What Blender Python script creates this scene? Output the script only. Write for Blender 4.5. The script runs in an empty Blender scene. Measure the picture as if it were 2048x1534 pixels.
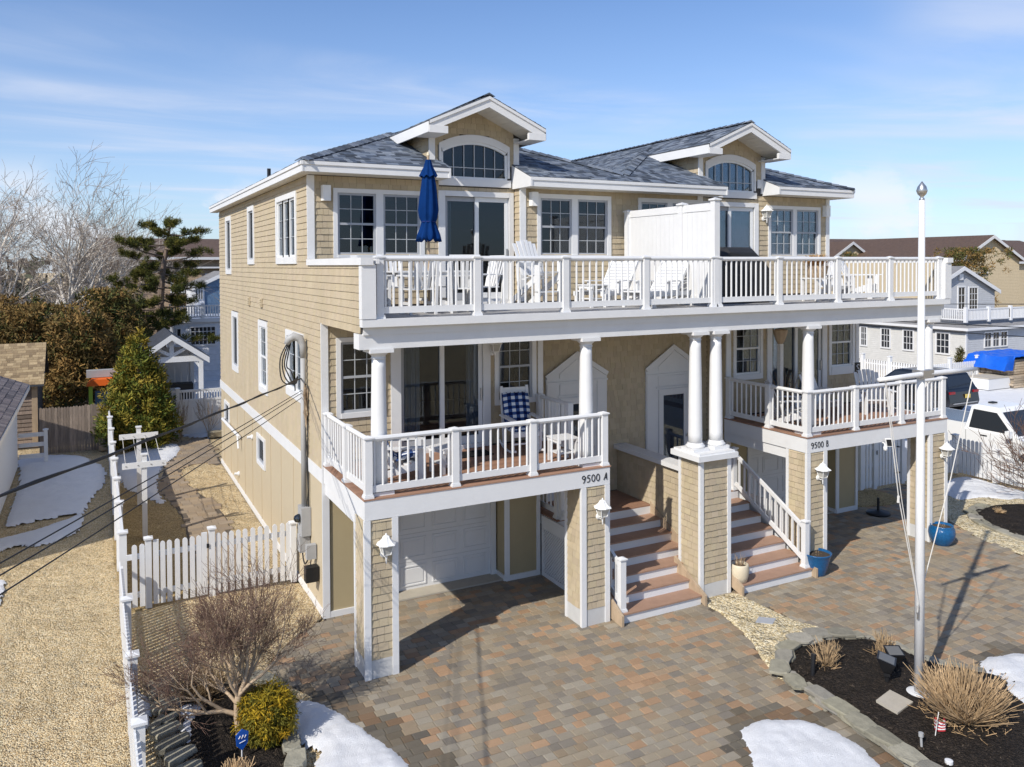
import bpy, math, random
from mathutils import Vector, Matrix, noise
RND = random.Random(11)
sc = bpy.context.scene
COL = sc.collection
# ---------------------------------------------------------------- camera
YAW, PITCH, ROLL = .477154, .0194977, -.00404834
_fw = Vector((math.sin(YAW)*math.cos(PITCH), math.cos(YAW)*math.cos(PITCH), -math.sin(PITCH)))
_rt = Vector((math.cos(YAW), -math.sin(YAW), 0)); _up = _rt.cross(_fw)
_c, _s = math.cos(ROLL), math.sin(ROLL)
_rt, _up = _c*_rt + _s*_up, _c*_up - _s*_rt
CAMLOC = Vector((-3.7063, -12.19, 6.5))
cam_d = bpy.data.cameras.new('camera'); cam = bpy.data.objects.new('camera', cam_d); COL.objects.link(cam)
_m = Matrix((_rt, _up, -_fw)).transposed().to_4x4(); _m.translation = CAMLOC
cam.matrix_world = _m
cam_d.sensor_fit = 'HORIZONTAL'; cam_d.sensor_width = 36; cam_d.lens = 1620.4/2048*36
cam_d.shift_y = -(767-560.447)/2048; cam_d.clip_start = .1; cam_d.clip_end = 3000
sc.camera = cam
# ---------------------------------------------------------------- light
SUN = Vector((.8176, .4123, -.7512)).normalized()
world = bpy.data.worlds.new('World'); sc.world = world; world.use_nodes = True
sun_d = bpy.data.lights.new('sun', 'SUN'); sun_d.energy = 4.4; sun_d.angle = math.radians(.55); sun_d.color = (1, .945, .86)
sun = bpy.data.objects.new('sun', sun_d); COL.objects.link(sun)
sun.rotation_euler = SUN.to_track_quat('-Z', 'Y').to_euler(); sun.location = (-20, -10, 20)
sc.view_settings.view_transform = 'Standard'; sc.view_settings.look = 'None'
sc.view_settings.exposure = .14; sc.view_settings.gamma = 1
sc.view_settings.use_curve_mapping = False
sc.cycles.use_denoising = True
sc.cycles.max_bounces = 5; sc.cycles.transparent_max_bounces = 12
sc.cycles.sample_clamp_indirect = 6
CLX, CLY, CLR, CUS = 7.4, 2.2, -60, 1.3
def world_nodes():
    nt = world.node_tree; N = nt.nodes; L = nt.links; N.clear()
    out = N.new('ShaderNodeOutputWorld'); bg = N.new('ShaderNodeBackground'); bg.inputs[1].default_value = .118
    sky = N.new('ShaderNodeTexSky'); sky.sky_type = 'NISHITA'; sky.sun_disc = False
    sky.sun_elevation = math.radians(39.4); sky.sun_rotation = math.radians(243.2)
    sky.air_density = 1.0; sky.dust_density = .35; sky.ozone_density = 2.2; sky.altitude = 10
    tc = N.new('ShaderNodeTexCoord')
    def mth(op, a, b=None, cl=False):
        n = N.new('ShaderNodeMath'); n.operation = op; n.use_clamp = cl
        for i, v in enumerate((a, b)):
            if v is None: continue
            if isinstance(v, (int, float)): n.inputs[i].default_value = v
            else: L.new(v, n.inputs[i])
        return n.outputs[0]
    def vmath(op, a, b):
        n = N.new('ShaderNodeVectorMath'); n.operation = op
        for i, v in enumerate((a, b)):
            if isinstance(v, tuple): n.inputs[i].default_value = v
            else: L.new(v, n.inputs[i])
        return n.outputs['Value'] if op in ('DOT_PRODUCT', 'DISTANCE') else n.outputs[0]
    def ntex(vec, scale, detail=5, rough=.55, dist=0):
        n = N.new('ShaderNodeTexNoise'); n.inputs['Scale'].default_value = scale; n.inputs['Detail'].default_value = detail
        n.inputs['Roughness'].default_value = rough; n.inputs['Distortion'].default_value = dist
        L.new(vec, n.inputs['Vector']); return n.outputs[0]
    def ramp(v, a, b):
        n = N.new('ShaderNodeMapRange'); n.interpolation_type = 'SMOOTHSTEP'
        L.new(v, n.inputs[0]); n.inputs[1].default_value = a; n.inputs[2].default_value = b; return n.outputs[0]
    d = tc.outputs['Generated']
    sep = N.new('ShaderNodeSeparateXYZ'); L.new(d, sep.inputs[0])
    zz = mth('MAXIMUM', sep.outputs[2], .04)
    comb = N.new('ShaderNodeCombineXYZ')
    L.new(mth('DIVIDE', sep.outputs[0], zz), comb.inputs[0]); L.new(mth('DIVIDE', sep.outputs[1], zz), comb.inputs[1])
    mp = N.new('ShaderNodeMapping'); mp.inputs['Rotation'].default_value = (0, 0, math.radians(CLR)); mp.inputs['Scale'].default_value = (.42, .95, 1)
    L.new(comb.outputs[0], mp.inputs[0])
    ci = ramp(ntex(mp.outputs[0], .62, 8, .6, 1.1), .31, .74)            # thin streaked cirrus
    mp3 = N.new('ShaderNodeMapping'); mp3.inputs['Location'].default_value = (CLX, CLY, 0); mp3.inputs['Rotation'].default_value = (0, 0, math.radians(CLR)); mp3.inputs['Scale'].default_value = (.55, 1.2, 1); L.new(comb.outputs[0], mp3.inputs[0])
    big = ramp(ntex(mp3.outputs[0], .42, 3, .5), .40, .68)
    cirrus = mth('MULTIPLY', mth('MULTIPLY', ci, big), .80)
    # fair-weather cumulus low over the horizon
    mp2 = N.new('ShaderNodeMapping'); mp2.inputs['Scale'].default_value = (1, 1, 1.7); mp2.inputs['Location'].default_value = (CUS, CUS*.7, 0); L.new(d, mp2.inputs[0])
    n2 = ntex(mp2.outputs[0], 9, 6, .55); n3 = ntex(mp2.outputs[0], 3.1, 2, .5)
    low = mth('MULTIPLY', ramp(sep.outputs[2], -.01, .012), mth('SUBTRACT', 1, ramp(sep.outputs[2], .06, .13)))
    cum = mth('MULTIPLY', mth('MULTIPLY', ramp(n2, .47, .60), ramp(n3, .47, .56)), low)
    haze = mth('MULTIPLY', mth('SUBTRACT', 1, ramp(sep.outputs[2], -.05, .40)), .36)
    tn = N.new('ShaderNodeMixRGB'); tn.blend_type = 'MULTIPLY'; tn.inputs[0].default_value = 1; L.new(sky.outputs[0], tn.inputs[1]); tn.inputs[2].default_value = (.80, .94, 1.17, 1)
    m0 = N.new('ShaderNodeMixRGB'); L.new(haze, m0.inputs[0]); L.new(tn.outputs[0], m0.inputs[1]); m0.inputs[2].default_value = (4.9, 5.9, 7.7, 1)
    m1 = N.new('ShaderNodeMixRGB'); L.new(cirrus, m1.inputs[0]); L.new(m0.outputs[0], m1.inputs[1]); m1.inputs[2].default_value = (5.7, 6.2, 7.4, 1)
    m2 = N.new('ShaderNodeMixRGB'); L.new(mth('MULTIPLY', cum, .85), m2.inputs[0]); L.new(m1.outputs[0], m2.inputs[1]); m2.inputs[2].default_value = (7.2, 7.3, 7.8, 1)
    L.new(m2.outputs[0], bg.inputs[0]); L.new(bg.outputs[0], out.inputs[0])
world_nodes()
# ---------------------------------------------------------------- materials
def s2l(c):
    return tuple((x/12.92 if x <= .04045 else ((x+.055)/1.055)**2.4) for x in c)
def hexc(h):
    return s2l(tuple(int(h[i:i+2], 16)/255 for i in (0, 2, 4)))
MATS = {}
def mat(name, col, rough=.6, var=0, vscale=6, bump=0, bscale=60, attr=False, metal=0, spec=.4, dirt=0, stretch=(1, 1, 1), two=None):
    m = bpy.data.materials.new(name); m.use_nodes = True; MATS[name] = m
    nt = m.node_tree; N = nt.nodes; L = nt.links; b = N['Principled BSDF']
    b.inputs['Roughness'].default_value = rough; b.inputs['Metallic'].default_value = metal; b.inputs['Specular IOR Level'].default_value = spec
    b.inputs['Base Color'].default_value = (*col, 1)
    tc = N.new('ShaderNodeTexCoord'); mp = N.new('ShaderNodeMapping'); mp.inputs['Scale'].default_value = stretch; L.new(tc.outputs['Object'], mp.inputs[0])
    cur = None
    def rgb(c):
        n = N.new('ShaderNodeRGB'); n.outputs[0].default_value = (*c, 1); return n.outputs[0]
    cur = rgb(col)
    def nz(scale, detail=4, rough=.6):
        n = N.new('ShaderNodeTexNoise'); n.inputs['Scale'].default_value = scale; n.inputs['Detail'].default_value = detail; n.inputs['Roughness'].default_value = rough
        L.new(mp.outputs[0], n.inputs['Vector']); return n.outputs[0]
    def rng(v, a, b_, c=.25, d=.75):
        n = N.new('ShaderNodeMapRange'); L.new(v, n.inputs[0]); n.inputs[1].default_value = c; n.inputs[2].default_value = d; n.inputs[3].default_value = a; n.inputs[4].default_value = b_; return n.outputs[0]
    def mix(kind, f, a, c):
        n = N.new('ShaderNodeMixRGB'); n.blend_type = kind
        if isinstance(f, (int, float)): n.inputs[0].default_value = f
        else: L.new(f, n.inputs[0])
        L.new(a, n.inputs[1]); L.new(c, n.inputs[2]); return n.outputs[0]
    if two:
        cur = mix('MIX', rng(nz(two[1], 5), 0, 1, .35, .65), cur, rgb(two[0]))
    if var:
        cur = mix('MULTIPLY', 1, cur, rng(nz(vscale), 1-var, 1+var))
    if dirt:
        cur = mix('MIX', rng(nz(1.3, 6, .7), 0, dirt, .5, .8), cur, rgb((.22, .19, .15)))
    if attr:
        a = N.new('ShaderNodeAttribute'); a.attribute_name = 'Col'
        cur = mix('MULTIPLY', 1, cur, a.outputs['Color'])
    L.new(cur, b.inputs['Base Color'])
    if bump:
        bp = N.new('ShaderNodeBump'); bp.inputs['Strength'].default_value = bump; bp.inputs['Distance'].default_value = .02
        L.new(nz(bscale, 4), bp.inputs['Height']); L.new(bp.outputs[0], b.inputs['Normal'])
    return m
def gravel_mat(name, cols, scale, bump=.8, stain=None, dist=.02):
    m = bpy.data.materials.new(name); m.use_nodes = True; MATS[name] = m
    nt = m.node_tree; N = nt.nodes; L = nt.links; b = N['Principled BSDF']; b.inputs['Roughness'].default_value = .85; b.inputs['Specular IOR Level'].default_value = .2
    tc = N.new('ShaderNodeTexCoord')
    nw = N.new('ShaderNodeTexNoise'); nw.inputs['Scale'].default_value = scale*.8; nw.inputs['Detail'].default_value = 2; L.new(tc.outputs['Object'], nw.inputs['Vector'])
    ad = N.new('ShaderNodeVectorMath'); ad.operation = 'MULTIPLY_ADD'; L.new(nw.outputs['Color'], ad.inputs[0]); ad.inputs[1].default_value = (.6/scale,)*3; L.new(tc.outputs['Object'], ad.inputs[2])
    v = N.new('ShaderNodeTexVoronoi'); v.inputs['Scale'].default_value = scale; L.new(ad.outputs[0], v.inputs['Vector'])
    r = N.new('ShaderNodeValToRGB'); L.new(v.outputs['Color'], r.inputs[0])
    els = r.color_ramp.elements
    while len(els) < len(cols): els.new(.5)
    for i, c in enumerate(cols): els[i].position = i/(len(cols)-1); els[i].color = (*c, 1)
    big = N.new('ShaderNodeTexNoise'); big.inputs['Scale'].default_value = .9; big.inputs['Detail'].default_value = 5; L.new(tc.outputs['Object'], big.inputs['Vector'])
    mr = N.new('ShaderNodeMapRange'); L.new(big.outputs[0], mr.inputs[0]); mr.inputs[1].default_value = .3; mr.inputs[2].default_value = .7; mr.inputs[3].default_value = .86; mr.inputs[4].default_value = 1.1
    mu = N.new('ShaderNodeMixRGB'); mu.blend_type = 'MULTIPLY'; mu.inputs[0].default_value = 1; L.new(r.outputs[0], mu.inputs[1]); L.new(mr.outputs[0], mu.inputs[2])
    # colour darkens toward the gaps between the pebbles
    gp = N.new('ShaderNodeMapRange'); L.new(v.outputs['Distance'], gp.inputs[0]); gp.inputs[1].default_value = .45; gp.inputs[2].default_value = .85; gp.inputs[3].default_value = 1; gp.inputs[4].default_value = .5
    m2 = N.new('ShaderNodeMixRGB'); m2.blend_type = 'MULTIPLY'; m2.inputs[0].default_value = 1; L.new(mu.outputs[0], m2.inputs[1]); L.new(gp.outputs[0], m2.inputs[2])
    L.new(m2.outputs[0], b.inputs['Base Color'])
    inv = N.new('ShaderNodeMath'); inv.operation = 'SUBTRACT'; inv.inputs[0].default_value = 1; L.new(v.outputs['Distance'], inv.inputs[1])
    b2 = N.new('ShaderNodeTexNoise'); b2.inputs['Scale'].default_value = 3.2; b2.inputs['Detail'].default_value = 6; L.new(tc.outputs['Object'], b2.inputs['Vector'])
    sm = N.new('ShaderNodeMath'); sm.operation = 'MULTIPLY_ADD'; L.new(b2.outputs[0], sm.inputs[0]); sm.inputs[1].default_value = 7; L.new(inv.outputs[0], sm.inputs[2])
    bp = N.new('ShaderNodeBump'); bp.inputs['Strength'].default_value = bump; bp.inputs['Distance'].default_value = dist; L.new(sm.outputs[0], bp.inputs['Height']); L.new(bp.outputs[0], b.inputs['Normal'])
    return m
def glass_mat(name, tint=(.75, .8, .82), refl=1.0):
    m = bpy.data.materials.new(name); m.use_nodes = True; MATS[name] = m
    nt = m.node_tree; N = nt.nodes; L = nt.links; N.remove(N['Principled BSDF'])
    t = N.new('ShaderNodeBsdfTransparent'); t.inputs[0].default_value = (*tint, 1)
    g = N.new('ShaderNodeBsdfGlossy'); g.inputs['Roughness'].default_value = .015; g.inputs['Color'].default_value = (.9, .95, 1, 1)
    fr = N.new('ShaderNodeFresnel'); fr.inputs[0].default_value = 1.5
    mu = N.new('ShaderNodeMath'); mu.operation = 'MULTIPLY_ADD'; mu.use_clamp = True; L.new(fr.outputs[0], mu.inputs[0]); mu.inputs[1].default_value = 1.5*refl; mu.inputs[2].default_value = .01
    mx = N.new('ShaderNodeMixShader'); L.new(mu.outputs[0], mx.inputs[0]); L.new(t.outputs[0], mx.inputs[1]); L.new(g.outputs[0], mx.inputs[2])
    L.new(mx.outputs[0], N['Material Output'].inputs[0]); return m
def gingham_mat(name):
    m = bpy.data.materials.new(name); m.use_nodes = True; MATS[name] = m
    nt = m.node_tree; N = nt.nodes; L = nt.links; b = N['Principled BSDF']; b.inputs['Roughness'].default_value = .9; b.inputs['Specular IOR Level'].default_value = .1
    tc = N.new('ShaderNodeTexCoord'); sp = N.new('ShaderNodeSeparateXYZ'); L.new(tc.outputs['Object'], sp.inputs[0])
    def mth(op, a, bb):
        n = N.new('ShaderNodeMath'); n.operation = op
        for i, v in enumerate((a, bb)):
            if isinstance(v, (int, float)): n.inputs[i].default_value = v
            else: L.new(v, n.inputs[i])
        return n.outputs[0]
    def stripe(v):
        return mth('LESS_THAN', mth('FRACT', mth('ADD', mth('DIVIDE', v, .155), 20.2), 0), .5)
    s = mth('ADD', stripe(sp.outputs[0]), stripe(mth('ADD', sp.outputs[2], sp.outputs[1])))
    r = N.new('ShaderNodeValToRGB'); r.color_ramp.interpolation = 'CONSTANT'; L.new(mth('DIVIDE', s, 2.0), r.inputs[0])
    e = r.color_ramp.elements; e[0].color = (.72, .74, .76, 1); e[1].position = .3; e[1].color = (.045, .09, .24, 1); n = e.new(.75); n.color = (.006, .014, .07, 1)
    L.new(r.outputs[0], b.inputs['Base Color']); return m
def lap_mat(name, col, step=.13, axis=2, var=.06):
    """clapboards or roof courses on houses too far off to build each board"""
    m = bpy.data.materials.new(name); m.use_nodes = True; MATS[name] = m
    nt = m.node_tree; N = nt.nodes; L = nt.links; b = N['Principled BSDF']; b.inputs['Roughness'].default_value = .7
    tc = N.new('ShaderNodeTexCoord'); sp = N.new('ShaderNodeSeparateXYZ'); L.new(tc.outputs['Object'], sp.inputs[0])
    d = N.new('ShaderNodeMath'); d.operation = 'DIVIDE'; L.new(sp.outputs[axis], d.inputs[0]); d.inputs[1].default_value = step
    f = N.new('ShaderNodeMath'); f.operation = 'FRACT'; L.new(d.outputs[0], f.inputs[0])
    nz = N.new('ShaderNodeTexNoise'); nz.inputs['Scale'].default_value = 5; nz.inputs['Detail'].default_value = 5; L.new(tc.outputs['Object'], nz.inputs['Vector'])
    mr = N.new('ShaderNodeMapRange'); L.new(nz.outputs[0], mr.inputs[0]); mr.inputs[1].default_value = .3; mr.inputs[2].default_value = .7; mr.inputs[3].default_value = 1-var; mr.inputs[4].default_value = 1+var
    mu = N.new('ShaderNodeMixRGB'); mu.blend_type = 'MULTIPLY'; mu.inputs[0].default_value = 1; mu.inputs[1].default_value = (*col, 1); L.new(mr.outputs[0], mu.inputs[2])
    L.new(mu.outputs[0], b.inputs['Base Color'])
    bp = N.new('ShaderNodeBump'); bp.invert = True; bp.inputs['Strength'].default_value = .9; bp.inputs['Distance'].default_value = .05; L.new(f.outputs[0], bp.inputs['Height']); L.new(bp.outputs[0], b.inputs['Normal'])
    return m
mat('white', (.69, .69, .685), .5, var=.035, vscale=3, dirt=.07, bump=.1, bscale=25)
mat('vinyl', (.69, .69, .685), .42, var=.03, vscale=5, dirt=.05, bump=.08, bscale=30)
mat('weathered_white', (.66, .64, .60), .6, var=.12, vscale=18, dirt=.14)
mat('soffit', (.66, .63, .56), .6, var=.03)
mat('shake', (.45, .372, .255), .75, attr=True, var=.09, vscale=2.2, bump=.25, bscale=90, stretch=(1, 1, .12))
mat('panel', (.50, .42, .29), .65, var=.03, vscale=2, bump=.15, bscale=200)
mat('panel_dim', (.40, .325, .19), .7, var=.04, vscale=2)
mat('skirt', (.52, .52, .51), .6, var=.05)
mat('roof', (1.05, 1.0, .93), .85, attr=True, var=.14, vscale=40, bump=.5, bscale=160, spec=.25)
mat('roof_edge', (.05, .055, .065), .8)
mat('deck', (.30, .17, .11), .65, var=.12, vscale=5, attr=True, stretch=(.3, 6, 6))
mat('deck_grey', (.36, .35, .34), .7, var=.15, vscale=5)
mat('tread', (.34, .21, .145), .6, var=.1, vscale=6, dirt=.06)
mat('wood', (.40, .30, .20), .8, var=.2, vscale=8, stretch=(1, 1, .3))
mat('grey_wood', (.235, .19, .155), .85, var=.3, vscale=9, attr=True, bump=.4, bscale=40, stretch=(3, 3, .3))
mat('sash_grey', (.36, .375, .40), .5)
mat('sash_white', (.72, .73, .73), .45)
mat('muntin', (.42, .44, .46), .5)
glass_mat('glass', (.62, .67, .72), .5); glass_mat('glass_dark', (.3, .33, .36), 1.1); glass_mat('glass_screen', (.2, .21, .23), .3)
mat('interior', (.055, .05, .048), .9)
mat('reflection_blue', (.13, .14, .17), .8)  # blue-grey standing in for reflections in the entry door panes
mat('curtain', (.42, .44, .44), .9, var=.1)
mat('black', (.012, .012, .013), .5)
mat('black_metal', (.02, .02, .022), .4, metal=.3)
mat('steel', (.5, .5, .5), .35, metal=.9)
mat('grey_box', (.36, .36, .355), .5, var=.05)
mat('lantern', (.78, .775, .75), .45, var=.03)
mat('navy', (.003, .028, .125), .9, spec=.08, var=.15, vscale=12, bump=.3, bscale=50)
gingham_mat('gingham')
mat('grill_cover', (.02, .02, .021), .55, var=.2, bump=.6, bscale=14)
mat('cream_pot', (.60, .52, .38), .55, var=.06)
mat('blue_pot', (.006, .085, .22), .18, var=.25, vscale=22, bump=.5, bscale=28, spec=.6)
mat('dry', (.36, .265, .165), .9, attr=True)
mat('soil', (.06, .045, .03), .95, bump=1, bscale=40)
mat('paver', (1, 1, 1), .85, attr=True, var=.13, vscale=70, bump=.5, bscale=180, spec=.2, dirt=.22)
mat('joint', (.105, .085, .065), .95, var=.2)
mat('concrete', (.42, .38, .31), .85, var=.07, vscale=5, bump=.2, bscale=120)
mat('stone', (.27, .255, .215), .85, attr=True, var=.2, vscale=9, bump=.5, bscale=30)
mat('snow', (.68, .685, .695), .7, var=.08, vscale=60, bump=.7, bscale=70, spec=.15, dirt=.12)
gravel_mat('gravel_tan', [hexc('9a7b50'), hexc('d0b384'), hexc('e4ca9c'), hexc('efdcb4'), hexc('f7e9cc')], 44, 1.0, dist=.04)
gravel_mat('gravel_brown', [hexc('7d6a48'), hexc('a08a60'), hexc('b59e72'), hexc('c7b189')], 38, .9)
gravel_mat('gravel_cream', [hexc('8a744f'), hexc('d6c399'), hexc('e9dab7'), hexc('f3ead0')], 30, 1.0, dist=.03)
gravel_mat('mulch', [(.010, .008, .006), (.022, .017, .013), (.034, .026, .020), (.060, .045, .033)], 42, 1.2)
gravel_mat('dirt', [(.16, .13, .09), (.22, .18, .13), (.28, .235, .17)], 20, .8)
mat('bark_white', (.80, .75, .67), .85, var=.2, vscale=9, stretch=(1, 1, 2.5), two=((.42, .36, .30), 5))
mat('bark_grey', (.17, .125, .095), .85, var=.25, vscale=10)
mat('bark_tan', (.40, .30, .20), .8, var=.25, vscale=14)
mat('twig_red', (.15, .09, .065), .85, var=.2)
mat('twig_grey', (.30, .245, .195), .9, var=.2)
mat('foliage', (1, 1, 1), .8, attr=True, spec=.15)
mat('truck_white', (.78, .78, .77), .22, spec=.6)
mat('car_black', (.008, .010, .016), .12, spec=.7)
mat('rubber', (.015, .015, .016), .8)
mat('tail_red', (.25, .01, .015), .25)
mat('plate_yellow', (.62, .47, .12), .5)
mat('tarp', (.006, .10, .55), .4, var=.15, bump=.6, bscale=5)
mat('lumber', (.45, .38, .30), .85, var=.25, vscale=9, attr=True)
mat('flag_blue', (.015, .03, .16), .8); mat('flag_red', (.45, .02, .03), .8); mat('flag_white', (.75, .75, .75), .8)
mat('sign_blue', (.008, .09, .42), .4)
mat('orange', (.75, .13, .01), .6); mat('lime', (.35, .5, .05), .6)
mat('cable', (.02, .02, .021), .6)
mat('rope', (.62, .60, .56), .8)
lap_mat('siding_grey_lit', (.50, .49, .46)); lap_mat('siding_grey_shaded', (.40, .41, .43)); lap_mat('siding_tan', (.52, .42, .27)); lap_mat('siding_brown', (.33, .24, .155))  # both greys are one siding, coloured as lit and as shaded
lap_mat('siding_white', (.62, .64, .68), .3); lap_mat('siding_wood', (.25, .20, .16), .14)
lap_mat('roof_brown', (.115, .07, .045), .14, 1, .2); lap_mat('roof_grey', (.26, .25, .24), .14, 1, .15); lap_mat('roof_tan', (.27, .215, .155), .14, 2, .2); lap_mat('roof_dark', (.045, .05, .062), .14, 1, .2)
mat('blue_wall', (.10, .17, .27), .5); mat('far_white', (.66, .66, .66), .6)
# ---------------------------------------------------------------- mesh helpers
class MB:
    def __init__(s): s.v = []; s.f = []; s.c = []; s.hc = False; s.k = []
    def add(s, vs, fs, col=None):
        b = len(s.v); s.k.append((b, len(s.f))); s.v.extend(vs)
        if col is not None: s.hc = True
        for f in fs: s.f.append([i+b for i in f]); s.c.append(col)
        return s
    def hexa(s, p, col=None):
        return s.add(p, [(3, 2, 1, 0), (4, 5, 6, 7), (0, 1, 5, 4), (1, 2, 6, 5), (2, 3, 7, 6), (3, 0, 4, 7)], col)
    def box(s, x0, x1, y0, y1, z0, z1, col=None):
        if x0 > x1: x0, x1 = x1, x0
        if y0 > y1: y0, y1 = y1, y0
        if z0 > z1: z0, z1 = z1, z0
        return s.hexa([(x0, y0, z0), (x1, y0, z0), (x1, y1, z0), (x0, y1, z0), (x0, y0, z1), (x1, y0, z1), (x1, y1, z1), (x0, y1, z1)], col)
    def bar(s, a, b, w, h=None, up=(0, 0, 1), col=None):
        """square bar from a to b"""
        h = w if h is None else h
        a = Vector(a); b = Vector(b); d = (b-a).normalized(); u = Vector(up)
        if abs(d.dot(u)) > .97: u = Vector((0, 1, 0))
        r = d.cross(u).normalized(); u = r.cross(d)
        r *= w/2; u *= h/2
        return s.hexa([tuple(q) for q in (a-r-u, a+r-u, b+r-u, b-r-u, a-r+u, a+r+u, b+r+u, b-r+u)], col)
    def tube(s, pts, rad, n=8, col=None, cap=True):
        P = [Vector(p) for p in pts]; m = len(P)
        rad = [rad]*m if isinstance(rad, (int, float)) else rad
        vs = []; pu = None
        for i in range(m):
            d = (P[min(i+1, m-1)]-P[max(i-1, 0)])
            d = d.normalized() if d.length > 1e-9 else Vector((0, 0, 1))
            if pu is None:
                u = Vector((0, 0, 1)) if abs(d.z) < .9 else Vector((1, 0, 0))
            else: u = pu
            r = d.cross(u)
            r = r.normalized() if r.length > 1e-6 else Vector((1, 0, 0))
            u = r.cross(d); pu = u
            for k in range(n):
                a = 2*math.pi*k/n; vs.append(tuple(P[i]+(r*math.cos(a)+u*math.sin(a))*rad[i]))
        fs = []
        for i in range(m-1):
            for k in range(n):
                a = i*n+k; b = i*n+(k+1) % n; fs.append((a, a+n, b+n, b))
        if cap and n > 2: fs.append(tuple(range(n))); fs.append(tuple(reversed(range((m-1)*n, m*n))))
        return s.add(vs, fs, col)
    def lathe(s, prof, n=20, cx=0, cy=0, cz=0, col=None, cap=True):
        vs = []; m = len(prof)
        for r, z in prof:
            for k in range(n):
                a = 2*math.pi*k/n; vs.append((cx+r*math.cos(a), cy+r*math.sin(a), cz+z))
        fs = []
        for i in range(m-1):
            for k in range(n):
                a = i*n+k; b = i*n+(k+1) % n; fs.append((a, b, b+n, a+n))
        if cap: fs.append(tuple(reversed(range(n)))); fs.append(tuple(range((m-1)*n, m*n)))
        return s.add(vs, fs, col)
    def prism(s, poly, d0, d1, axis='z', col=None):
        """2D outline (counter-clockwise seen from +axis) pushed from d0 to d1"""
        n = len(poly)
        def P(p, d): return {'z': (p[0], p[1], d), 'y': (p[0], d, p[1]), 'x': (d, p[0], p[1])}[axis]
        vs = [P(p, d0) for p in poly]+[P(p, d1) for p in poly]
        fs = [tuple(reversed(range(n))), tuple(range(n, 2*n))]+[(i, (i+1) % n, (i+1) % n+n, i+n) for i in range(n)]
        if axis == 'y': fs = [tuple(reversed(f)) for f in fs]
        return s.add(vs, fs, col)
    def split(s, name, m, parent=None, smooth=False):
        """one object for each board added"""
        out = []; K = s.k+[(len(s.v), len(s.f))]
        for (v0, f0), (v1, f1) in zip(K, K[1:]):
            b = MB(); b.add(s.v[v0:v1], [[i-v0 for i in f] for f in s.f[f0:f1]], s.c[f0]); out.append(b.build(name, m, parent, smooth))
        return out
    def build(s, name, m, parent=None, smooth=False, kind=None, label=None):
        me = bpy.data.meshes.new(name); me.from_pydata(s.v, [], s.f); me.validate(); me.update()
        if s.hc:
            a = me.color_attributes.new('Col', 'FLOAT_COLOR', 'CORNER'); buf = []
            for p in me.polygons:
                c = s.c[p.index] if p.index < len(s.c) else None
                c = (1, 1, 1) if c is None else ((c, c, c) if isinstance(c, (int, float)) else c)
                buf.extend((*c, 1)*p.loop_total)
            a.data.foreach_set('color', buf)
        if smooth: me.polygons.foreach_set('use_smooth', [True]*len(me.polygons))
        me.materials.append(MATS[m])
        return obj(name, me, parent, kind, label)
def obj(name, me, parent=None, kind=None, label=None):
    o = bpy.data.objects.new(name, me); COL.objects.link(o)
    if parent: o.parent = parent
    if kind: o['kind'] = kind
    if label: o['label'] = label
    return o
def tag(o, label, cat, group=None):
    o['label'] = label; o['category'] = cat
    if group: o['group'] = group
    return o
def thing(name, label, cat, loc=(0, 0, 0), rz=0, group=None):
    o = bpy.data.objects.new(name, None); COL.objects.link(o); o.empty_display_size = .1
    o.location = loc; o.rotation_euler = (0, 0, rz)
    return tag(o, label, cat, group)
def dup(root, loc, rz, label, group=None, scale=None):
    r = root.copy(); COL.objects.link(r); r.location = loc; r.rotation_euler = (0, 0, rz); r['label'] = label
    if group: r['group'] = group
    if scale: r.scale = scale
    for ch in list(root.children):
        c = ch.copy(); COL.objects.link(c); c.parent = r
        for g in ch.children:
            d = g.copy(); COL.objects.link(d); d.parent = c
    return r
def smooth_path(P, n=5):
    P = [Vector(p) for p in P]; out = []
    for i in range(len(P)-1):
        p0, p1, p2, p3 = P[max(i-1, 0)], P[i], P[i+1], P[min(i+2, len(P)-1)]
        for k in range(n):
            t = k/n; out.append(.5*((2*p1)+(p2-p0)*t+(2*p0-5*p1+4*p2-p3)*t*t+(3*p1-p0-3*p2+p3)*t**3))
    return out+[P[-1]]
def inpoly(x, y, P):
    r = False; n = len(P); j = n-1
    for i in range(n):
        xi, yi = P[i]; xj, yj = P[j]
        if (yi > y) != (yj > y) and x < (xj-xi)*(y-yi)/(yj-yi)+xi: r = not r
        j = i
    return r
def smooth_poly(P, n=4):
    """Catmull-Rom closed outline"""
    out = []; m = len(P)
    for i in range(m):
        p0, p1, p2, p3 = (Vector(P[(i+k-1) % m]) for k in range(4))
        for k in range(n):
            t = k/n
            q = .5*((2*p1)+(p2-p0)*t+(2*p0-5*p1+4*p2-p3)*t*t+(3*p1-p0-3*p2+p3)*t**3)
            out.append((q.x, q.y))
    return out
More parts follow.
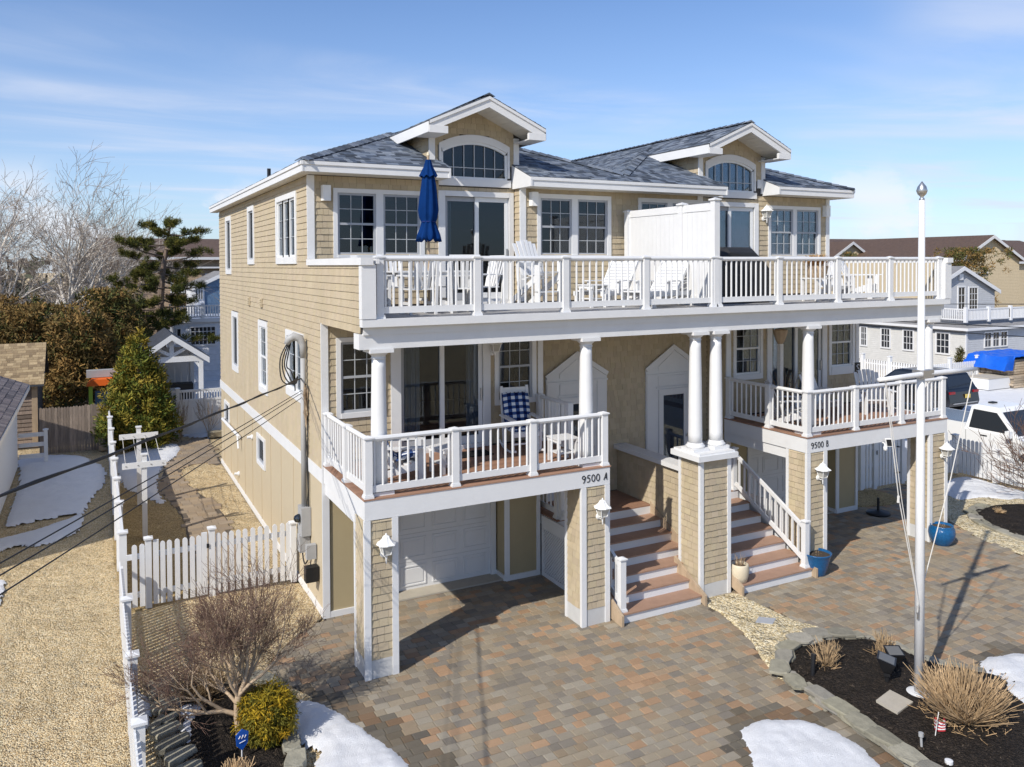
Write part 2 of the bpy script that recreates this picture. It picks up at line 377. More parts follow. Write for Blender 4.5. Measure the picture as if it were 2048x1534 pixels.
# ================================================================ the duplex
HOUSE = thing('duplex_house', 'large tan shingle-sided duplex with white decks, columns and blue-grey hip roofs', 'house')
XR = 14.14; YB = 15.9; YL = 2.55; YU = 3.53; YM = 3.24; YE = 3.25
EXPO = .1275
def wp(W, a, z, o):
    k, c = W
    return (a, c-o, z) if k == 'F' else ((c-o, a, z) if k == 'L' else (c+o, a, z))
def wbox(mb, W, a0, a1, z0, z1, o0, o1, col=None):
    p = wp(W, a0, z0, o0); q = wp(W, a1, z1, o1)
    mb.box(p[0], q[0], p[1], q[1], p[2], q[2], col)
def slab(mb, W, a0, a1, z0, z1, holes=(), th=.12):
    As = sorted({a0, a1, *[v for h in holes for v in h[:2] if a0 < v < a1]}); Zs = sorted({z0, z1, *[v for h in holes for v in h[2:4] if z0 < v < z1]})
    for i in range(len(As)-1):
        for j in range(len(Zs)-1):
            ca = (As[i]+As[i+1])/2; cz = (Zs[j]+Zs[j+1])/2
            if not any(h[0] < ca < h[1] and h[2] < cz < h[3] for h in holes):
                wbox(mb, W, As[i], As[i+1], Zs[j], Zs[j+1], -th, 0)
def shakes(W, span, z0, z1, trims=(), mb=None, parent=None, expo=EXPO, wr=(.085, .19), name='shingle', t0=.020, gap=.002, cv=.075):
    k = 0; z = z0
    while z < z1-.02:
        zt = min(z+expo+.012, z1); zm = z+expo/2
        iv = list(span(zm))
        for t in trims:
            if t[2]+.03 < z+expo*.5 and t[3]-.03 > z+expo*.5:
                nv = []
                for a, b in iv:
                    l, r = t[0]+.03, t[1]-.03
                    if r <= a or l >= b: nv.append((a, b)); continue
                    if l > a: nv.append((a, l))
                    if r < b: nv.append((r, b))
                iv = nv
        for a, b in iv:
            p = a-RND.random()*.1
            while p < b-.004:
                q = p+RND.uniform(*wr)
                l, r = max(p+gap, a), min(q-gap, b)
                if b-q < .05: r = b; q = b
                if r-l > .015:
                    t = t0*RND.uniform(1-cv*4, 1+cv*1.5); dz = RND.uniform(-.045, .045)*cv
                    vs = [wp(W, l, z+dz, 0), wp(W, r, z+dz, 0), wp(W, l, z+dz, t), wp(W, r, z+dz, t), wp(W, l, zt, .003), wp(W, r, zt, .003)]
                    fs = [(2, 3, 5, 4), (0, 1, 3, 2), (0, 2, 4), (1, 5, 3)]
                    if W[0] == 'L': fs = [tuple(reversed(f)) for f in fs]
                    c = RND.uniform(1-cv, 1+cv); c = (c, c*RND.uniform(.985, 1.01), c*RND.uniform(.96, 1.02))
                    if parent is None: mb.add(vs, fs, c)
                    else: MB().add(vs, fs, c).build(name, 'shake', parent)
                p = q
        z += expo; k += 1
# ---- openings: name -> (wall, trim rect, [lights], style)
LW = ('L', 0.0); FU = ('F', YU); FM = ('F', YM); FL = ('F', YL); FE = ('F', YE)
def grid(a0, a1, n, gap, z0, z1):
    w = (a1-a0-gap*(n-1))/n
    return [(a0+i*(w+gap), a0+i*(w+gap)+w, z0, z1) for i in range(n)]
WINDOWS = [
    (LW, (13.27, 14.38, 6.24, 8.0), [(13.45, 14.2, 6.42, 7.82)], 'plain'), (LW, (9.36, 10.33, 6.53, 8.05), [(9.53, 10.16, 6.70, 7.88)], 'plain'),
    (LW, (4.48, 6.55, 6.53, 8.02), grid(4.66, 6.37, 3, .09, 6.72, 7.86), 'casement'),
    (LW, (12.1, 13.27, 3.40, 5.14), [(12.3, 13.07, 3.6, 4.95)], 'plain'), (LW, (7.7, 8.87, 3.36, 5.14), [(7.9, 8.67, 3.55, 4.95)], 'hung'),
    (LW, (3.92, 5.6, 3.74, 5.13), grid(4.08, 5.44, 2, .09, 3.94, 4.96), 'casement'),
    (LW, (14.02, 15.04, 1.48, 2.22), [(14.18, 14.88, 1.6, 2.1)], 'plain'), (LW, (8.17, 9.26, 1.46, 2.22), [(8.34, 9.1, 1.58, 2.1)], 'plain'),
    (FU, (.48, 2.38, 6.64, 8.01), grid(.61, 2.24, 2, .24, 6.75, 7.88), 'hung_grey'),
    (FM, (4.88, 6.81, 6.64, 8.04), grid(5.01, 6.67, 2, .24, 6.75, 7.90), 'hung_grey'),
    (FM, (7.57, 9.42, 6.64, 8.04), grid(7.70, 9.29, 2, .24, 6.75, 7.90), 'hung_grey'),
    (FU, (11.93, 13.83, 6.64, 8.01), grid(12.06, 13.70, 2, .22, 6.75, 7.88), 'hung_grey'),
    (FL, (.25, 1.20, 3.66, 5.16), [(.38, 1.07, 3.80, 5.03)], 'hung_grey'), (FL, (3.50, 4.46, 3.64, 5.16), [(3.63, 4.32, 3.79, 5.03)], 'hung_grey'),
    (FL, (9.84, 10.78, 3.70, 5.16), [(9.96, 10.66, 3.87, 5.03)], 'hung'), (FL, (13.06, 14.02, 3.62, 5.16), [(13.19, 13.88, 3.87, 5.03)], 'hung'),
]
SLIDERS = [(FU, (2.69, 4.45, 5.66, 8.05), (2.84, 4.34, 5.74, 7.94)), (FU, (9.72, 11.58, 5.66, 8.05), (9.87, 11.44, 5.74, 7.94)),
           (FL, (1.30, 3.40, 2.84, 5.2), (1.50, 3.24, 2.92, 5.04)), (FL, (10.92, 12.98, 2.84, 5.2), (11.08, 12.82, 2.92, 5.04))]
ARCH = [(FU, 2.81, 4.26), (FU, 9.93, 11.38)]
def holes_for(W):
    h = [(min(l[0] for l in w[2])-.05, max(l[1] for l in w[2])+.05, min(l[2] for l in w[2])-.05, max(l[3] for l in w[2])+.05) for w in WINDOWS if w[0] is W]
    h += [s[2] for s in SLIDERS if s[0] is W]
    h += [(a[1], a[2], 8.36, 9.06) for a in ARCH if a[0] is W]
    return h
def trims_for(W):
    return [w[1] for w in WINDOWS if w[0] is W]+[s[1] for s in SLIDERS if s[0] is W]+[(a[1]-.13, a[2]+.13, 8.15, 8.78) for a in ARCH if a[0] is W]
# ---- wall bodies
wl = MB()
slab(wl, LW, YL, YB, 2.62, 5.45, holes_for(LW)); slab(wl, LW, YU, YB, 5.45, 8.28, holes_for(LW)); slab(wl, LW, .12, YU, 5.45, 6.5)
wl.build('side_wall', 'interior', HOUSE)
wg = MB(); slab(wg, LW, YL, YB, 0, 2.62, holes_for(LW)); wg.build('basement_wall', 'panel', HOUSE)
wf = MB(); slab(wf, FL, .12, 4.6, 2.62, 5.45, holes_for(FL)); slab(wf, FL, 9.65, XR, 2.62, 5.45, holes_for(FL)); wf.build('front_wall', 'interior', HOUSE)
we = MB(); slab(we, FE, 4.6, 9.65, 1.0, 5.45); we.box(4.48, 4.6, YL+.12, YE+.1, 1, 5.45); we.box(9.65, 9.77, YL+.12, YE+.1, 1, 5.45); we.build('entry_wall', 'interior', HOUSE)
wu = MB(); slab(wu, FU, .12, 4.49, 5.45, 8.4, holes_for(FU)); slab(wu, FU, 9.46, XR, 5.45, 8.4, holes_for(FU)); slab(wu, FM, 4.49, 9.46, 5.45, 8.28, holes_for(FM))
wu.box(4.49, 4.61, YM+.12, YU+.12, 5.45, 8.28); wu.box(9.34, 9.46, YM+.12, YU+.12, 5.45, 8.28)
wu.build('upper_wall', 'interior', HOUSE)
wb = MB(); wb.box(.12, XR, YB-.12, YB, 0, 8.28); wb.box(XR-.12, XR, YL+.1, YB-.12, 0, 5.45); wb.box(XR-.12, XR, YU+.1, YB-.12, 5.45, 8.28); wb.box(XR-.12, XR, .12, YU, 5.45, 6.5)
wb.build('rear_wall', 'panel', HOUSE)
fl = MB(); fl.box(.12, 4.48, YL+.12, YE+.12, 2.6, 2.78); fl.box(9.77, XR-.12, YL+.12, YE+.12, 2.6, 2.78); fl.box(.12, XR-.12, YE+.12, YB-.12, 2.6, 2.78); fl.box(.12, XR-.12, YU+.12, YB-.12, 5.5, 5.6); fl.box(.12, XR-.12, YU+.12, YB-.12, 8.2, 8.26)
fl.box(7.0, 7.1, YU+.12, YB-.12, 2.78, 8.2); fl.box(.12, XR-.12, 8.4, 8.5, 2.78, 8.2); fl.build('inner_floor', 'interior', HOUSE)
# ---- shingle siding
sd = MB()
def left_span(z):
    return [(2.56, YB)] if z < 5.42 else ([(.14, YB)] if z < 6.56 else [(YU+.005, YB)])
shakes(LW, left_span, 2.75, 8.24, trims_for(LW), sd, wr=(.10, .22), gap=.0008, cv=.032)
sd.build('side_shingles', 'shake', HOUSE, kind='stuff')
sf = MB()
shakes(FL, lambda z: [(.10, 4.5)], 2.87, 5.44, trims_for(FL), sf); shakes(FL, lambda z: [(9.75, XR)], 2.87, 5.44, trims_for(FL), sf)
shakes(FE, lambda z: [(4.62, 9.64)], 1.30, 5.44, [(5.1, 6.65, 1.2, 4.0), (7.82, 9.32, 1.2, 4.0)], sf)
shakes(('L', 9.65), lambda z: [(YL+.02, YE-.02)], 1.30, 5.44, (), sf)
shakes(FU, lambda z: [(.10, 4.47)], 5.70, 8.24, trims_for(FU), sf); shakes(FU, lambda z: [(9.47, XR-.1)], 5.70, 8.24, trims_for(FU), sf)
shakes(FM, lambda z: [(4.6, 9.45)], 5.70, 8.22, trims_for(FM), sf); shakes(('L', 4.49), lambda z: [(YM+.03, YU-.02)], 5.70, 8.22, (), sf)
sf.build('front_shingles', 'shake', HOUSE, kind='stuff')
# ---- white boards on the walls
tb = MB()
tb.box(-.03, .10, YL-.035, YL+.0, 2.75, 5.44)            # lower front corner
tb.box(-.03, .11, YU-.035, YU+.0, 6.62, 8.24)            # upper front corner
tb.box(XR-.10, XR+.03, YU-.035, YU, 5.7, 8.24)
tb.box(4.50, 4.62, YL-.035, YL, 2.84, 5.44); tb.box(9.62, 9.76, YL-.035, YL, 1.3, 5.44)
tb.box(XR-.08, XR+.03, YL-.03, YL, 2.84, 5.44)
tb.box(4.46, 4.60, YM-.035, YM, 5.7, 8.22); tb.box(9.33, 9.49, YM-.035, YM, 5.7, 8.22)
tb.split('corner_board', 'white', HOUSE)
sk = MB(); sk.box(-.035, 0, YL-.03, YB, 2.50, 2.75); sk.box(-.03, 0, YL-.03, YB, 0, .13); sk.box(-.03, .1, YL-.035, YL, 0, 2.50); sk.split('skirt_band', 'white', HOUSE)
for y in (13.83, 12.52, 11.23, 10.01, 8.71, 7.52, 6.32, 5.05, 3.8, 15.2):
    b = MB()
    if 8.17 < y < 9.26:
        b.box(-.014, 0, y-.022, y+.022, .13, 1.46); b.box(-.014, 0, y-.022, y+.022, 2.22, 2.5)
    else: b.box(-.014, 0, y-.022, y+.022, .13, 2.5)
    b.split('batten', 'panel', HOUSE)
# ---- windows
def make_window(W, T, lights, style):
    a0, a1, z0, z1 = T; g0 = min(l[0] for l in lights)-.045; g1 = max(l[1] for l in lights)+.045; gz0 = min(l[2] for l in lights)-.045; gz1 = max(l[3] for l in lights)+.045
    m = MB()
    wbox(m, W, a0, g0, z0, z1, 0, .036); wbox(m, W, g1, a1, z0, z1, 0, .036); wbox(m, W, g0, g1, gz1, z1, 0, .040); wbox(m, W, g0, g1, z0, gz0, 0, .050)
    for i in range(len(lights)-1): wbox(m, W, lights[i][1]+.045, lights[i+1][0]-.045, gz0, gz1, 0, .030)
    # reveal
    wbox(m, W, g0-.01, g0+.001, gz0, gz1, -.1, -.001); wbox(m, W, g1-.001, g1+.01, gz0, gz1, -.1, -.001)
    wo = m.build('window', 'white', HOUSE)
    sm = {'hung_grey': 'sash_grey', 'hung': 'sash_white', 'casement': 'sash_white', 'plain': 'sash_grey'}[style]
    for (l, r, b, t) in lights:
        s = MB(); w = .045
        wbox(s, W, l-w, l, b-w, t+w, -.05, .005); wbox(s, W, r, r+w, b-w, t+w, -.05, .005); wbox(s, W, l, r, t, t+w, -.05, .004); wbox(s, W, l, r, b-w, b, -.05, .004)
        zm = (b+t)/2
        if style.startswith('hung'): wbox(s, W, l, r, zm-.022, zm+.022, -.05, .006)
        s.build('sash', sm, wo)
        q = MB()
        if style.startswith('hung'):
            for (p0, p1, o) in ((b, zm-.022, -.03), (zm+.022, t, -.012)):
                for k in (1, 2): wbox(q, W, l+(r-l)*k/3-.007, l+(r-l)*k/3+.007, p0, p1, o-.004, o+.008)
                wbox(q, W, l, r, (p0+p1)/2-.007, (p0+p1)/2+.007, o-.004, o+.0075)
            q.build('grille', 'muntin', wo)
            for (p0, p1, o) in ((b, zm-.022, -.03), (zm+.022, t, -.012)):
                g = MB(); wbox(g, W, l, r, p0, p1, o-.012, o-.006); g.build('pane', 'glass', wo)
        else:
            if style == 'casement':
                for k in (1, 2): wbox(q, W, l, r, b+(t-b)*k/3-.007, b+(t-b)*k/3+.007, -.025, -.012)
                q.build('grille', 'muntin', wo)
            g = MB(); wbox(g, W, l, r, b, t, -.036, -.030); g.build('pane', 'glass_screen' if style == 'plain' else 'glass', wo)
    return wo
for w in WINDOWS: make_window(*w)
def wave_sheet(mb, W, a0, a1, z0, z1, o, amp=.03, n=24):
    vs = []; fs = []
    for i in range(n+1):
        a = a0+(a1-a0)*i/n; oo = o+amp*math.sin(i*1.9)*(.6+.4*math.sin(i*.7))
        vs += [wp(W, a, z0, oo), wp(W, a, z1, oo)]
    for i in range(n): fs.append((2*i, 2*i+2, 2*i+3, 2*i+1))
    mb.add(vs, fs)
def make_slider(W, T, O, curt):
    a0, a1, z0, z1 = T; b0, b1, c0, c1 = O; m = MB()
    wbox(m, W, a0, b0, z0, z1, 0, .04); wbox(m, W, b1, a1, z0, z1, 0, .04); wbox(m, W, b0, b1, c1, z1, 0, .045); wbox(m, W, b0, b1, z0, c0, -.05, .07)
    do = m.build('sliding_door', 'white', HOUSE)
    mid = (b0+b1)/2
    for (l, r, o) in ((b0, mid+.04, -.05), (mid-.04, b1, -.015)):
        s = MB(); w = .085
        wbox(s, W, l, l+w, c0, c1, o-.04, o); wbox(s, W, r-w, r, c0, c1, o-.04, o); wbox(s, W, l+w, r-w, c1-.1, c1, o-.04, o-.001); wbox(s, W, l+w, r-w, c0, c0+.16, o-.04, o-.001)
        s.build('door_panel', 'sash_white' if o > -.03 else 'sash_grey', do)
        g = MB(); wbox(g, W, l+w, r-w, c0+.16, c1-.1, o-.024, o-.018); g.build('pane', 'glass', do)
    h = MB(); wbox(h, W, b1-.06, b1-.035, c0+.85, c0+1.1, -.015, .03); h.build('door_handle', 'steel', do)
    c = MB()
    for (l, r) in curt: wave_sheet(c, W, l, r, c0+.03, c1-.05, -.17)
    c.build('curtain', 'curtain', do)
make_slider(*SLIDERS[0], [(2.86, 3.05)]); make_slider(*SLIDERS[1], [(10.75, 11.4)]); make_slider(*SLIDERS[2], [(1.52, 1.95), (2.95, 3.2)]); make_slider(*SLIDERS[3], [(11.1, 11.5)])
# ---- arched windows of the two gabled bays
def make_arch(W, a0, a1):
    zb, zs, zt = 8.36, 8.86, 9.05; n = 20; ca = (a0+a1)/2; hw = (a1-a0)/2
    rise = zt-zs; Rr = (hw*hw+rise*rise)/(2*rise); zc = zt-Rr; amax = math.asin(hw/Rr)
    def arc(off): return [(ca+(Rr+off)*math.sin(-amax+2*amax*i/n), zc+(Rr+off)*math.cos(-amax+2*amax*i/n)) for i in range(n+1)]
    def ring(mb, o_in, o_out, lo, hi, base):
        A = arc(lo); B = arc(hi)
        for i in range(n):
            P = [A[i], A[i+1], B[i+1], B[i]]
            mb.hexa([wp(W, p[0], p[1], o_in) for p in P]+[wp(W, p[0], p[1], o_out) for p in P])
    m = MB(); ring(m, -.06, .045, .05, .20, 0)
    la, lb = arc(.20)[0], arc(.20)[-1]
    wbox(m, W, la[0], a0-.05, 8.36, la[1], 0, .044); wbox(m, W, a1+.05, lb[0], 8.36, lb[1], 0, .044)
    wbox(m, W, la[0]-.02, lb[0]+.02, 8.16, 8.36-.045, 0, .06)
    wo = m.build('arched_window', 'white', HOUSE)
    s = MB(); ring(s, -.07, .01, 0, .05, 0); wbox(s, W, a0-.05, a0, 8.315, zs+.0, -.07, .01); wbox(s, W, a1, a1+.05, 8.315, zs, -.07, .01); wbox(s, W, a0, a1, 8.315, 8.36, -.07, .009)
    s.build('sash', 'sash_white', wo)
    q = MB()
    def ztop(a): return zc+math.sqrt(max(Rr*Rr-(a-ca)**2, 0))
    for k in range(1, 6):
        a = a0+(a1-a0)*k/6; wbox(q, W, a-.009, a+.009, zb, ztop(a), -.03, -.012)
    wbox(q, W, a0, a1, 8.545, 8.563, -.03, -.013); q.build('grille', 'muntin', wo)
    P = [(a0, zb), (a1, zb)]+[(p[0], p[1]) for p in reversed(arc(0))]
    g = MB(); nn = len(P)
    g.add([wp(W, p[0], p[1], -.04) for p in P]+[wp(W, p[0], p[1], -.046) for p in P], [tuple(range(nn)), tuple(reversed(range(nn, 2*nn)))]); g.build('pane', 'glass', wo)
    # backing of the wall above the arch
    w = MB()
    for i in range(n):
        A = arc(.06)
        w.hexa([wp(W, A[i][0], A[i][1], -.10) for _ in (0,)]+[wp(W, A[i+1][0], A[i+1][1], -.10), wp(W, A[i+1][0], 9.25, -.10), wp(W, A[i][0], 9.25, -.10)]+[wp(W, A[i][0], A[i][1], 0), wp(W, A[i+1][0], A[i+1][1], 0), wp(W, A[i+1][0], 9.25, 0), wp(W, A[i][0], 9.25, 0)])
    w.build('arch_wall', 'interior', wo)
    return zc, Rr, ca
GS = .447
GAB = [(3.54, 2.52, 4.56), (10.66, 9.64, 11.78)]
for (W, a0, a1), (gx, gl, gr) in zip(ARCH, GAB):
    zc, Rr, ca = make_arch(W, a0, a1)
    # gable wall: left and right of the arch, and above
    w = MB(); w.box(gl, a0-.05, YU, YU+.12, 8.4, 9.3); w.box(a1+.05, gr, YU, YU+.12, 8.4, 9.3)
    w.prism([(gl, 9.22), (gr, 9.22), (gr, 9.34), (gx, 9.82), (gl, 9.34)], YU+.001, YU+.12, 'y')
    w.box(gl, gl+.12, YU+.12, 5.8, 8.3, 9.3); w.box(gr-.12, gr, YU+.12, 5.8, 8.3, 9.3)
    w.build('gable_wall', 'interior', HOUSE)
    g = MB()
    def gspan(z, gl=gl, gr=gr, gx=gx, a0=a0, a1=a1, zc=zc, Rr=Rr, ca=ca):
        l, r = gl+.10, gr-.10
        if z > 9.15:
            dx = (9.955-.10-z-.066)/GS; l = max(l, gx-dx); r = min(r, gx+dx)
        if z < 8.36: return []
        ro = Rr+.17
        if z < zc+ro:
            dx = math.sqrt(max(ro*ro-(z-zc)**2, 0)); dx = min(dx, (a1-a0)/2+.12)
            return [(l, ca-dx), (ca+dx, r)]
        return [(l, r)]
    shakes(('F', YU), gspan, 8.62, 9.80, (), g, expo=.125)
    shakes(('L', gl), lambda z: [(YU+.01, 5.6)], 8.5, 9.3, (), g)
    g.build('gable_shingles', 'shake', HOUSE, kind='stuff')
    t = MB(); t.box(gl-.03, gl+.10, YU-.035, YU, 8.45, 9.24); t.box(gr-.10, gr+.03, YU-.035, YU, 8.3, 9.24)
    t.box(gl+.1, a0-.17, YU-.03, YU, 8.44, 8.66); t.box(a1+.17, gr-.1, YU-.03, YU, 8.44, 8.66)
    t.split('gable_board', 'white', HOUSE)
# ================================================================ roof
SL = .395
def zleft(x, y): return 8.45+SL*(x+.25)
def zfront(x, y): return 8.45+SL*(y-2.95)
def zAr(x, y): return 9.951-SL*(x-3.55)
def zBl(x, y): return 9.951-SL*(10.68-x)
def zBr(x, y): return 9.951-SL*(x-10.68)
SHC = [hexc('4b5462'), hexc('596372'), hexc('677182'), hexc('788291'), hexc('515d70'), hexc('6b7789'), hexc('3d4552')]
def row_iv(poly, w, ax):
    xs = []
    n = len(poly)
    for i in range(n):
        p, q = poly[i], poly[(i+1) % n]
        if ax == 'y': p = (p[1], p[0]); q = (q[1], q[0])       # w runs along x
        if (p[1] > w) != (q[1] > w): xs.append(p[0]+(q[0]-p[0])*(w-p[1])/(q[1]-p[1]))
    xs.sort(); return [(xs[i], xs[i+1]) for i in range(0, len(xs)-1, 2)]
def roof_plane(poly, zf, ax, asc, shingles=True, sl=SL, expo=.13, th=.07, par=None, pal=None):
    """ax 'x': courses run along x, climbing in y; ax 'y': courses run along y, climbing in +-x"""
    b = MB(); n = len(poly)
    top = [(p[0], p[1], zf(*p)) for p in poly]; bot = [(p[0], p[1], zf(*p)-th) for p in poly]
    b.add(top+bot, [tuple(range(n)), tuple(reversed(range(n, 2*n)))]+[(i, i+n, (i+1) % n+n, (i+1) % n) for i in range(n)])
    ro = b.build('roof', 'roof_edge', par or HOUSE)
    if not shingles: return ro
    m = MB(); ws = [p[1] if ax == 'x' else p[0] for p in poly]; lo, hi = min(ws), max(ws)
    d = expo/math.sqrt(1+sl*sl); k = 0
    while k*d < hi-lo:
        w0 = lo+k*d if asc else hi-k*d; w1 = w0+(d*1.25 if asc else -d*1.25); wm = (w0+w0+(d if asc else -d))/2
        for a, c in row_iv(poly, wm, ax):
            p = a-RND.random()*.3
            while p < c:
                q = p+RND.choice((.08, .11, .15, .2, .26)); l, r = max(p, a), min(q-.004, c)
                if r-l > .02:
                    t = RND.choice((.006, .012, .016)); col = RND.choice(pal or SHC); f = RND.uniform(.9, 1.15); col = tuple(x*f for x in col)
                    def P(u, w, dz): x, y = (u, w) if ax == 'x' else (w, u); return (x, y, zf(x, y)+dz)
                    vs = [P(l, w0, t+.004), P(r, w0, t+.004), P(r, w1, .004), P(l, w1, .004), P(l, w0, 0), P(r, w0, 0)]
                    m.add(vs, [(0, 1, 2, 3), (4, 5, 1, 0), (4, 0, 3), (5, 2, 1)], col)
                p = q
        k += 1
    m.build('roof_shingles', 'roof', ro, kind='stuff')
    return ro
A_LEFT = [(-.25, 2.95), (-.25, 16.3), (3.55, 12.5), (3.55, 6.75)]
A_FRONT = [(-.25, 2.95), (2.74, 2.95), (2.74, YU), (2.5, YU), (2.5, 5.70)]
MID = [(4.42, 2.66), (9.78, 2.66), (9.78, YU), (9.66, YU), (9.66, 5.73), (7.115, 3.19), (4.58, 5.72), (4.58, YU), (4.42, YU)]
B_FRONT = [(11.74, 2.95), (14.5, 2.95), (11.80, 5.65), (11.80, YU), (11.74, YU)]
roof_plane(A_LEFT, zleft, 'y', True); roof_plane(A_FRONT, zfront, 'x', True); roof_plane(MID, zfront, 'x', True); roof_plane(B_FRONT, zfront, 'x', True)
roof_plane([(10.68, 6.75), (10.68, 12.5), (7.115, 16.07), (7.115, 3.19)], zBl, 'y', True)
roof_plane([(3.55, 6.75), (7.115, 3.19), (7.115, 16.07), (3.55, 12.5)], zAr, 'y', False, False)
roof_plane([(10.68, 6.75), (14.5, 2.95), (14.5, 16.3), (10.68, 12.5)], zBr, 'y', False, False)
roof_plane([(-.25, 16.3), (7.115, 16.3), (7.115, 16.07), (3.55, 12.5)], lambda x, y: 8.45+SL*(16.3-y), 'x', False, False)
roof_plane([(7.115, 16.3), (14.5, 16.3), (10.68, 12.5), (7.115, 16.07)], lambda x, y: 8.45+SL*(16.3-y), 'x', False, False)
# the inner part of the front slopes behind the gables
for gx, l, r in ((3.55, 2.5, 4.58), (10.68, 9.66, 11.80)):
    roof_plane([(l, 5.7), (r, 5.7), (gx, 6.75)], zfront, 'x', True, False)
def caps(p, q, n, w=.15):
    """overlapping ridge and hip cap shingles"""
    p = Vector(p); q = Vector(q); d = (q-p)/n; dn = d.normalized(); s = dn.cross(Vector((0, 0, 1))).normalized()
    for i in range(n):
        a = p+d*i; b = a+d*1.25; f = RND.uniform(.85, 1.15); col = tuple(x*f for x in RND.choice(SHC))
        m = MB(); dz = Vector((0, 0, .045)); dr = Vector((0, 0, -.02)); lift = Vector((0, 0, .02))
        vs = [a-s*w+dr+lift, a+dz+lift, a+s*w+dr+lift, b-s*w+dr, b+dz, b+s*w+dr, a-s*w+dr, a+dz-lift, a+s*w+dr]
        m.add([tuple(v) for v in vs], [(0, 1, 4, 3), (1, 2, 5, 4), (6, 7, 1, 0), (7, 8, 2, 1)], col); m.build('cap_shingle', 'roof', HOUSE)
caps((-.25, 2.95, 8.45), (2.35, 5.55, 9.477), 19); caps((4.75, 5.55, 9.477), (7.10, 3.2, 8.55), 17); caps((7.13, 3.2, 8.55), (9.5, 5.57, 9.485), 17)
caps((14.5, 2.95, 8.45), (11.9, 5.55, 9.477), 19); caps((10.68, 6.75, 9.95), (10.68, 12.5, 9.95), 26)
# gable roofs over the two bays
GS = .447
for gx in (3.54, 10.66):
    for sgn in (-1, 1):
        ex = gx+sgn*1.32
        poly = [(gx, 2.78), (ex, 2.78), (ex, 5.4), (gx, 6.9)]
        if sgn > 0: poly = list(reversed(poly))
        roof_plane(poly, lambda x, y, gx=gx: 9.955-GS*abs(x-gx), 'y', sgn < 0, sl=GS)
        # rake board, its moulding, eave fascia and soffit
        def Z(x): return 9.955-GS*abs(x-gx)
        r = MB()
        for (y0, y1, lo, hi) in ((2.80, 2.86, -.235, -.075), (2.775, 2.86, -.075, -.012)):
            a, b = (gx, ex) if sgn > 0 else (ex, gx)
            r.hexa([(a, y0, Z(a)+lo), (b, y0, Z(b)+lo), (b, y1, Z(b)+lo), (a, y1, Z(a)+lo), (a, y0, Z(a)+hi), (b, y0, Z(b)+hi), (b, y1, Z(b)+hi), (a, y1, Z(a)+hi)])
        xi = gx+sgn*.92
        r.box(min(ex, xi), max(ex, xi), 2.79, 2.87, Z(ex)-.245, Z(ex)-.10)
        r.box(min(ex, xi), max(ex, xi), 2.87, YU, Z(ex)-.245, Z(ex)-.225)
        r.box(ex-.02*sgn, ex+.015*sgn, 2.80, 5.2, Z(ex)-.235, Z(ex)-.03)
        r.split('rake_board', 'white', HOUSE)
        s = MB()
        a, b = gx, gx+sgn*1.30; za, zb = Z(a)-.22, Z(b)-.22
        npl = 9
        for i in range(npl):
            p, q = a+(b-a)*i/npl, a+(b-a)*(i+1)/npl-sgn*.006
            vs = [(p, 2.86, Z(p)-.21), (q, 2.86, Z(q)-.21), (q, YU, Z(q)-.21), (p, YU, Z(p)-.21), (p, 2.86, Z(p)-.18), (q, 2.86, Z(q)-.18), (q, YU, Z(q)-.18), (p, YU, Z(p)-.18)]
            s.hexa(vs)
        s.split('soffit', 'soffit', HOUSE)
    caps((gx, 2.80, 9.955), (gx, 6.75, 9.955), 18, .13)
def eave(x0, x1, y, endL=False, endR=False):
    zt = zfront(0, y); f = MB()
    f.box(x0, x1, y, y+.03, zt-.205, zt-.075); f.box(x0-.01, x1+.01, y-.022, y+.03, zt-.075, zt-.01)
    if endL: f.prism([(y-.02, zt-.205), (YU, zt-.205), (YU, zfront(0, YU)-.02), (y-.02, zt-.02)], x0-.012, x0+.03, 'x')
    if endR: f.prism([(y-.02, zt-.205), (YU, zt-.205), (YU, zfront(0, YU)-.02), (y-.02, zt-.02)], x1-.03, x1+.012, 'x')
    f.split('eave_fascia', 'white', HOUSE)
    s = MB(); s.box(x0, x1, y+.03, (YM if x0 > 4 and x0 < 5 else YU), zt-.20, zt-.185); s.split('soffit', 'soffit', HOUSE)
eave(-.24, 2.73, 2.96, endR=True); eave(4.43, 9.77, 2.67, True, True); eave(11.75, 14.49, 2.96, True)
f = MB(); f.box(-.25, -.22, 2.95, 16.3, 8.245, 8.375); f.box(-.272, -.22, 2.93, 16.3, 8.375, 8.44); f.box(14.46, 14.49, 2.99, 16.3, 8.245, 8.43); f.split('eave_fascia', 'white', HOUSE)
s = MB(); s.box(-.22, 0, 2.99, 16.3, 8.25, 8.265); s.box(XR, 14.46, 2.99, 16.3, 8.25, 8.265); s.split('soffit', 'soffit', HOUSE)
for x, y, z in ((.2, 8.47, 8.6), (7.6, 9.3, 8.7)):
    MB().tube([(x, y, z), (x, y, z+.30)], .045, 10).build('vent_pipe', 'black_metal', HOUSE)
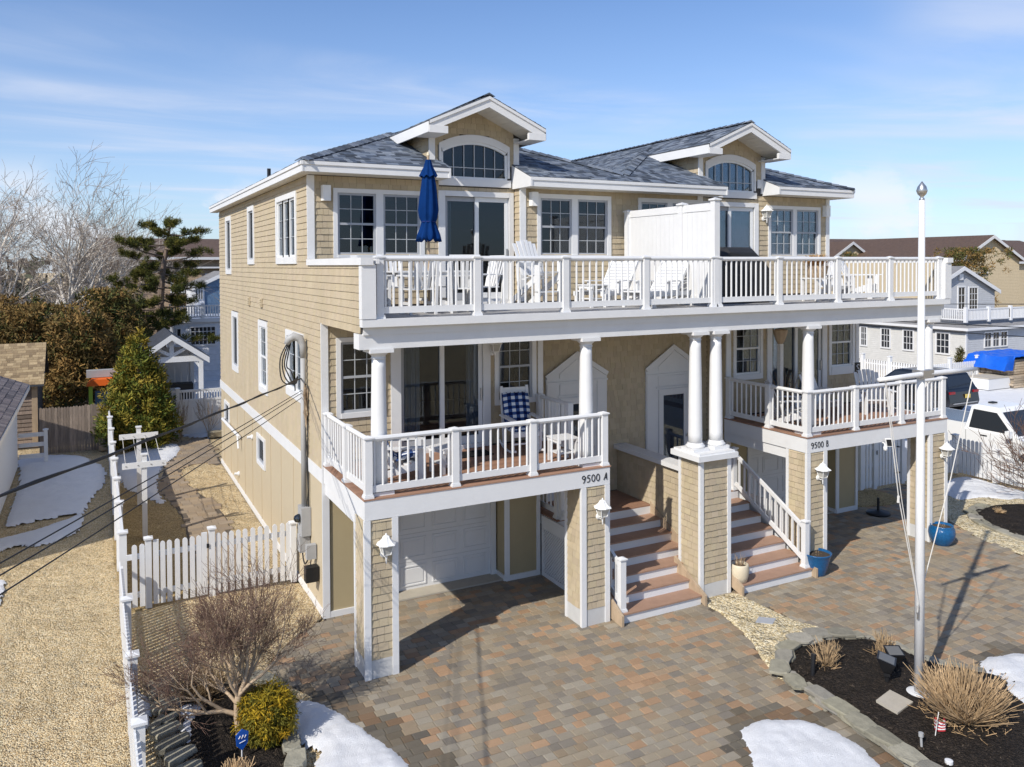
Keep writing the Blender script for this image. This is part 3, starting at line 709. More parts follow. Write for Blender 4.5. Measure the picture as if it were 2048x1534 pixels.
# ================================================================ piers, decks, rails, stairs
NSH = 0
def pier(x0, x1, y0, y1, z1, indiv, skirt=.30, cb=.09):
    b = MB(); b.box(x0+.02, x1-.02, y0+.02, y1-.02, 0, z1)
    po = b.build('porch_pier', 'interior', HOUSE)
    s = MB(); s.box(x0+.004, x1-.004, y0+.004, y1-.004, 0, skirt); s.build('pier_skirt', 'skirt', po)
    t = MB()
    for a0, a1 in ((x0-.012, x0+cb), (x1-cb, x1+.012)): t.box(a0, a1, y0-.012, y0+.02, 0, z1)
    t.box(x0-.010, x0+.02, y0+.02, y0+.055, 0, z1); t.box(x0-.012, x0+.02, y1-.06, y1+.01, 0, z1)
    t.split('corner_board', 'white', po)
    rest = MB(); W = ('F', y0+.018)
    if indiv: shakes(W, lambda z: [(x0+cb, x1-cb)], skirt, z1-.005, (), None, po)
    else: shakes(W, lambda z: [(x0+cb, x1-cb)], skirt, z1-.005, (), rest)
    shakes(('L', x0+.018), lambda z: [(y0+.055, y1-.06)], skirt, z1-.005, (), rest)
    rest.build('pier_shingles', 'shake', po, kind='stuff')
    return po
pier(0, .53, 0, .57, 2.505, True); pier(3.98, 4.56, 0, .57, 2.505, True); pier(9.55, 10.12, 0, .57, 2.505, True); pier(13.5, 14.12, 0, .57, 2.505, False)
pc = pier(6.65, 7.40, -.04, .60, 2.69, True, .28, .075)
c = MB(); c.box(6.53, 7.52, -.14, .72, 2.695, 2.80); c.box(6.58, 7.47, -.10, .68, 2.80, 2.835); c.build('pier_cap', 'white', pc)
# low wall between the two stairs
lw = MB(); lw.box(6.985, 7.115, .60, YE, 0, 2.26); lo = lw.build('dividing_wall', 'interior', HOUSE)
q = MB(); shakes(('L', 6.985), lambda z: [(.66, YE-.02)], .4, 2.255, (), q); q.build('wall_shingles', 'shake', lo, kind='stuff')
q = MB(); q.box(6.88, 7.22, .58, YE-.01, 2.262, 2.36); q.build('wall_cap', 'white', lo)
q = MB(); q.box(6.955, 6.985, .56, .66, 0, 2.26); q.build('corner_board', 'white', lo)
# ---- decks
def deck(x0, x1):
    f = MB(); f.box(x0, x1, 0, .04, 2.51, 2.822); f.box(x0-.002, x0+.035, .041, YL-.04, 2.511, 2.821); f.box(x1-.035, x1+.002, .041, YL-.04, 2.511, 2.821)
    do = f.build('porch_deck', 'white', HOUSE)
    n = 18; w = (YL-.03)/n
    for i in range(n):
        y = i*w; c = RND.uniform(.85, 1.15)
        MB().box(x0-.018, x1+.018, y-.015+.003, y-.015+w-.003, 2.822, 2.846, (c, c, c)).build('deck_board', 'deck', do)
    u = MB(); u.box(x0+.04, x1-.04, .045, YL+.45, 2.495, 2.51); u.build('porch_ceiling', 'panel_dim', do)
    h = MB(); h.box(x0+.03, x0+.08, .6, YL, 2.29, 2.51); h.build('side_header', 'white', do)
    return do
dA = deck(0, 4.58); dB = deck(9.55, 14.12)
# house numbers in thin hand-drawn strokes
GLYPH = {'9': [[(.62, .72), (.45, .95), (.18, .92), (.06, .70), (.22, .50), (.50, .52), (.66, .78), (.58, .40), (.38, .05), (.22, -.02)]],
         '5': [[(.62, .97), (.22, .95), (.16, .58), (.42, .62), (.58, .40), (.48, .12), (.22, .0), (.05, .08)]],
         '0': [[(.36, 1), (.14, .82), (.06, .5), (.14, .15), (.34, 0), (.56, .16), (.64, .5), (.56, .84), (.36, 1)]],
         'A': [[(.04, 0), (.30, .5), (.52, 1), (.56, .5), (.62, 0)], [(.20, .30), (.58, .34)]],
         'B': [[(.14, 0), (.14, 1)], [(.04, .98), (.42, 1), (.50, .78), (.40, .58), (.10, .54)], [(.40, .56), (.56, .34), (.48, .06), (.14, 0)]]}
def number(txt, x, z, h, par, y=-.004):
    for ch in txt:
        if ch != ' ':
            m = MB()
            for st in GLYPH[ch]:
                m.tube(smooth_path([(x+p[0]*h*.92, y, z+p[1]*h) for p in st], 3), .0085, 6)
            m.build('house_number', 'black', par)
        x += h*.80 if ch != ' ' else h*.48
number('9500 A', 3.98, 2.60, .125, dA); number('9500 B', 9.66, 2.60, .12, dB)
# upper deck
f = MB(); f.box(-.02, XR+.04, -.02, .06, 5.53, 5.655); f.box(.03, XR-.02, .10, .16, 5.40, 5.53); f.box(-.03, XR-.06, .13, .42, 5.17, 5.415); f.box(-.02, .05, .06, .13, 5.53, 5.655)
uo = f.build('upper_deck', 'white', HOUSE)
u = MB(); u.box(.05, XR-.05, .16, YE, 5.42, 5.445); u.box(.05, XR-.05, .06, YU, 5.54, 5.60); u.build('porch_ceiling', 'soffit', uo)
for i in range(24):
    MB().box(.10, XR-.10, .07+i*.144, .07+i*.144+.138, 5.61, 5.645).build('deck_board', 'deck_grey', uo)
hw = MB()
hw.box(-.05, .15, -.06, YU, 6.50, 6.615); hw.box(-.03, .20, -.03, .12, 5.66, 6.50); hw.box(.20, .25, -.06, .10, 6.52, 6.60)
hw.box(XR-.12, XR+.08, -.06, YU, 6.50, 6.615); hw.box(XR-.16, XR+.06, -.03, .12, 5.66, 6.50)
hw.split('half_wall_cap', 'white', uo)
# ---- railings
PM = {}
def post_mesh(h):
    if h in PM: return PM[h]
    m = MB(); w = .058
    m.box(-w, w, -w, w, 0, h-.05); m.box(-w-.02, w+.02, -w-.02, w+.02, 0, .03); m.box(-w-.012, w+.012, -w-.012, w+.012, .03, .055)
    m.box(-w-.022, w+.022, -w-.022, w+.022, h-.05, h-.028)
    a = w+.022; m.add([(-a, -a, h-.028), (a, -a, h-.028), (a, a, h-.028), (-a, a, h-.028), (0, 0, h)], [(0, 1, 4), (1, 2, 4), (2, 3, 4), (3, 0, 4)])
    me = bpy.data.meshes.new('post'); me.from_pydata(m.v, [], m.f); me.materials.append(MATS['vinyl']); PM[h] = me; return me
def bal_mesh(h):
    k = ('b', h)
    if k in PM: return PM[k]
    m = MB(); m.lathe([(.019, 0), (.019, h)], 6, col=None)
    me = bpy.data.meshes.new('baluster'); me.from_pydata(m.v, [], m.f); me.materials.append(MATS['vinyl']); PM[k] = me; return me
def railing(posts, zf, h, nb, skip=(), par=None):
    """posts: list of (x,y); straight bays between neighbours"""
    ro = bpy.data.objects.new('railing', None); COL.objects.link(ro); ro.parent = par or HOUSE; m = MB(); lo_ = MB()
    for i in range(len(posts)-1):
        if i in skip: continue
        (x0, y0), (x1, y1) = posts[i], posts[i+1]; d = Vector((x1-x0, y1-y0, 0)); L = d.length; d.normalize()
        a = Vector((x0, y0, zf))+d*.058; b = Vector((x1, y1, zf))-d*.058
        zt = h-.075
        m.tube([a+Vector((0, 0, zt+.012)), b+Vector((0, 0, zt+.012))], .042, 8)
        lo_.bar(a+Vector((0, 0, .13)), b+Vector((0, 0, .13)), .045, .105)
    m.split('top_rail', 'vinyl', ro); lo_.split('bottom_rail', 'vinyl', ro)
    for (x, y) in posts:
        o = obj('post', post_mesh(h), ro); o.location = (x, y, zf)
    for i in range(len(posts)-1):
        if i in skip: continue
        (x0, y0), (x1, y1) = posts[i], posts[i+1]; n = nb[i] if isinstance(nb, (list, tuple)) else nb
        for k in range(n):
            t = (k+.75)/(n+.5); o = obj('baluster', bal_mesh(round(h-.095-.182, 3)), ro); o.location = (x0+(x1-x0)*t, y0+(y1-y0)*t, zf+.182)
    return ro
UP = [.30, 1.99, 3.71, 5.46, 7.15, 8.84, 10.56, 12.24, 13.93]
railing([(x, .12) for x in UP[:4]]+[(7.09, .12)], 5.655, 1.01, 12); railing([(7.21, .12)]+[(x, .12) for x in UP[5:]], 5.655, 1.0, 12)
zf = 2.846
railing([(.06, 2.42), (.06, 1.18), (.08, .08), (1.56, .08), (3.02, .08), (4.50, .08)], zf, .985, [8, 7, 10, 10, 10])
railing([(4.50, 2.45), (4.50, 1.28)], zf, .985, 8)
railing([(9.62, 2.42), (9.62, 1.15), (9.63, .08), (11.08, .08), (12.58, .08), (14.04, .08)], zf, .985, [8, 7, 10, 10, 10])
# ---- privacy screen on the upper deck
ps = MB(); X = 7.15
ps.box(X-.03, X+.03, .18, 3.0, 7.55, 7.70); ps.box(X-.03, X+.03, .18, 3.0, 5.72, 5.86)
pso = bpy.data.objects.new('privacy_screen', None); COL.objects.link(pso); pso.parent = HOUSE; ps.split('screen_rail', 'vinyl', pso)
for y, zt in ((.12, 7.80), (1.12, 7.77), (3.02, 7.74)):
    m = MB(); m.box(X-.065, X+.065, y-.065, y+.065, 5.66, zt-.06); m.box(X-.09, X+.09, y-.09, y+.09, zt-.06, zt-.03)
    m.add([(X-.085, y-.085, zt-.03), (X+.085, y-.085, zt-.03), (X+.085, y+.085, zt-.03), (X-.085, y+.085, zt-.03), (X, y, zt)], [(0, 1, 4), (1, 2, 4), (2, 3, 4), (3, 0, 4)]); m.build('post', 'vinyl', pso)
for i in range(19):
    y = .19+i*.148
    MB().box(X-.016, X+.016, y+.002, y+.146, 5.84, 7.56).build('board', 'vinyl', pso)
# ---- round columns
def column(x, y, z0, z1):
    h = z1-z0; m = MB(); pr = []
    for i in range(13):
        t = i/12; pr.append((.135-.028*t**1.7, .14+(h-.28)*t))
    m.lathe(pr, 28, x, y, z0); co = m.build('porch_column', 'vinyl', HOUSE, smooth=True)
    b = MB(); b.box(x-.19, x+.19, y-.19, y+.19, z0, z0+.055); bo = b.build('column_plinth', 'vinyl', co)
    b = MB(); b.lathe([(.182, .055), (.19, .075), (.188, .098), (.165, .11), (.158, .13), (.15, .145), (.135, .15)], 28, x, y, z0); b.build('column_base', 'vinyl', co, smooth=True)
    k = MB(); k.lathe([(.107, h-.17), (.122, h-.165), (.122, h-.15), (.110, h-.145), (.112, h-.115), (.135, h-.10), (.158, h-.075), (.175, h-.06)], 28, x, y, z0); k.build('column_capital', 'vinyl', co, smooth=True)
    k = MB(); k.box(x-.195, x+.195, y-.195, y+.195, z1-.06, z1-.002); k.build('column_abacus', 'vinyl', co)
for x, z0 in ((.33, 2.846), (4.25, 2.846), (6.79, 2.836), (7.31, 2.836), (9.87, 2.846), (13.78, 2.846)): column(x, .28, z0, 5.17)
# ---- landing and stairs
RISE, RUN = .183, .36
lm = MB(); lm.box(4.6, 9.6, 1.98, YE, 1.05, 1.255); la = lm.build('landing', 'white', HOUSE)
for i in range(9):
    MB().box(4.60, 6.98, 1.95+i*.144, 1.95+i*.144+.139, 1.257, 1.283, (1, 1, 1)).build('deck_board', 'deck', la)
    MB().box(7.12, 9.60, 1.95+i*.144, 1.95+i*.144+.139, 1.257, 1.283, (1, 1, 1)).build('deck_board', 'deck', la)
def stairs(xo, xi_low, xi_high):
    sgn = 1 if xi_low > xo else -1
    m = MB()
    # side stringer of bare wood against the dividing wall, and the low one at the outer edge
    so = None
    st = MB()
    def strip(x0, x1, ya, yb, off):
        za = lambda y: (y+.21)/RUN*RISE
        st.prism([(ya, max(0, za(ya)-.12)), (yb, max(0, za(yb)-.12)), (yb, za(yb)+off), (ya, za(ya)+off)], min(x0, x1), max(x0, x1), 'x')
    strip(xi_high-.035*sgn, xi_high, .62, 1.95, .26)
    strip(xi_low, xi_low+.05*sgn, -.33, .60, .26); strip(xo-.05*sgn, xo, -.33, .1, .26)
    so = bpy.data.objects.new('stairs', None); COL.objects.link(so); so.parent = HOUSE; st.split('stringer', 'wood', so)
    for i in range(7):
        y = -.21+i*RUN; xi = xi_low if y+RUN*.5 < .62 else xi_high-.035*sgn
        if i == 6: break
        r = MB(); r.box(xo, xi, y, y+.025, i*RISE, (i+1)*RISE-.028); r.build('riser', 'white', so)
        t = MB(); t.box(xo, xi, y-.03, y+RUN+.024, (i+1)*RISE-.027, (i+1)*RISE); t.build('tread', 'tread', so)
        b = MB(); b.box(xo+.03*sgn, xi-.03*sgn, y+.03, y+RUN, 0, (i+1)*RISE-.03); b.build('step_core', 'interior', so)
    r = MB(); r.box(xo, xi_high-.035*sgn, 1.95, 1.975, 6*RISE, 1.255); r.build('riser', 'white', so)
    return so
sA = stairs(4.66, 6.52, 6.985); sB = stairs(9.46, 7.50, 7.115)
def stair_rail(x, so):
    y0, y1 = -.05, 1.95; z0 = RISE; z1 = 7*RISE; h = .88
    m = MB()
    for off, w, hh in ((h-.05, .06, .07), (.16, .045, .09)):
        m.bar((x, y0, z0+off), (x, y1, z1+off), w, hh)
    m.split('stair_rail', 'vinyl', so)
    for k in range(12):
        t = (k+.8)/12.6; y = y0+(y1-y0)*t; z = z0+(z1-z0)*t
        b = MB(); b.box(x-.018, x+.018, y-.018, y+.018, z+.2, z+h-.08); b.build('baluster', 'vinyl', so)
    for y, z in ((y0-.06, RISE), (y1+.06, z1)):
        o = obj('newel_post', post_mesh(1.0), so); o.location = (x, y, z)
stair_rail(4.76, sA); stair_rail(9.38, sB)
railing([(4.72, 2.1), (4.72, 3.15)], 1.283, .93, 6); railing([(9.36, 2.08), (9.36, 3.15)], 1.283, .93, 6)
# ---- entry doors under peaked surrounds
def entry(x0, x1, xp, zs, zp):
    W = FE; m = MB(); m.prism([(x0, 1.285), (x1, 1.285), (x1, zs), (xp, zp), (x0, zs)], YE-.045, YE-.0005, 'y')
    eo = m.build('entry_surround', 'white', HOUSE)
    t = MB()
    t.box(x0+.02, x0+.27, YE-.065, YE-.045, 1.285, 3.86); t.box(x1-.27, x1-.02, YE-.065, YE-.045, 1.285, 3.86); t.box(x0-.01, x1+.01, YE-.075, YE-.045, 3.862, 3.90)
    t.box(x0+.35, x1-.35, YE-.06, YE-.045, 3.60, 3.84); t.box(x0+.30, x1-.30, YE-.07, YE-.045, 3.555, 3.585)
    # peaked cap boards and the inner panel
    for a, b in (((x0-.03, zs), (xp, zp+.02)), ((xp, zp+.02), (x1+.03, zs))):
        dx = b[0]-a[0]; dz = b[1]-a[1]; L = math.hypot(dx, dz); n = (-dz/L, dx/L)
        P = [(a[0]-n[0]*.10, a[1]-n[1]*.10), (b[0]-n[0]*.10, b[1]-n[1]*.10), b, a]
        e_ = .003 if a[0] < xp-.01 and b[0] > a[0] and a[0] < x0 else 0
        t.prism(P, YE-.085+e_, YE-.045, 'y')
    wi = (x1-x0)*.27
    t.prism([(xp-wi*1.05, zs-.08), (xp+wi*1.05, zs-.08), (xp+wi*1.05, zs+.02), (xp, zp-.16), (xp-wi*1.05, zs+.02)], YE-.058, YE-.045, 'y')
    t.build('entry_moulding', 'white', eo)
    d0, d1 = x0+.36, x1-.36
    d = MB(); d.box(d0, d0+.13, YE-.075, YE-.045, 1.29, 3.53); d.box(d1-.13, d1, YE-.075, YE-.045, 1.29, 3.53); d.box(d0+.13, d1-.13, YE-.074, YE-.045, 3.38, 3.53); d.box(d0+.13, d1-.13, YE-.074, YE-.045, 1.29, 1.5)
    do = d.build('entry_door', 'white', eo)
    g = MB(); g.box(d0+.13, d1-.13, YE-.062, YE-.056, 1.5, 3.38); g.build('pane', 'glass', eo)
    g = MB(); g.box(d0+.13, d1-.13, YE-.050, YE-.046, 1.5, 3.38); g.build('door_reflection_sheet', 'reflection_blue', eo)  # added sheet behind the pane, coloured like its bluish reflections
    k = MB(); k.lathe([(.012, 0), (.03, .02), (.034, .04), (.02, .06)], 12); ko = k.build('door_knob', 'steel', eo); ko.location = (d1-.06, YE-.075, 2.38); ko.rotation_euler = (math.pi/2, 0, 0)
    return eo
entry(5.08, 6.68, 5.88, 4.05, 4.54); entry(7.78, 9.37, 8.58, 4.05, 4.56)
# ---- ground floor: garage recesses, tan panels, lattice
def garage(xa, g0, g1, xb):
    m = MB()
    m.box(xa, g0-.12, YL-.0, YL+.1, 0, 2.5); m.box(g1+.14, xb, YL, YL+.1, 0, 2.5)
    m.box(g0-.22, g0-.12, YL+.1, 2.98, 0, 2.5); m.box(g1+.14, g1+.24, YL+.1, 2.98, 0, 2.5); m.box(g0-.22, g1+.24, 2.98, 3.08, 2.33, 2.6)
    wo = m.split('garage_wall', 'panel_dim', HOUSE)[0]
    t = MB(); t.box(xa, g0-.12, YL-.03, YL, 0, .11); t.box(g1+.14, xb, YL-.03, YL, 0, .11); t.box(g1+.11, g1+.22, YL-.034, YL, .11, 2.5); t.box(g1+.11, g1+.14, YL, 2.98, 0, .11)
    t.box(g0-.20, g0-.09, YL-.034, YL, .11, 2.5); t.box(xb-.08, xb, YL-.034, YL, .11, 2.5)
    t.box(g0-.09, g0, 2.93, 3.0, 0, 2.36); t.box(g1, g1+.11, 2.93, 3.0, 0, 2.36); t.box(g0, g1, 2.93, 3.0, 2.26, 2.36); t.split('garage_trim', 'white', wo)
    d = MB(); d.box(g0, g1, 3.0, 3.04, .02, 2.26); do = d.build('garage_door', 'white', HOUSE)
    for r in range(4):
        for c_ in range(4):
            w = (g1-g0)/4; a = g0+c_*w+.07; b = g0+(c_+1)*w-.07; z0 = .02+r*.56+.08; z1 = .02+(r+1)*.56-.08
            p = MB()
            for (l, rr, lo_, hi) in ((a, b, z0, z0+.025), (a, b, z1-.025, z1), (a, a+.025, z0+.025, z1-.025), (b-.025, b, z0+.025, z1-.025)): p.box(l, rr, 2.985, 3.0, lo_, hi)
            p.box(a+.06, b-.06, 2.99, 3.0, z0+.06, z1-.06); p.build('door_panel', 'white', do)
        if r: q = MB(); q.box(g0, g1, 2.996, 3.0, .02+r*.56-.004, .02+r*.56+.004); q.build('panel_joint', 'skirt', do)
    s = MB(); s.box(g0-.1, g1+.12, 2.60, 3.0, 0, .03); s.build('garage_apron', 'concrete', HOUSE)
garage(.05, .88, 3.60, 4.54); garage(9.7, 10.5, 13.22, XR)
lt = MB(); lx = 4.56
lt.box(lx, lx+.04, .57, 2.5, 0, .09); lt.box(lx, lx+.04, .57, 2.5, 1.0, 1.26); lt.box(lx, lx+.04, 2.42, 2.5, .09, 1.0); lt.box(lx, lx+.04, .57, .63, .09, 1.0)
lat = lt.build('lattice_panel', 'white', HOUSE)
l2 = MB()
a = .63-.95
while a < 2.42:
    for sg in (1, -1):
        ya, yb = (a, a+.91) if sg > 0 else (a+.91, a); za, zb = .09, 1.0
        def clip(ya, yb, za, zb):
            P = [(ya, za), (yb, zb)]; out = []
            t0, t1 = 0, 1; d = yb-ya
            for lim, s in ((.63, 1), (2.42, -1)):
                t = (lim-ya)/d
                if s*d > 0: t0 = max(t0, t)
                else: t1 = min(t1, t)
            return t0, t1
        t0, t1 = clip(ya, yb, za, zb)
        if t1-t0 > .03:
            l2.bar((lx+.01+(.012 if sg > 0 else 0), ya+(yb-ya)*t0, za+(zb-za)*t0), (lx+.01+(.012 if sg > 0 else 0), ya+(yb-ya)*t1, za+(zb-za)*t1), .010, .030, (0, 0, 1))
    a += .075
l2.build('lattice', 'white', lat, kind='stuff')
# light-blocking body under the landing
ub = MB(); ub.box(4.64, 9.5, 2.0, YE, 0, 1.0); ub.build('landing_core', 'interior', HOUSE)
sd = MB(); sd.box(9.56, 9.6, .6, 2.5, 0, 1.25); sd.build('stair_side', 'white', HOUSE)
# ================================================================ ground
def struct(o, kind='structure'): o['kind'] = kind; return o
def sheet(name, poly, z, m, kind='structure', th=.0, parent=None):
    b = MB(); n = len(poly)
    if th: b.prism(poly, z-th, z)
    else: b.add([(p[0], p[1], z) for p in poly], [tuple(range(n))])
    o = b.build(name, m, parent); o['kind'] = kind; return o
def ccw(P):
    a = sum(P[i][0]*P[(i+1) % len(P)][1]-P[(i+1) % len(P)][0]*P[i][1] for i in range(len(P)))
    return P if a > 0 else list(reversed(P))
sheet('ground', [(-700, -300), (800, -300), (800, 900), (-700, 900)], -.05, 'gravel_tan')
sheet('far_yard', [(-60, 21.4), (200, 21.4), (300, 300), (-200, 300)], -.042, 'dirt')
sheet('side_yard', ccw([(15.3, -9), (90, -20), (120, 60), (14.2, 60), (14.2, 4)]), -.044, 'gravel_tan')
sheet('snowy_lot', ccw([(20.6, -3), (60, -8), (70, 17), (32, 17.5), (24, 12), (20.6, 8)]), -.036, 'snow')
def proj(x, y, z=0):
    d = Vector((x, y, z))-CAMLOC; w = d.dot(_fw)
    return (1024+1620.4*d.dot(_rt)/w, 560.4-1620.4*d.dot(_up)/w, w)
DRIVE = [(-.02, 3.0), (-.02, 2.53), (-.5, 2.25), (-.95, 1.75), (-1.27, 1.27), (-1.26, .81), (-1.02, .17), (-.91, -.3), (-.95, -2), (-1.1, -9), (15.0, -9), (14.1, -3.2), (14.54, -1.55), (14.77, -.38), (15.22, .54), (15.7, 1.6), (17.5, 3.6), (14.3, 3.6), (14.2, 3.0)]
DRIVE = ccw(DRIVE)
STRIP = ccw(smooth_poly([(6.66, -.05), (7.42, -.05), (7.5, -.35), (7.55, -1.53), (7.7, -1.86), (7.9, -2.50), (7.5, -2.75), (6.6, -2.9), (5.74, -3.1), (5.92, -2.47), (6.19, -1.95), (6.39, -1.43), (6.57, -.75)], 3))
BED = ccw(smooth_poly([(7.95, -2.62), (7.5, -2.34), (6.95, -2.28), (6.5, -2.38), (6.12, -2.66), (5.84, -3.1), (5.78, -3.7), (5.72, -4.2), (5.64, -4.7), (5.60, -5.3), (5.55, -6.6), (6.6, -7.4), (8.3, -7.2), (9.2, -6.2), (9.2, -5.2), (8.75, -4.4), (8.35, -3.9), (8.2, -3.4), (8.25, -3.0)], 3))
sheet('driveway', DRIVE, -.030, 'joint')
DW = bpy.data.objects['driveway']
PCOL = [((.275, .235, .178), 24), ((.295, .245, .175), 20), ((.230, .200, .160), 16), ((.315, .275, .212), 12), ((.300, .232, .155), 11), ((.370, .240, .145), 11), ((.340, .250, .165), 8)]
WETP = [[(-1.10, -.02), (-.69, -.47), (-.37, -1.42), (-.16, -2.03), (-.11, -2.6), (-1.2, -2.6)], [(5.22, -3.95), (4.66, -3.65), (4.25, -3.70), (4.03, -4.12), (3.75, -4.5), (3.5, -5.0), (5.2, -5.4), (5.42, -4.65)], [(9.06, -4.08), (9.6, -4.14), (10.1, -4.4), (10.4, -5.2), (8.75, -4.3)]]
def wet(x, y):
    q = 9
    for P in WETP:
        for a, b in zip(P, P[1:]):
            for t in (0, .25, .5, .75): q = min(q, math.hypot(x-a[0]-(b[0]-a[0])*t, y-a[1]-(b[1]-a[1])*t))
    return .52 if q < .26+.30*noise.noise((x*2.3, y*2.3, 4)) else 1
_bag = [i for i, (c, w) in enumerate(PCOL) for _ in range(w)]
def paver_geo(mb, x0, x1, y0, y1, zt, col):
    b = .007; zb = zt-.03
    mb.add([(x0, y0, zb), (x1, y0, zb), (x1, y1, zb), (x0, y1, zb), (x0, y0, zt-.006), (x1, y0, zt-.006), (x1, y1, zt-.006), (x0, y1, zt-.006), (x0+b, y0+b, zt), (x1-b, y0+b, zt), (x1-b, y1-b, zt), (x0+b, y1-b, zt)],
           [(8, 9, 10, 11), (4, 5, 9, 8), (5, 6, 10, 9), (6, 7, 11, 10), (7, 4, 8, 11), (0, 1, 5, 4), (1, 2, 6, 5), (2, 3, 7, 6), (3, 0, 4, 7)], col)
cells = []; rowp = .158; y = -7.2; rr = 0
while y < 3.5:
    x = -1.4-RND.random()*.3
    while x < 17.5:
        w = RND.choice((.158, .235, .235, .235, .158))
        cx, cy = x+w/2, y+rowp/2
        if inpoly(cx, cy, DRIVE) and not inpoly(cx, cy, BED) and not inpoly(cx, cy, STRIP) and not (4.7 < cx < 9.4 and cy > .3):
            u, v, d = proj(cx, cy)
            if d > 1 and -350 < u < 2400 and v < 1950:
                cells.append((x, w, y, -500 if (-30 < u < 2078 and v < 1570) else 0, d))
        x += w
    y += rowp
near = set(c_ for c_ in sorted(range(len(cells)), key=lambda i: (cells[i][3], cells[i][4]))[:300])
PVM = {}; stuff = MB(); g = .0035
for i, (x, w, y, _, d) in enumerate(cells):
    ci = RND.choice(_bag); base = PCOL[ci][0]; dz = RND.uniform(-.0035, .0025)
    if i in near:
        wf_ = wet(x, y); k = (round(w, 3), ci, RND.randrange(3), wf_)
        if k not in PVM:
            f = RND.uniform(.88, 1.12)*wf_; m = MB(); paver_geo(m, -w/2+g, w/2-g, -rowp/2+g, rowp/2-g, 0, tuple(c*f for c in base)); o = m.build('paver', 'paver', DW); PVM[k] = o.data; o.location = (x+w/2, y+rowp/2, dz)
        else:
            o = obj('paver', PVM[k], DW); o.location = (x+w/2, y+rowp/2, dz)
    else:
        f = RND.uniform(.86, 1.14)*wet(x, y); paver_geo(stuff, x+g, x+w-g, y+g, y+rowp-g, dz, tuple(c*f for c in base))
stuff.build('far_pavers', 'paver', DW, kind='stuff')
# gravel strips and borders
def gravel_bank(name, P, z, m, amp=.03):
    """low bank of loose stone with a feathered edge"""
    P = ccw(P); n = len(P); cx = sum(p[0] for p in P)/n; cy = sum(p[1] for p in P)/n
    b = MB(); ins = [(p[0]+(cx-p[0])*.07, p[1]+(cy-p[1])*.07) for p in P]
    b.add([(p[0]+RND.uniform(-.015, .015), p[1]+RND.uniform(-.015, .015), z) for p in P]+[(p[0], p[1], z+amp) for p in ins], [(i, (i+1) % n, (i+1) % n+n, i+n) for i in range(n)]+[tuple(range(n, 2*n))])
    o = b.build(name, m); o['kind'] = 'structure'; return o
gravel_bank('gravel_strip', STRIP, -.012, 'gravel_cream', .035)
gravel_bank('gravel_border', smooth_poly([(-.04, 2.6), (-.5, 2.2), (-1.0, 1.6), (-1.27, 1.2), (-1.22, .75), (-1.0, .12), (-.85, -.2), (-1.1, -.3), (-1.35, .3), (-1.55, .9), (-3.2, 1.2), (-3.25, 4.5), (-.04, 4.5)], 2), -.02, 'gravel_tan', .03)
gravel_bank('gravel_side', smooth_poly([(14.6, -1.6), (14.82, -.38), (15.27, .5), (15.75, 1.5), (16.6, 2.5), (18.4, 2.0), (19.8, 1.3), (19.8, -3), (15.2, -3)], 2), -.02, 'gravel_cream', .02)
gravel_bank('gravel_round', smooth_poly([(14.2, 2.75), (14.66, 2.5), (15.41, 2.36), (15.95, 2.75), (16.1, 3.22), (15.82, 3.62), (14.9, 3.65), (14.2, 3.5)], 3), .004, 'gravel_brown', .035)
# left side garden between fence and house
sheet('garden_ground', ccw([(-3.27, 4.6), (-.02, 4.6), (-.02, 21), (-3.27, 21)]), -.030, 'gravel_tan')
sheet('brown_gravel', ccw(smooth_poly([(-3.25, 4.7), (-1.75, 4.7), (-1.75, 8.9), (-1.72, 10), (-1.86, 11.5), (-2.1, 12.9), (-2.8, 13.6), (-3.25, 14)], 3)), -.022, 'gravel_brown')
PATH = ccw(smooth_poly([(-.1, 20.4), (-.95, 19.7), (-1.02, 18.78), (-1.53, 16.89), (-1.91, 14.84), (-2.06, 13.13), (-1.84, 11.57), (-1.72, 9.98), (-1.77, 8.86), (-1.79, 8.0), (-1.7, 6), (-1.6, 4.7), (-.75, 4.7), (-.85, 6.5), (-.86, 7.83), (-.77, 8.77), (-.73, 9.57), (-.85, 11.18), (-1.15, 12.79), (-1.35, 14.37), (-1.25, 15.6), (-.6, 16.3), (-.05, 15.8)], 3))
po = sheet('garden_path', PATH, -.016, 'joint')
PTC = [(.29, .225, .155), (.31, .24, .165), (.28, .22, .16), (.32, .24, .155), (.30, .24, .175)]
pst = MB(); np_ = 0; y = 4.6
while y < 20.3:
    x = -2.2-RND.random()*.2
    while x < 0:
        w = RND.choice((.24, .24, .36)); cx, cy = x+w/2, y+.12
        if inpoly(cx, cy, PATH):
            ff = RND.uniform(.88, 1.12); cc = tuple(q*ff for q in RND.choice(PTC)); np_ += 1
            m = pst if np_ > 290 else MB(); paver_geo(m, x+.004, x+w-.004, y+.004, y+.236, RND.uniform(-.002, .003), cc)
            if np_ <= 290: m.build('paver', 'paver', po)
        x += w
    y += .24
if pst.v: pst.build('far_pavers', 'paver', po, kind='stuff')
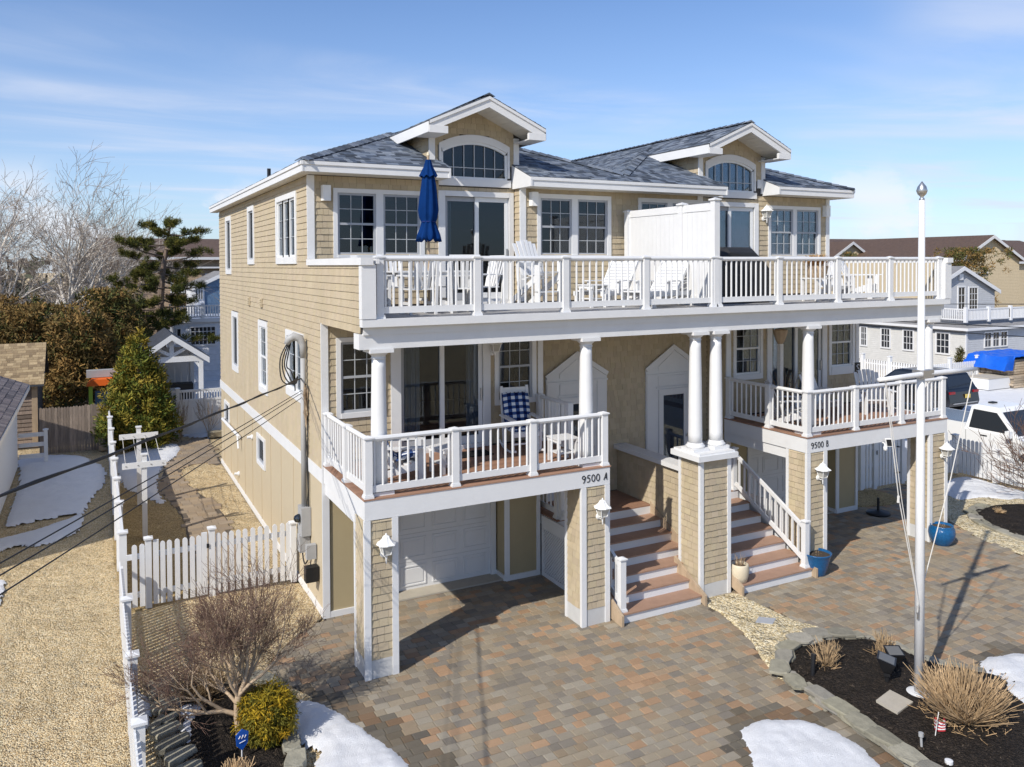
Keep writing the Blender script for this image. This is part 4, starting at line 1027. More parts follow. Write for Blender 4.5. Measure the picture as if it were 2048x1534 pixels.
# ---- snow
def snow(P, h=.05, z=-.015):
    P = ccw(smooth_poly(P, 5)); n = len(P); xs = [p[0] for p in P]; ys = [p[1] for p in P]
    st = max(.035, math.sqrt((max(xs)-min(xs))*(max(ys)-min(ys)))/62); nx = int((max(xs)-min(xs)+.3)/st)+1; ny = int((max(ys)-min(ys)+.3)/st)+1; x0 = min(xs)-.15; y0 = min(ys)-.15
    def dist(x, y):
        q = 9
        for i in range(n):
            ax, ay = P[i]; bx, by = P[(i+1) % n]; dx, dy = bx-ax, by-ay; l = dx*dx+dy*dy; t = 0 if l == 0 else max(0, min(1, ((x-ax)*dx+(y-ay)*dy)/l)); q = min(q, (x-ax-dx*t)**2+(y-ay-dy*t)**2)
        q = math.sqrt(q); return q if inpoly(x, y, P) else -q
    V = {}; vs = []
    for i in range(nx+1):
        for j in range(ny+1):
            x, y = x0+i*st+RND.uniform(-.3, .3)*st, y0+j*st+RND.uniform(-.3, .3)*st
            d = dist(x, y)+.055*noise.noise((x*3.3, y*3.3, 1))+.03*noise.noise((x*12, y*12, 2))
            if d > -st*.6:
                e = max(0, min(1, d/(.16+h*2))); zz = z+.004+h*e*(2-e)*(1+.45*noise.noise((x*2.1, y*2.1, 3))+.25*noise.noise((x*6, y*6, 8)))+(.006*noise.noise((x*22, y*22, 5))+RND.uniform(-.0025, .0025))*min(1, e*4)-(.02 if d < 0 else 0)
                V[(i, j)] = len(vs); vs.append((x, y, zz))
    fs = []
    for (i, j), a in V.items():
        b, c, d = V.get((i+1, j)), V.get((i+1, j+1)), V.get((i, j+1))
        if b is not None and c is not None and d is not None: fs.append((a, b, c, d))
    o = MB().add(vs, fs).build('snow', 'snow', smooth=True); o['kind'] = 'stuff'; return o
snow([(-5.91, 18.16), (-6.01, 19.6), (-5.34, 19.9), (-4.24, 19.3), (-3.76, 18.09), (-3.46, 16.83), (-3.45, 15.14), (-3.7, 14.01), (-3.86, 13.07), (-4.01, 11.94), (-4.5, 11.85), (-5.1, 11.75), (-5.68, 11.5), (-5.77, 11.89), (-5.74, 13.79), (-5.79, 16.75)])
snow([(-4.05, 11.75), (-4.05, 10.54), (-4.38, 9.9), (-4.9, 9.6), (-5.42, 9.75), (-6.2, 9.3), (-6.4, 10.3), (-5.62, 10.62), (-5.0, 10.95), (-4.43, 11.5)])
snow([(-3.13, 18.35), (-2.71, 19.01), (-2.18, 19.64), (-1.52, 19.77), (-1.06, 19.52), (-1.04, 18.56), (-1.27, 17.58), (-1.57, 16.91), (-1.82, 16.06), (-2.03, 14.73), (-2.11, 12.86), (-2.0, 12.07), (-2.15, 11.9), (-2.38, 12.41), (-2.64, 13.29), (-2.95, 14.07), (-3.12, 16.37)])
snow([(-5.7, 7.7), (-5.42, 7.4), (-5.40, 6.2), (-5.7, 5.6), (-6.4, 5.5), (-6.4, 7.6)], .02)
snow([(-1.10, -.02), (-.88, -.12), (-.69, -.47), (-.58, -.72), (-.37, -1.42), (-.16, -2.03), (-.11, -2.6), (-.4, -3.4), (-1.5, -3.4), (-1.36, -2.1), (-1.24, -1.75), (-1.12, -1.5), (-1.27, -1.15), (-1.25, -.6)], .055)
snow([(5.22, -3.95), (4.94, -3.78), (4.66, -3.65), (4.25, -3.70), (4.1, -3.88), (4.03, -4.12), (3.87, -4.24), (3.75, -4.5), (3.5, -5.0), (4.2, -5.6), (5.0, -5.5), (5.33, -5.05), (5.42, -4.65), (5.36, -4.25)], .05)
snow([(9.06, -4.08), (9.6, -4.14), (10.1, -4.4), (10.4, -5.2), (9.6, -6.2), (8.2, -6.9), (7.2, -6.5), (6.95, -5.95), (7.18, -5.64), (7.72, -5.46), (8.12, -5.17), (8.29, -4.88), (8.6, -4.59), (8.75, -4.3)], .09, .01)
snow([(17.3, 1.85), (17.55, 2.4), (18.47, 3.1), (19.6, 3.3), (19.8, 2.7), (19.7, 1.4), (19.7, -.5), (18.9, -.2), (18.84, .97), (18.46, 1.17), (18.1, 1.6), (17.6, 1.7)], .06)
snow([(-2.72, .42), (-2.55, .52), (-2.28, .42), (-2.30, .15), (-2.48, -.06), (-2.55, -.5), (-2.66, -.56), (-2.73, -.4), (-2.70, .06)], .06, .02)
snow([(-3.22, 1.6), (-3.09, 1.21), (-3.02, .79), (-3.07, .3), (-3.22, .2)], .04)
snow([(-1.5, .9), (-1.35, .75), (-1.3, .95), (-1.45, 1.05)], .05, .02)
snow([(-.9, 21.6), (1.8, 21.6), (2.6, 30), (3, 36), (-1.5, 36)], .05)
# ---- planting beds with stone edging
def stone_block(mb, cx, cy, L, W_, Hh, a, col, z=0):
    c, s = math.cos(a), math.sin(a); vs = []
    base = [(-L/2*RND.uniform(.8, 1), -W_/2*RND.uniform(.75, 1.05)), (-L*RND.uniform(-.1, .2), -W_/2*RND.uniform(.95, 1.2)), (L/2*RND.uniform(.82, 1), -W_/2*RND.uniform(.75, 1.05)), (L/2*1.03, W_*RND.uniform(-.1, .2)), (L/2*RND.uniform(.82, 1), W_/2*RND.uniform(.7, 1)), (L*RND.uniform(-.15, .15), W_/2*RND.uniform(.95, 1.25)), (-L/2*RND.uniform(.82, 1), W_/2*RND.uniform(.75, 1)), (-L/2*1.03, 0)]
    for k, (sc_, zz) in enumerate(((1, z), (1.0, z+Hh*.82), (.90, z+Hh))):
        for p in base:
            px, py = p[0]*sc_*RND.uniform(.97, 1.02), p[1]*sc_*RND.uniform(.97, 1.02)
            vs.append((cx+px*c-py*s, cy+px*s+py*c, zz+RND.uniform(-.006, .006)*k))
    fs = [(i+8*r, (i+1) % 8+8*r, (i+1) % 8+8*r+8, i+8*r+8) for r in range(2) for i in range(8)]+[tuple(range(16, 24))]
    mb.add(vs, fs, col)
def stone_edge(pts, par, L=.36, W_=.2, Hh=.14, z0=-.02, layers=1):
    acc = 0; P = [Vector((*p, 0)) for p in pts]; out = []
    for i in range(len(P)-1):
        d = (P[i+1]-P[i]); l = d.length; d.normalize(); t = acc
        while t < l:
            out.append((P[i]+d*t, math.atan2(d.y, d.x))); t += L
        acc = t-l
    for ly in range(layers):
        for q, a in out:
            f = RND.uniform(.75, 1.2); wm = RND.uniform(.92, 1.0); m = MB()
            jit = ly*L*.45; q2 = q+Vector((math.cos(a), math.sin(a), 0))*jit
            top = ly == layers-1
            nx, ny = -math.sin(a), math.cos(a); sh_ = RND.uniform(-.03, .03)
            stone_block(m, q2.x+nx*sh_, q2.y+ny*sh_, L*RND.uniform(1.06, 1.22), W_*RND.uniform(.95, 1.25)*(1.15 if top else 1.0), Hh*RND.uniform(.9, 1.05)*(.8 if top else 1), a+RND.uniform(-.14, .14), (f, f*.985, f*wm*RND.uniform(.9, 1.02)), z0+ly*Hh*.98); m.build('edging_stone', 'stone', par)
def bed(name, P, zt=.03):
    P = ccw(P); n = len(P); cx = sum(p[0] for p in P)/n; cy = sum(p[1] for p in P)/n; vs = []
    for f, z in ((1, -.03), (.97, zt), (.75, zt+.02), (.4, zt+.04)):
        for p in P:
            x, y = cx+(p[0]-cx)*f, cy+(p[1]-cy)*f; vs.append((x, y, z+.02*noise.noise((x*3, y*3, 5))))
    fs = [(r*n+i, r*n+(i+1) % n, (r+1)*n+(i+1) % n, (r+1)*n+i) for r in range(3) for i in range(n)]+[tuple(range(3*n, 4*n))]
    o = MB().add(vs, fs).build(name, 'mulch', smooth=True); o['kind'] = 'structure'; return o
b1 = bed('mulch_bed', BED, .05)
stone_edge([(8.0, -2.63), (7.5, -2.36), (6.95, -2.30), (6.5, -2.40), (6.12, -2.68), (5.86, -3.1), (5.82, -3.7), (5.77, -4.2), (5.70, -4.7), (5.66, -5.3), (5.62, -6.2), (5.7, -6.9)], b1, .40, .22, .058, -.02, 3)
stone_edge([(8.0, -2.66), (8.3, -2.98), (8.28, -3.4), (8.4, -3.9), (8.8, -4.4)], b1, .3, .16, .08)
BED2 = smooth_poly([(16.5, .95), (16.0, .45), (15.72, -.07), (15.6, -.72), (15.55, -1.3), (16.5, -2.2), (18.4, -1.8), (19.2, -.4), (18.5, .6), (17.6, 1.0)], 3)
b2 = bed('mulch_bed_by_fence', BED2, .04)
stone_edge([(17.2, 1.08), (16.5, .92), (16.02, .43), (15.76, -.07), (15.64, -.72), (15.62, -1.4), (16.2, -2.0)], b2, .4, .26, .09)
BED3 = smooth_poly([(-2.75, .75), (-2.2, .98), (-1.6, .72), (-1.45, .2), (-1.42, -.6), (-1.45, -1.5), (-1.6, -2.4), (-2.6, -2.4), (-2.75, -1.2), (-2.78, -.2)], 3)
b3 = bed('mulch_bed_by_gate', BED3, .03)
for (x, y, L, W_, a) in ((-2.86, 1.35, .42, .26, .1), (-2.87, 1.02, .36, .30, .05), (-2.83, .64, .42, .34, .1), (-2.98, .16, .36, .12, 1.0), (-2.80, .22, .3, .14, .9), (-2.88, -.1, .42, .24, .35), (-2.82, -.44, .46, .26, .3), (-2.76, -.8, .42, .24, .3), (-2.72, -1.15, .42, .24, .3),
                         (-1.42, .80, .42, .24, -.9), (-1.30, .5, .3, .2, -1.2), (-1.40, -.92, .30, .22, 1.2), (-1.42, -1.26, .34, .24, 1.4), (-1.45, -1.62, .42, .28, 1.3), (-1.62, -1.95, .42, .26, .9)):
    m = MB(); f = RND.uniform(.8, 1.15); stone_block(m, x, y, L, W_, RND.uniform(.07, .12), a, (f, f, f*.93)); m.build('edging_stone', 'stone', b3)
def slabthing(name, label, P, z, th, m):
    b = MB(); b.prism(ccw(P), z, z+th); o = b.build(name, m); tag(o, label, 'paving stone'); return o
slabthing('stepping_stone', 'square pale paving stone lying on dark mulch beside the flagpole', [(6.37, -4.22), (6.35, -4.59), (6.81, -4.50), (6.80, -4.12)], .085, .035, 'concrete')
o = slabthing('stepping_stone', 'small grey slate square set in the cream gravel strip', [(6.83, -1.32), (7.05, -1.52), (7.27, -1.38), (7.05, -1.18)], .02, .012, 'sash_grey')
# cement splash of leaf litter and stray pebbles on the pavers
lit = MB()
for k in range(260):
    x = RND.uniform(-.8, 9); y = RND.uniform(-4.5, -.3)
    if inpoly(x, y, BED) or inpoly(x, y, STRIP): continue
    if RND.random() < .75:
        bx = RND.choice(STRIP); x, y = bx[0]+RND.gauss(0, .22), bx[1]+RND.gauss(0, .22)
    r = RND.uniform(.005, .012); c = RND.uniform(.5, .8)
    lit.add([(x-r, y-r, 0), (x+r, y-r*.8, 0), (x+r*.8, y+r, 0), (x-r, y+r*.7, 0), (x, y, r*1.3)], [(0, 1, 4), (1, 2, 4), (2, 3, 4), (3, 0, 4)], (c, c*.92, c*.75))
lit.build('stray_pebbles', 'lumber', kind='stuff')

chips = MB()
for P, z in ((BED, .07), (BED2, .06), (BED3, .05)):
    xs = [p[0] for p in P]; ys = [p[1] for p in P]
    for _ in range(3800 if P is BED else 1600):
        x, y = RND.uniform(min(xs), max(xs)), RND.uniform(min(ys), max(ys))
        if not inpoly(x, y, P): continue
        r = RND.uniform(.010, .032); a = RND.uniform(0, 3.14); w = r*.3; c_, s_ = math.cos(a), math.sin(a); f = RND.choice((.25, .3, .4, .5, .8, 1.3)); zz = z+.025*RND.random()
        chips.add([(x-c_*r-s_*w, y-s_*r+c_*w, zz), (x-c_*r+s_*w, y-s_*r-c_*w, zz), (x+c_*r+s_*w, y+s_*r-c_*w, zz+RND.uniform(-.008, .012)), (x+c_*r-s_*w, y+s_*r+c_*w, zz+.004)], [(0, 1, 2, 3)], (.075*f, .058*f, .042*f))
chips.build('mulch_chips', 'foliage', kind='stuff')
# ================================================================ lanterns, boxes and fittings on the house
def lantern_master(loc, label, group):
    t = thing('wall_lantern', label, 'lantern', loc, 0, group)
    b = MB(); b.lathe([(.055, 0), (.062, .008), (.045, .022), (.02, .03)], 16); o = b.build('backplate', 'lantern', t); o.rotation_euler = (math.pi/2, 0, 0); o.location = (0, 0, -.06)
    a = MB(); a.tube([(0, -.02, -.06), (0, -.07, -.09), (0, -.12, -.075), (0, -.135, -.03)], .012, 8); a.build('bracket', 'lantern', t)
    cy = -.135
    def fr(w0, w1, z0, z1): return [(-w0, cy-w0, z0), (w0, cy-w0, z0), (w0, cy+w0, z0), (-w0, cy+w0, z0), (-w1, cy-w1, z1), (w1, cy-w1, z1), (w1, cy+w1, z1), (-w1, cy+w1, z1)]
    m = MB(); m.hexa(fr(.056, .060, -.035, -.022)); m.hexa(fr(.094, .096, .125, .135))
    for sx in (-1, 1):
        for sy in (-1, 1): m.bar((sx*.056, cy+sy*.056, -.03), (sx*.093, cy+sy*.093, .13), .012)
    m.build('lantern_frame', 'lantern', t)
    g = MB(); g.hexa(fr(.052, .088, -.022, .126)); g.build('lantern_glass', 'lantern_glass', t)
    r = MB(); prof = [(.145, .130), (.142, .142), (.112, .162), (.080, .195), (.058, .228), (.050, .250), (.034, .262), (.012, .270)]
    n = 16; vs = []
    for k, (rr, z) in enumerate(prof):
        for i in range(n):
            an = 2*math.pi*(i+.5)/n; q = rr*(1.0+(.06 if i % 2 else -.04))/max(abs(math.cos(an)), abs(math.sin(an)))**.55; vs.append((q*math.cos(an), cy+q*math.sin(an), z))
    fs = [(k*n+i, k*n+(i+1) % n, (k+1)*n+(i+1) % n, (k+1)*n+i) for k in range(len(prof)-1) for i in range(n)]+[tuple(reversed(range(n))), tuple(range((len(prof)-1)*n, len(prof)*n))]
    r.add(vs, fs); r.build('lantern_roof', 'lantern', t)
    f = MB(); f.lathe([(.008, .265), (.018, .278), (.012, .292), (.002, .304)], 10, 0, cy); f.build('finial', 'lantern', t, smooth=True)
    s = MB(); s.lathe([(.002, -.185), (.010, -.17), (.014, -.10), (.024, -.06), (.036, -.045), (.050, -.035)], 12, 0, cy); s.build('tail_spike', 'lantern', t, smooth=True)
    return t
mat('lantern_glass', (.45, .44, .40), .1, spec=.6)
LG = 'white carriage lanterns on the house'
L0 = lantern_master((.30, .0, 2.02), 'white carriage lantern on the leftmost shingled pier', LG)
for p, l in (((4.33, .0, 2.02), 'white carriage lantern on the pier left of the left stairs'), ((9.86, .0, 2.03), 'white carriage lantern on the pier beside the right stair rail'),
             ((13.92, .0, 2.03), 'white carriage lantern on the rightmost shingled pier'), ((3.45, YL-.01, 4.78), 'white lantern by the left porch sliding door, under the beam'),
             ((11.76, YU-.01, 7.72), 'white lantern on the upper wall beside the right glass door')): dup(L0, p, 0, l)
def speaker(x, y, z, label):
    m = MB(); m.prism([(-.09, 0), (.09, 0), (.075, -.13), (-.075, -.13)][::-1], -.15, .15); o = m.build('wall_speaker', 'lantern'); o.location = (x, y, z); tag(o, label, 'speaker', 'outdoor speakers on the upper wall'); return o
speaker(.33, YU-.02, 7.90, 'white outdoor speaker on the upper wall at the far left corner'); speaker(4.77, YM-.02, 7.91, 'white outdoor speaker beside the paired window over the middle deck'); speaker(14.0, YU-.02, 7.91, 'white outdoor speaker at the right end of the upper wall')
t = thing('security_camera', 'white camera with black solar panel hung on the right porch fascia', 'camera', (11.86, -.02, 2.50))
m = MB(); m.tube([(0, 0, 0), (-.02, -.06, .0), (-.02, -.08, -.05)], .016, 8); m.build('bracket', 'lantern', t)
m = MB(); m.lathe([(.02, -.16), (.042, -.14), (.045, -.09), (.03, -.055), (.01, -.045)], 14, -.03, -.09); m.build('camera_body', 'lantern', t, smooth=True)
m = MB(); m.hexa([(.0, -.10, -.07), (.12, -.16, -.07), (.14, -.12, -.05), (.02, -.06, -.05), (-.02, -.08, .10), (.10, -.14, .10), (.12, -.10, .11), (.0, -.04, .11)]); m.build('panel_frame', 'lantern', t)
m = MB(); m.add([(.008, -.110, -.055), (.108, -.160, -.055), (.090, -.142, .088), (-.010, -.092, .088)], [(0, 1, 2, 3)]); m.build('solar_panel', 'black', t)
t = thing('house_sign', 'small black sign with a white letter S on the right porch corner', 'sign', (14.10, YL-.02, 3.75))
m = MB(); m.box(-.10, .10, -.03, -.012, -.14, .14); m.build('sign_board', 'black', t)
m = MB(); m.tube([(.05, -.035, .07), (0, -.035, .09), (-.05, -.035, .05), (0, -.035, 0), (.05, -.035, -.05), (0, -.035, -.09), (-.05, -.035, -.07)], .014, 6); m.build('lettering', 'flag_white', t)
# vents, spigots and pipes on the left wall belong to the house
for y, z in ((10.17, 5.55), (8.40, 5.58)):
    m = MB(); m.box(-.05, -.018, y-.12, y+.12, z-.11, z+.11)
    for k in range(4): m.box(-.07, -.05, y-.11, y+.11, z-.1+k*.055, z-.07+k*.055)
    m.build('wall_vent', 'panel', HOUSE)
m = MB(); m.tube([(-.02, 14.9, 1.62), (-.10, 14.9, 1.62), (-.10, 12.0, 1.66), (-.08, 11.7, 1.64)], .045, 8); m.tube([(-.10, 11.9, 1.66), (-.10, 11.75, 1.3)], .03, 8); m.build('drain_pipe', 'white', HOUSE)
for y, z in ((10.0, 1.95), (12.3, .45)):
    m = MB(); m.lathe([(.07, 0), (.07, .03), (.045, .05), (.04, .14)], 12); o = m.build('vent_cap', 'white', HOUSE); o.location = (0, y, z); o.rotation_euler = (0, -math.pi/2, 0)
# ---- electric service mast
t = thing('service_mast', 'grey electric service mast with weatherhead standing against the left wall', 'utility mast', (-.10, 3.66, 0))
m = MB(); m.tube([(0, 0, 1.75), (0, 0, 4.75)], .052, 14); m.build('mast_pipe', 'grey_box', t, smooth=True)
m = MB(); m.tube([(0, 0, 4.7), (0, 0, 4.95), (-.05, .02, 5.08), (-.16, .04, 5.12), (-.26, .06, 5.06), (-.30, .07, 4.97)], [.055, .068, .080, .085, .072, .05], 12); m.build('weatherhead', 'grey_box', t, smooth=True)
m = MB(); m.box(-.09, .09, -.16, .16, 1.25, 1.80); m.box(-.11, .09, -.10, .12, .92, 1.25); m.build('meter_box', 'grey_box', t)
m = MB(); m.lathe([(.085, 0), (.09, .03), (.06, .10), (.02, .12)], 16); o = m.build('meter_dial', 'glass_dark', t, smooth=True); o.location = (-.09, -.02, 1.58); o.rotation_euler = (0, -math.pi/2, 0)
m = MB(); m.box(-.10, .08, -.62, -.50, .95, 1.22); m.build('junction_box', 'grey_box', t)
m = MB(); m.box(-.16, .08, -.80, -.62, .58, .86); m.build('phone_box', 'black', t)
m = MB(); m_t = m.tube; m.tube = lambda P_, r_, n_=6, **k_: m_t(smooth_path(P_, 5), r_, n_, **k_)
m.tube([(0, .03, 1.25), (-.04, 0, .9), (-.05, -.25, .75), (-.02, -.5, 1.0)], .014, 6); m.tube([(0, -.55, .95), (-.03, -.6, .8), (0, -.7, .7)], .010, 6)
for k in range(4): m.tube([(-.28+.02*k, .06, 5.0), (-.42+.05*k, .06+.05*k, 4.7-.05*k), (-.40+.06*k, .05, 4.3+.05*k), (-.24+.03*k, 0, 4.2), (-.1, 0, 4.35)], .013, 6)
m.tube([(.03, -.06, 4.2), (.06, -.10, 3.4), (.05, -.06, 2.6), (.06, -.09, 1.8), (.02, -.1, 1.3)], .011, 6); m.tube([(.02, -.07, 4.1), (.04, -.03, 3.2), (.06, -.1, 2.4), (.03, -.06, 1.7)], .008, 6)
m.build('loose_wires', 'cable', t)
m = MB()
for k in range(9): m.tube([(.02+RND.uniform(-.05, .05), -.08+RND.uniform(-.05, .05), 4.25-RND.random()*.9) for _ in range(4)], .006, 4)
m.build('wire_tangle', 'bark_tan', t)
def cable(name, label, a, b, r, sag, n=24, m_='cable', twist=0):
    a = Vector(a); b = Vector(b); pts = []
    for i in range(n+1):
        s = i/n; p = a.lerp(b, s); p.z -= sag*4*s*(1-s); pts.append(p)
    mb = MB(); mb.tube(pts, r, 6)
    if twist:
        mb.tube([p+Vector((.014*math.cos(i*.9), 0, .014*math.sin(i*.9))) for i, p in enumerate(pts)], r*.8, 6)
    o = mb.build(name, m_); tag(o, label, 'cable'); return o
def far(a, b, k): a = Vector(a); b = Vector(b); return a+(b-a)*k
MP = (-.14, 3.66, 4.30)
cable('power_cable', 'thick twisted black power cable running left from the service mast', MP, far(MP, (-4.34, -5.14, 4.90), 1.9), .012, .10, 60, twist=1)
for z0, q, l in ((4.07, (-4.35, -5.15, 4.36), 'uppermost of three thin black wires slanting down left from the mast'), (4.02, (-4.35, -5.15, 4.27), 'middle one of three thin black wires slanting down left from the mast'), (3.93, (-4.35, -5.16, 4.13), 'lowest of three thin black wires slanting down left from the mast')):
    a = (-.14, 3.62, z0); cable('service_wire', l, a, far(a, q, 1.9), .0062, .06)
a = (14.25, 2.6, 4.86); cable('street_wire', 'black overhead wire from the right porch corner toward the grey house', a, far(a, (26.88, 5.71, 3.80), 2.2), .022, .05)
cable('street_wire', 'upper black overhead wire passing behind the flagpole to the right edge', (18.0, 9.2, 4.66), far((23.83, 7.3, 4.42), (26.89, 5.72, 4.22), 4), .02, .05)
cable('street_wire', 'thin high wire crossing in front of the grey gabled house', (20.4, 12.5, 4.9), (46, 8.0, 4.4), .018, .05)
# ================================================================ flagpole
t = thing('flagpole', 'tall white flagpole with silver ball, crossarm and rope in the mulch island', 'flagpole', (7.16, -4.34, 0))
m = MB(); m.tube([(0, 0, .05), (0, 0, 3), (0, 0, 7.42)], [.070, .064, .042], 20); m.build('pole', 'vinyl', t, smooth=True)
m = MB(); m.lathe([(.19, .06), (.20, .085), (.17, .10), (.085, .11)], 28); m.build('base_flange', 'vinyl', t, smooth=True)
m = MB(); m.lathe([(.035, 7.40), (.04, 7.44), (.02, 7.47), (.06, 7.51), (.078, 7.56), (.062, 7.62), (.025, 7.67), (.004, 7.70)], 16); m.build('finial', 'steel', t, smooth=True)
m = MB(); m.tube([(-1.0, -.06, 4.84), (-.5, -.06, 4.85), (0, -.06, 4.86), (.6, -.06, 4.86), (1.22, -.06, 4.86)], [.030, .038, .042, .040, .028], 12); m.build('crossarm', 'vinyl', t, smooth=True)
m = MB(); m.box(-.09, .09, -.11, .08, 4.80, 4.92); m.box(.10, .16, -.10, -.02, 4.80, 4.92); m.build('bracket', 'steel', t)
m = MB(); m.tube([(-.86, -.06, 4.82), (-.52, -.03, 3.1), (-.10, -.05, 1.5), (-.085, -.03, 1.3)], .008, 6); m.tube([(-.84, -.06, 4.82), (-.44, -.03, 3.0), (-.08, -.05, 1.45)], .006, 6); m.tube([(1.16, -.06, 4.84), (.7, 0, 3.2), (.08, .04, 1.55)], .008, 6)
m.tube([(-.52, -.03, 3.12), (-.53, -.03, 3.02)], .018, 6); m.build('halyard', 'rope', t)
m = MB(); m.box(-.09, -.065, -.05, -.02, 1.22, 1.42); m.box(-.105, -.065, -.045, -.025, 1.30, 1.33); m.build('cleat', 'steel', t)
# ================================================================ pots, lights and little things
def pot(name, label, loc, prof, m_, fill='soil', rim=.02):
    t = thing(name, label, 'flower pot', loc)
    b = MB(); pr = prof+[(prof[-1][0]-rim, prof[-1][1]), (prof[-1][0]-rim-.01, prof[-1][1]-.06), (.001, prof[-1][1]-.065)]
    b.lathe(pr, 32, cap=False); b.build('pot_body', m_, t, smooth=True)
    s = MB(); s.lathe([(prof[-1][0]-rim-.002, prof[-1][1]-.05), (.02, prof[-1][1]-.03)], 24); s.build('pot_soil', fill, t)
    return t
def twigs(par, n, r, h, m_, name='dry_stems', z0=0, rad=.004, lean=.5, x=0, y=0):
    b = MB()
    for _ in range(n):
        a = RND.uniform(0, 6.283); q = r*math.sqrt(RND.random())*.5; hh = h*RND.uniform(.5, 1); lx, ly = lean*RND.uniform(.2, 1)*math.cos(a)*hh, lean*RND.uniform(.2, 1)*math.sin(a)*hh
        p0 = (x+q*math.cos(a), y+q*math.sin(a), z0); c = RND.uniform(.6, 1.25)
        b.tube([p0, (p0[0]+lx*.4, p0[1]+ly*.4, z0+hh*.55), (p0[0]+lx, p0[1]+ly, z0+hh)], [rad, rad*.8, rad*.4], 4, (c, c*.95, c*.9), cap=False)
    return b.build(name, m_, par, kind='stuff')
p = pot('flower_pot', 'cream clay pot with dry stems on the bottom right-hand step', (7.63, -.06, .183), [(.12, 0), (.135, .01), (.17, .12), (.185, .24), (.175, .33), (.165, .36)], 'cream_pot')
twigs(p, 30, .14, .26, 'dry', z0=.31)
p = pot('flower_pot', 'blue glazed tapered pot at the foot of the right stairs', (9.66, -.16, 0), [(.16, 0), (.175, .02), (.22, .18), (.26, .33), (.285, .42), (.30, .44), (.30, .46)], 'blue_pot')
twigs(p, 14, .2, .05, 'dry', z0=.41)
p = pot('flower_pot', 'round blue mottled pot beside the rightmost pier', (13.63, -.22, 0), [(.17, 0), (.20, .03), (.27, .16), (.29, .27), (.275, .37), (.245, .43), (.25, .45)], 'blue_pot')
twigs(p, 20, .2, .06, 'dry', z0=.4)
t = thing('umbrella_stand', 'round black umbrella stand on the pavers under the right porch', 'umbrella stand', (14.28, 2.0, 0))
m = MB(); m.lathe([(.29, 0), (.30, .03), (.27, .06), (.08, .085), (.05, .10)], 28); m.build('stand_base', 'black', t, smooth=True)
m = MB(); m.tube([(0, 0, .08), (0, 0, .42)], .032, 12); m.tube([(0, 0, .30), (.07, 0, .30)], .012, 8); m.build('stand_tube', 'black', t)
mat('lens', (.13, .13, .125), .35)
def spotlight(name, label, loc, rz, s, tilt, stake=True):
    t = thing(name, label, 'garden light', loc, rz)
    m = MB(); m.hexa([(-.07*s, -.05*s, .16*s), (.07*s, -.05*s, .16*s), (.07*s, .05*s, .16*s), (-.07*s, .05*s, .16*s), (-.13*s, -.11*s, .30*s), (.13*s, -.11*s, .30*s), (.13*s, .12*s, .36*s), (-.13*s, .12*s, .36*s)]); m.build('lamp_head', 'black_metal', t)
    m = MB(); m.hexa([(-.11*s, -.09*s, .305*s), (.11*s, -.09*s, .305*s), (.11*s, .10*s, .352*s), (-.11*s, .10*s, .352*s), (-.10*s, -.08*s, .312*s), (.10*s, -.08*s, .312*s), (.10*s, .09*s, .358*s), (-.10*s, .09*s, .358*s)]); m.build('lens', 'lens', t)
    m = MB(); m.tube([(0, 0, 0), (0, 0, .17*s)], .03*s, 10); m.box(-.05*s, .05*s, -.04*s, .04*s, .10*s, .16*s); m.build('stake', 'black_metal', t)
    return t
spotlight('spotlight', 'black square floodlight on a stake in the mulch left of the flagpole', (7.02, -3.9, .07), .6, 1.15, 0)
spotlight('spotlight', 'black floodlight half hidden behind the base of the flagpole', (7.42, -3.72, .07), -.5, 1.0, 0)
t = thing('path_light', 'slim black stake light near the left edge of the mulch island', 'garden light', (6.2, -3.2, .06)); m = MB(); m.tube([(0, 0, 0), (.04, .02, .28)], .035, 12); m.tube([(.035, .018, .24), (.048, .024, .32)], .042, 12); m.build('lamp_tube', 'black_metal', t)
t = thing('path_light', 'short grey stake light in the mulch below the small flag', 'garden light', (6.0, -5.22, .06)); m = MB(); m.tube([(0, 0, 0), (0, .01, .16)], .016, 8); m.tube([(0, .01, .14), (0, .01, .19)], .032, 12); m.build('lamp_tube', 'grey_box', t)
t = thing('small_flag', 'small striped flag drooping on a stick in front of the dry grass', 'flag', (6.36, -5.16, .06))
m = MB(); m.tube([(0, 0, 0), (.16, .06, .28)], .006, 6); m.build('stick', 'rope', t)
for k in range(7):
    m = MB(); vs = []; fs = []
    for i in range(9):
        s = i/8; x = .06+.20*s; z = .21-.022*k-.05*s+.02*math.sin(s*9+k*.3); y = .03+.05*math.sin(s*7)
        vs += [(x, y, z), (x, y, z-.022)]
    for i in range(8): fs.append((2*i, 2*i+1, 2*i+3, 2*i+2))
    m.add(vs, fs); m.build('flag_stripe', 'flag_red' if k % 2 == 0 else 'flag_white', t)
m = MB(); m.add([(.07, .015, .215), (.17, .06, .195), (.17, .06, .11), (.075, .015, .12)], [(0, 3, 2, 1)]); m.build('flag_canton', 'flag_blue', t)
t = thing('yard_sign', 'blue shield-shaped yard sign on a stake under the bare shrub', 'sign', (-2.06, -1.3, .03), .25)
m = MB(); m.tube([(0, .01, 0), (0, .01, .30)], .008, 6); m.build('sign_stake', 'flag_white', t)
SH = [(-.075, .24), (.0, .16), (.075, .24), (.085, .38), (0, .44), (-.085, .38)]
m = MB(); m.prism(SH, -.008, .004, 'y'); m.build('sign_face', 'sign_blue', t)
m = MB(); m.tube([(-.05, -.012, .33), (-.03, -.012, .36), (-.01, -.012, .32), (.01, -.012, .36), (.03, -.012, .32), (.05, -.012, .35)], .006, 5); m.tube([(-.04, -.012, .27), (.04, -.012, .28)], .005, 5); m.build('lettering', 'flag_white', t)
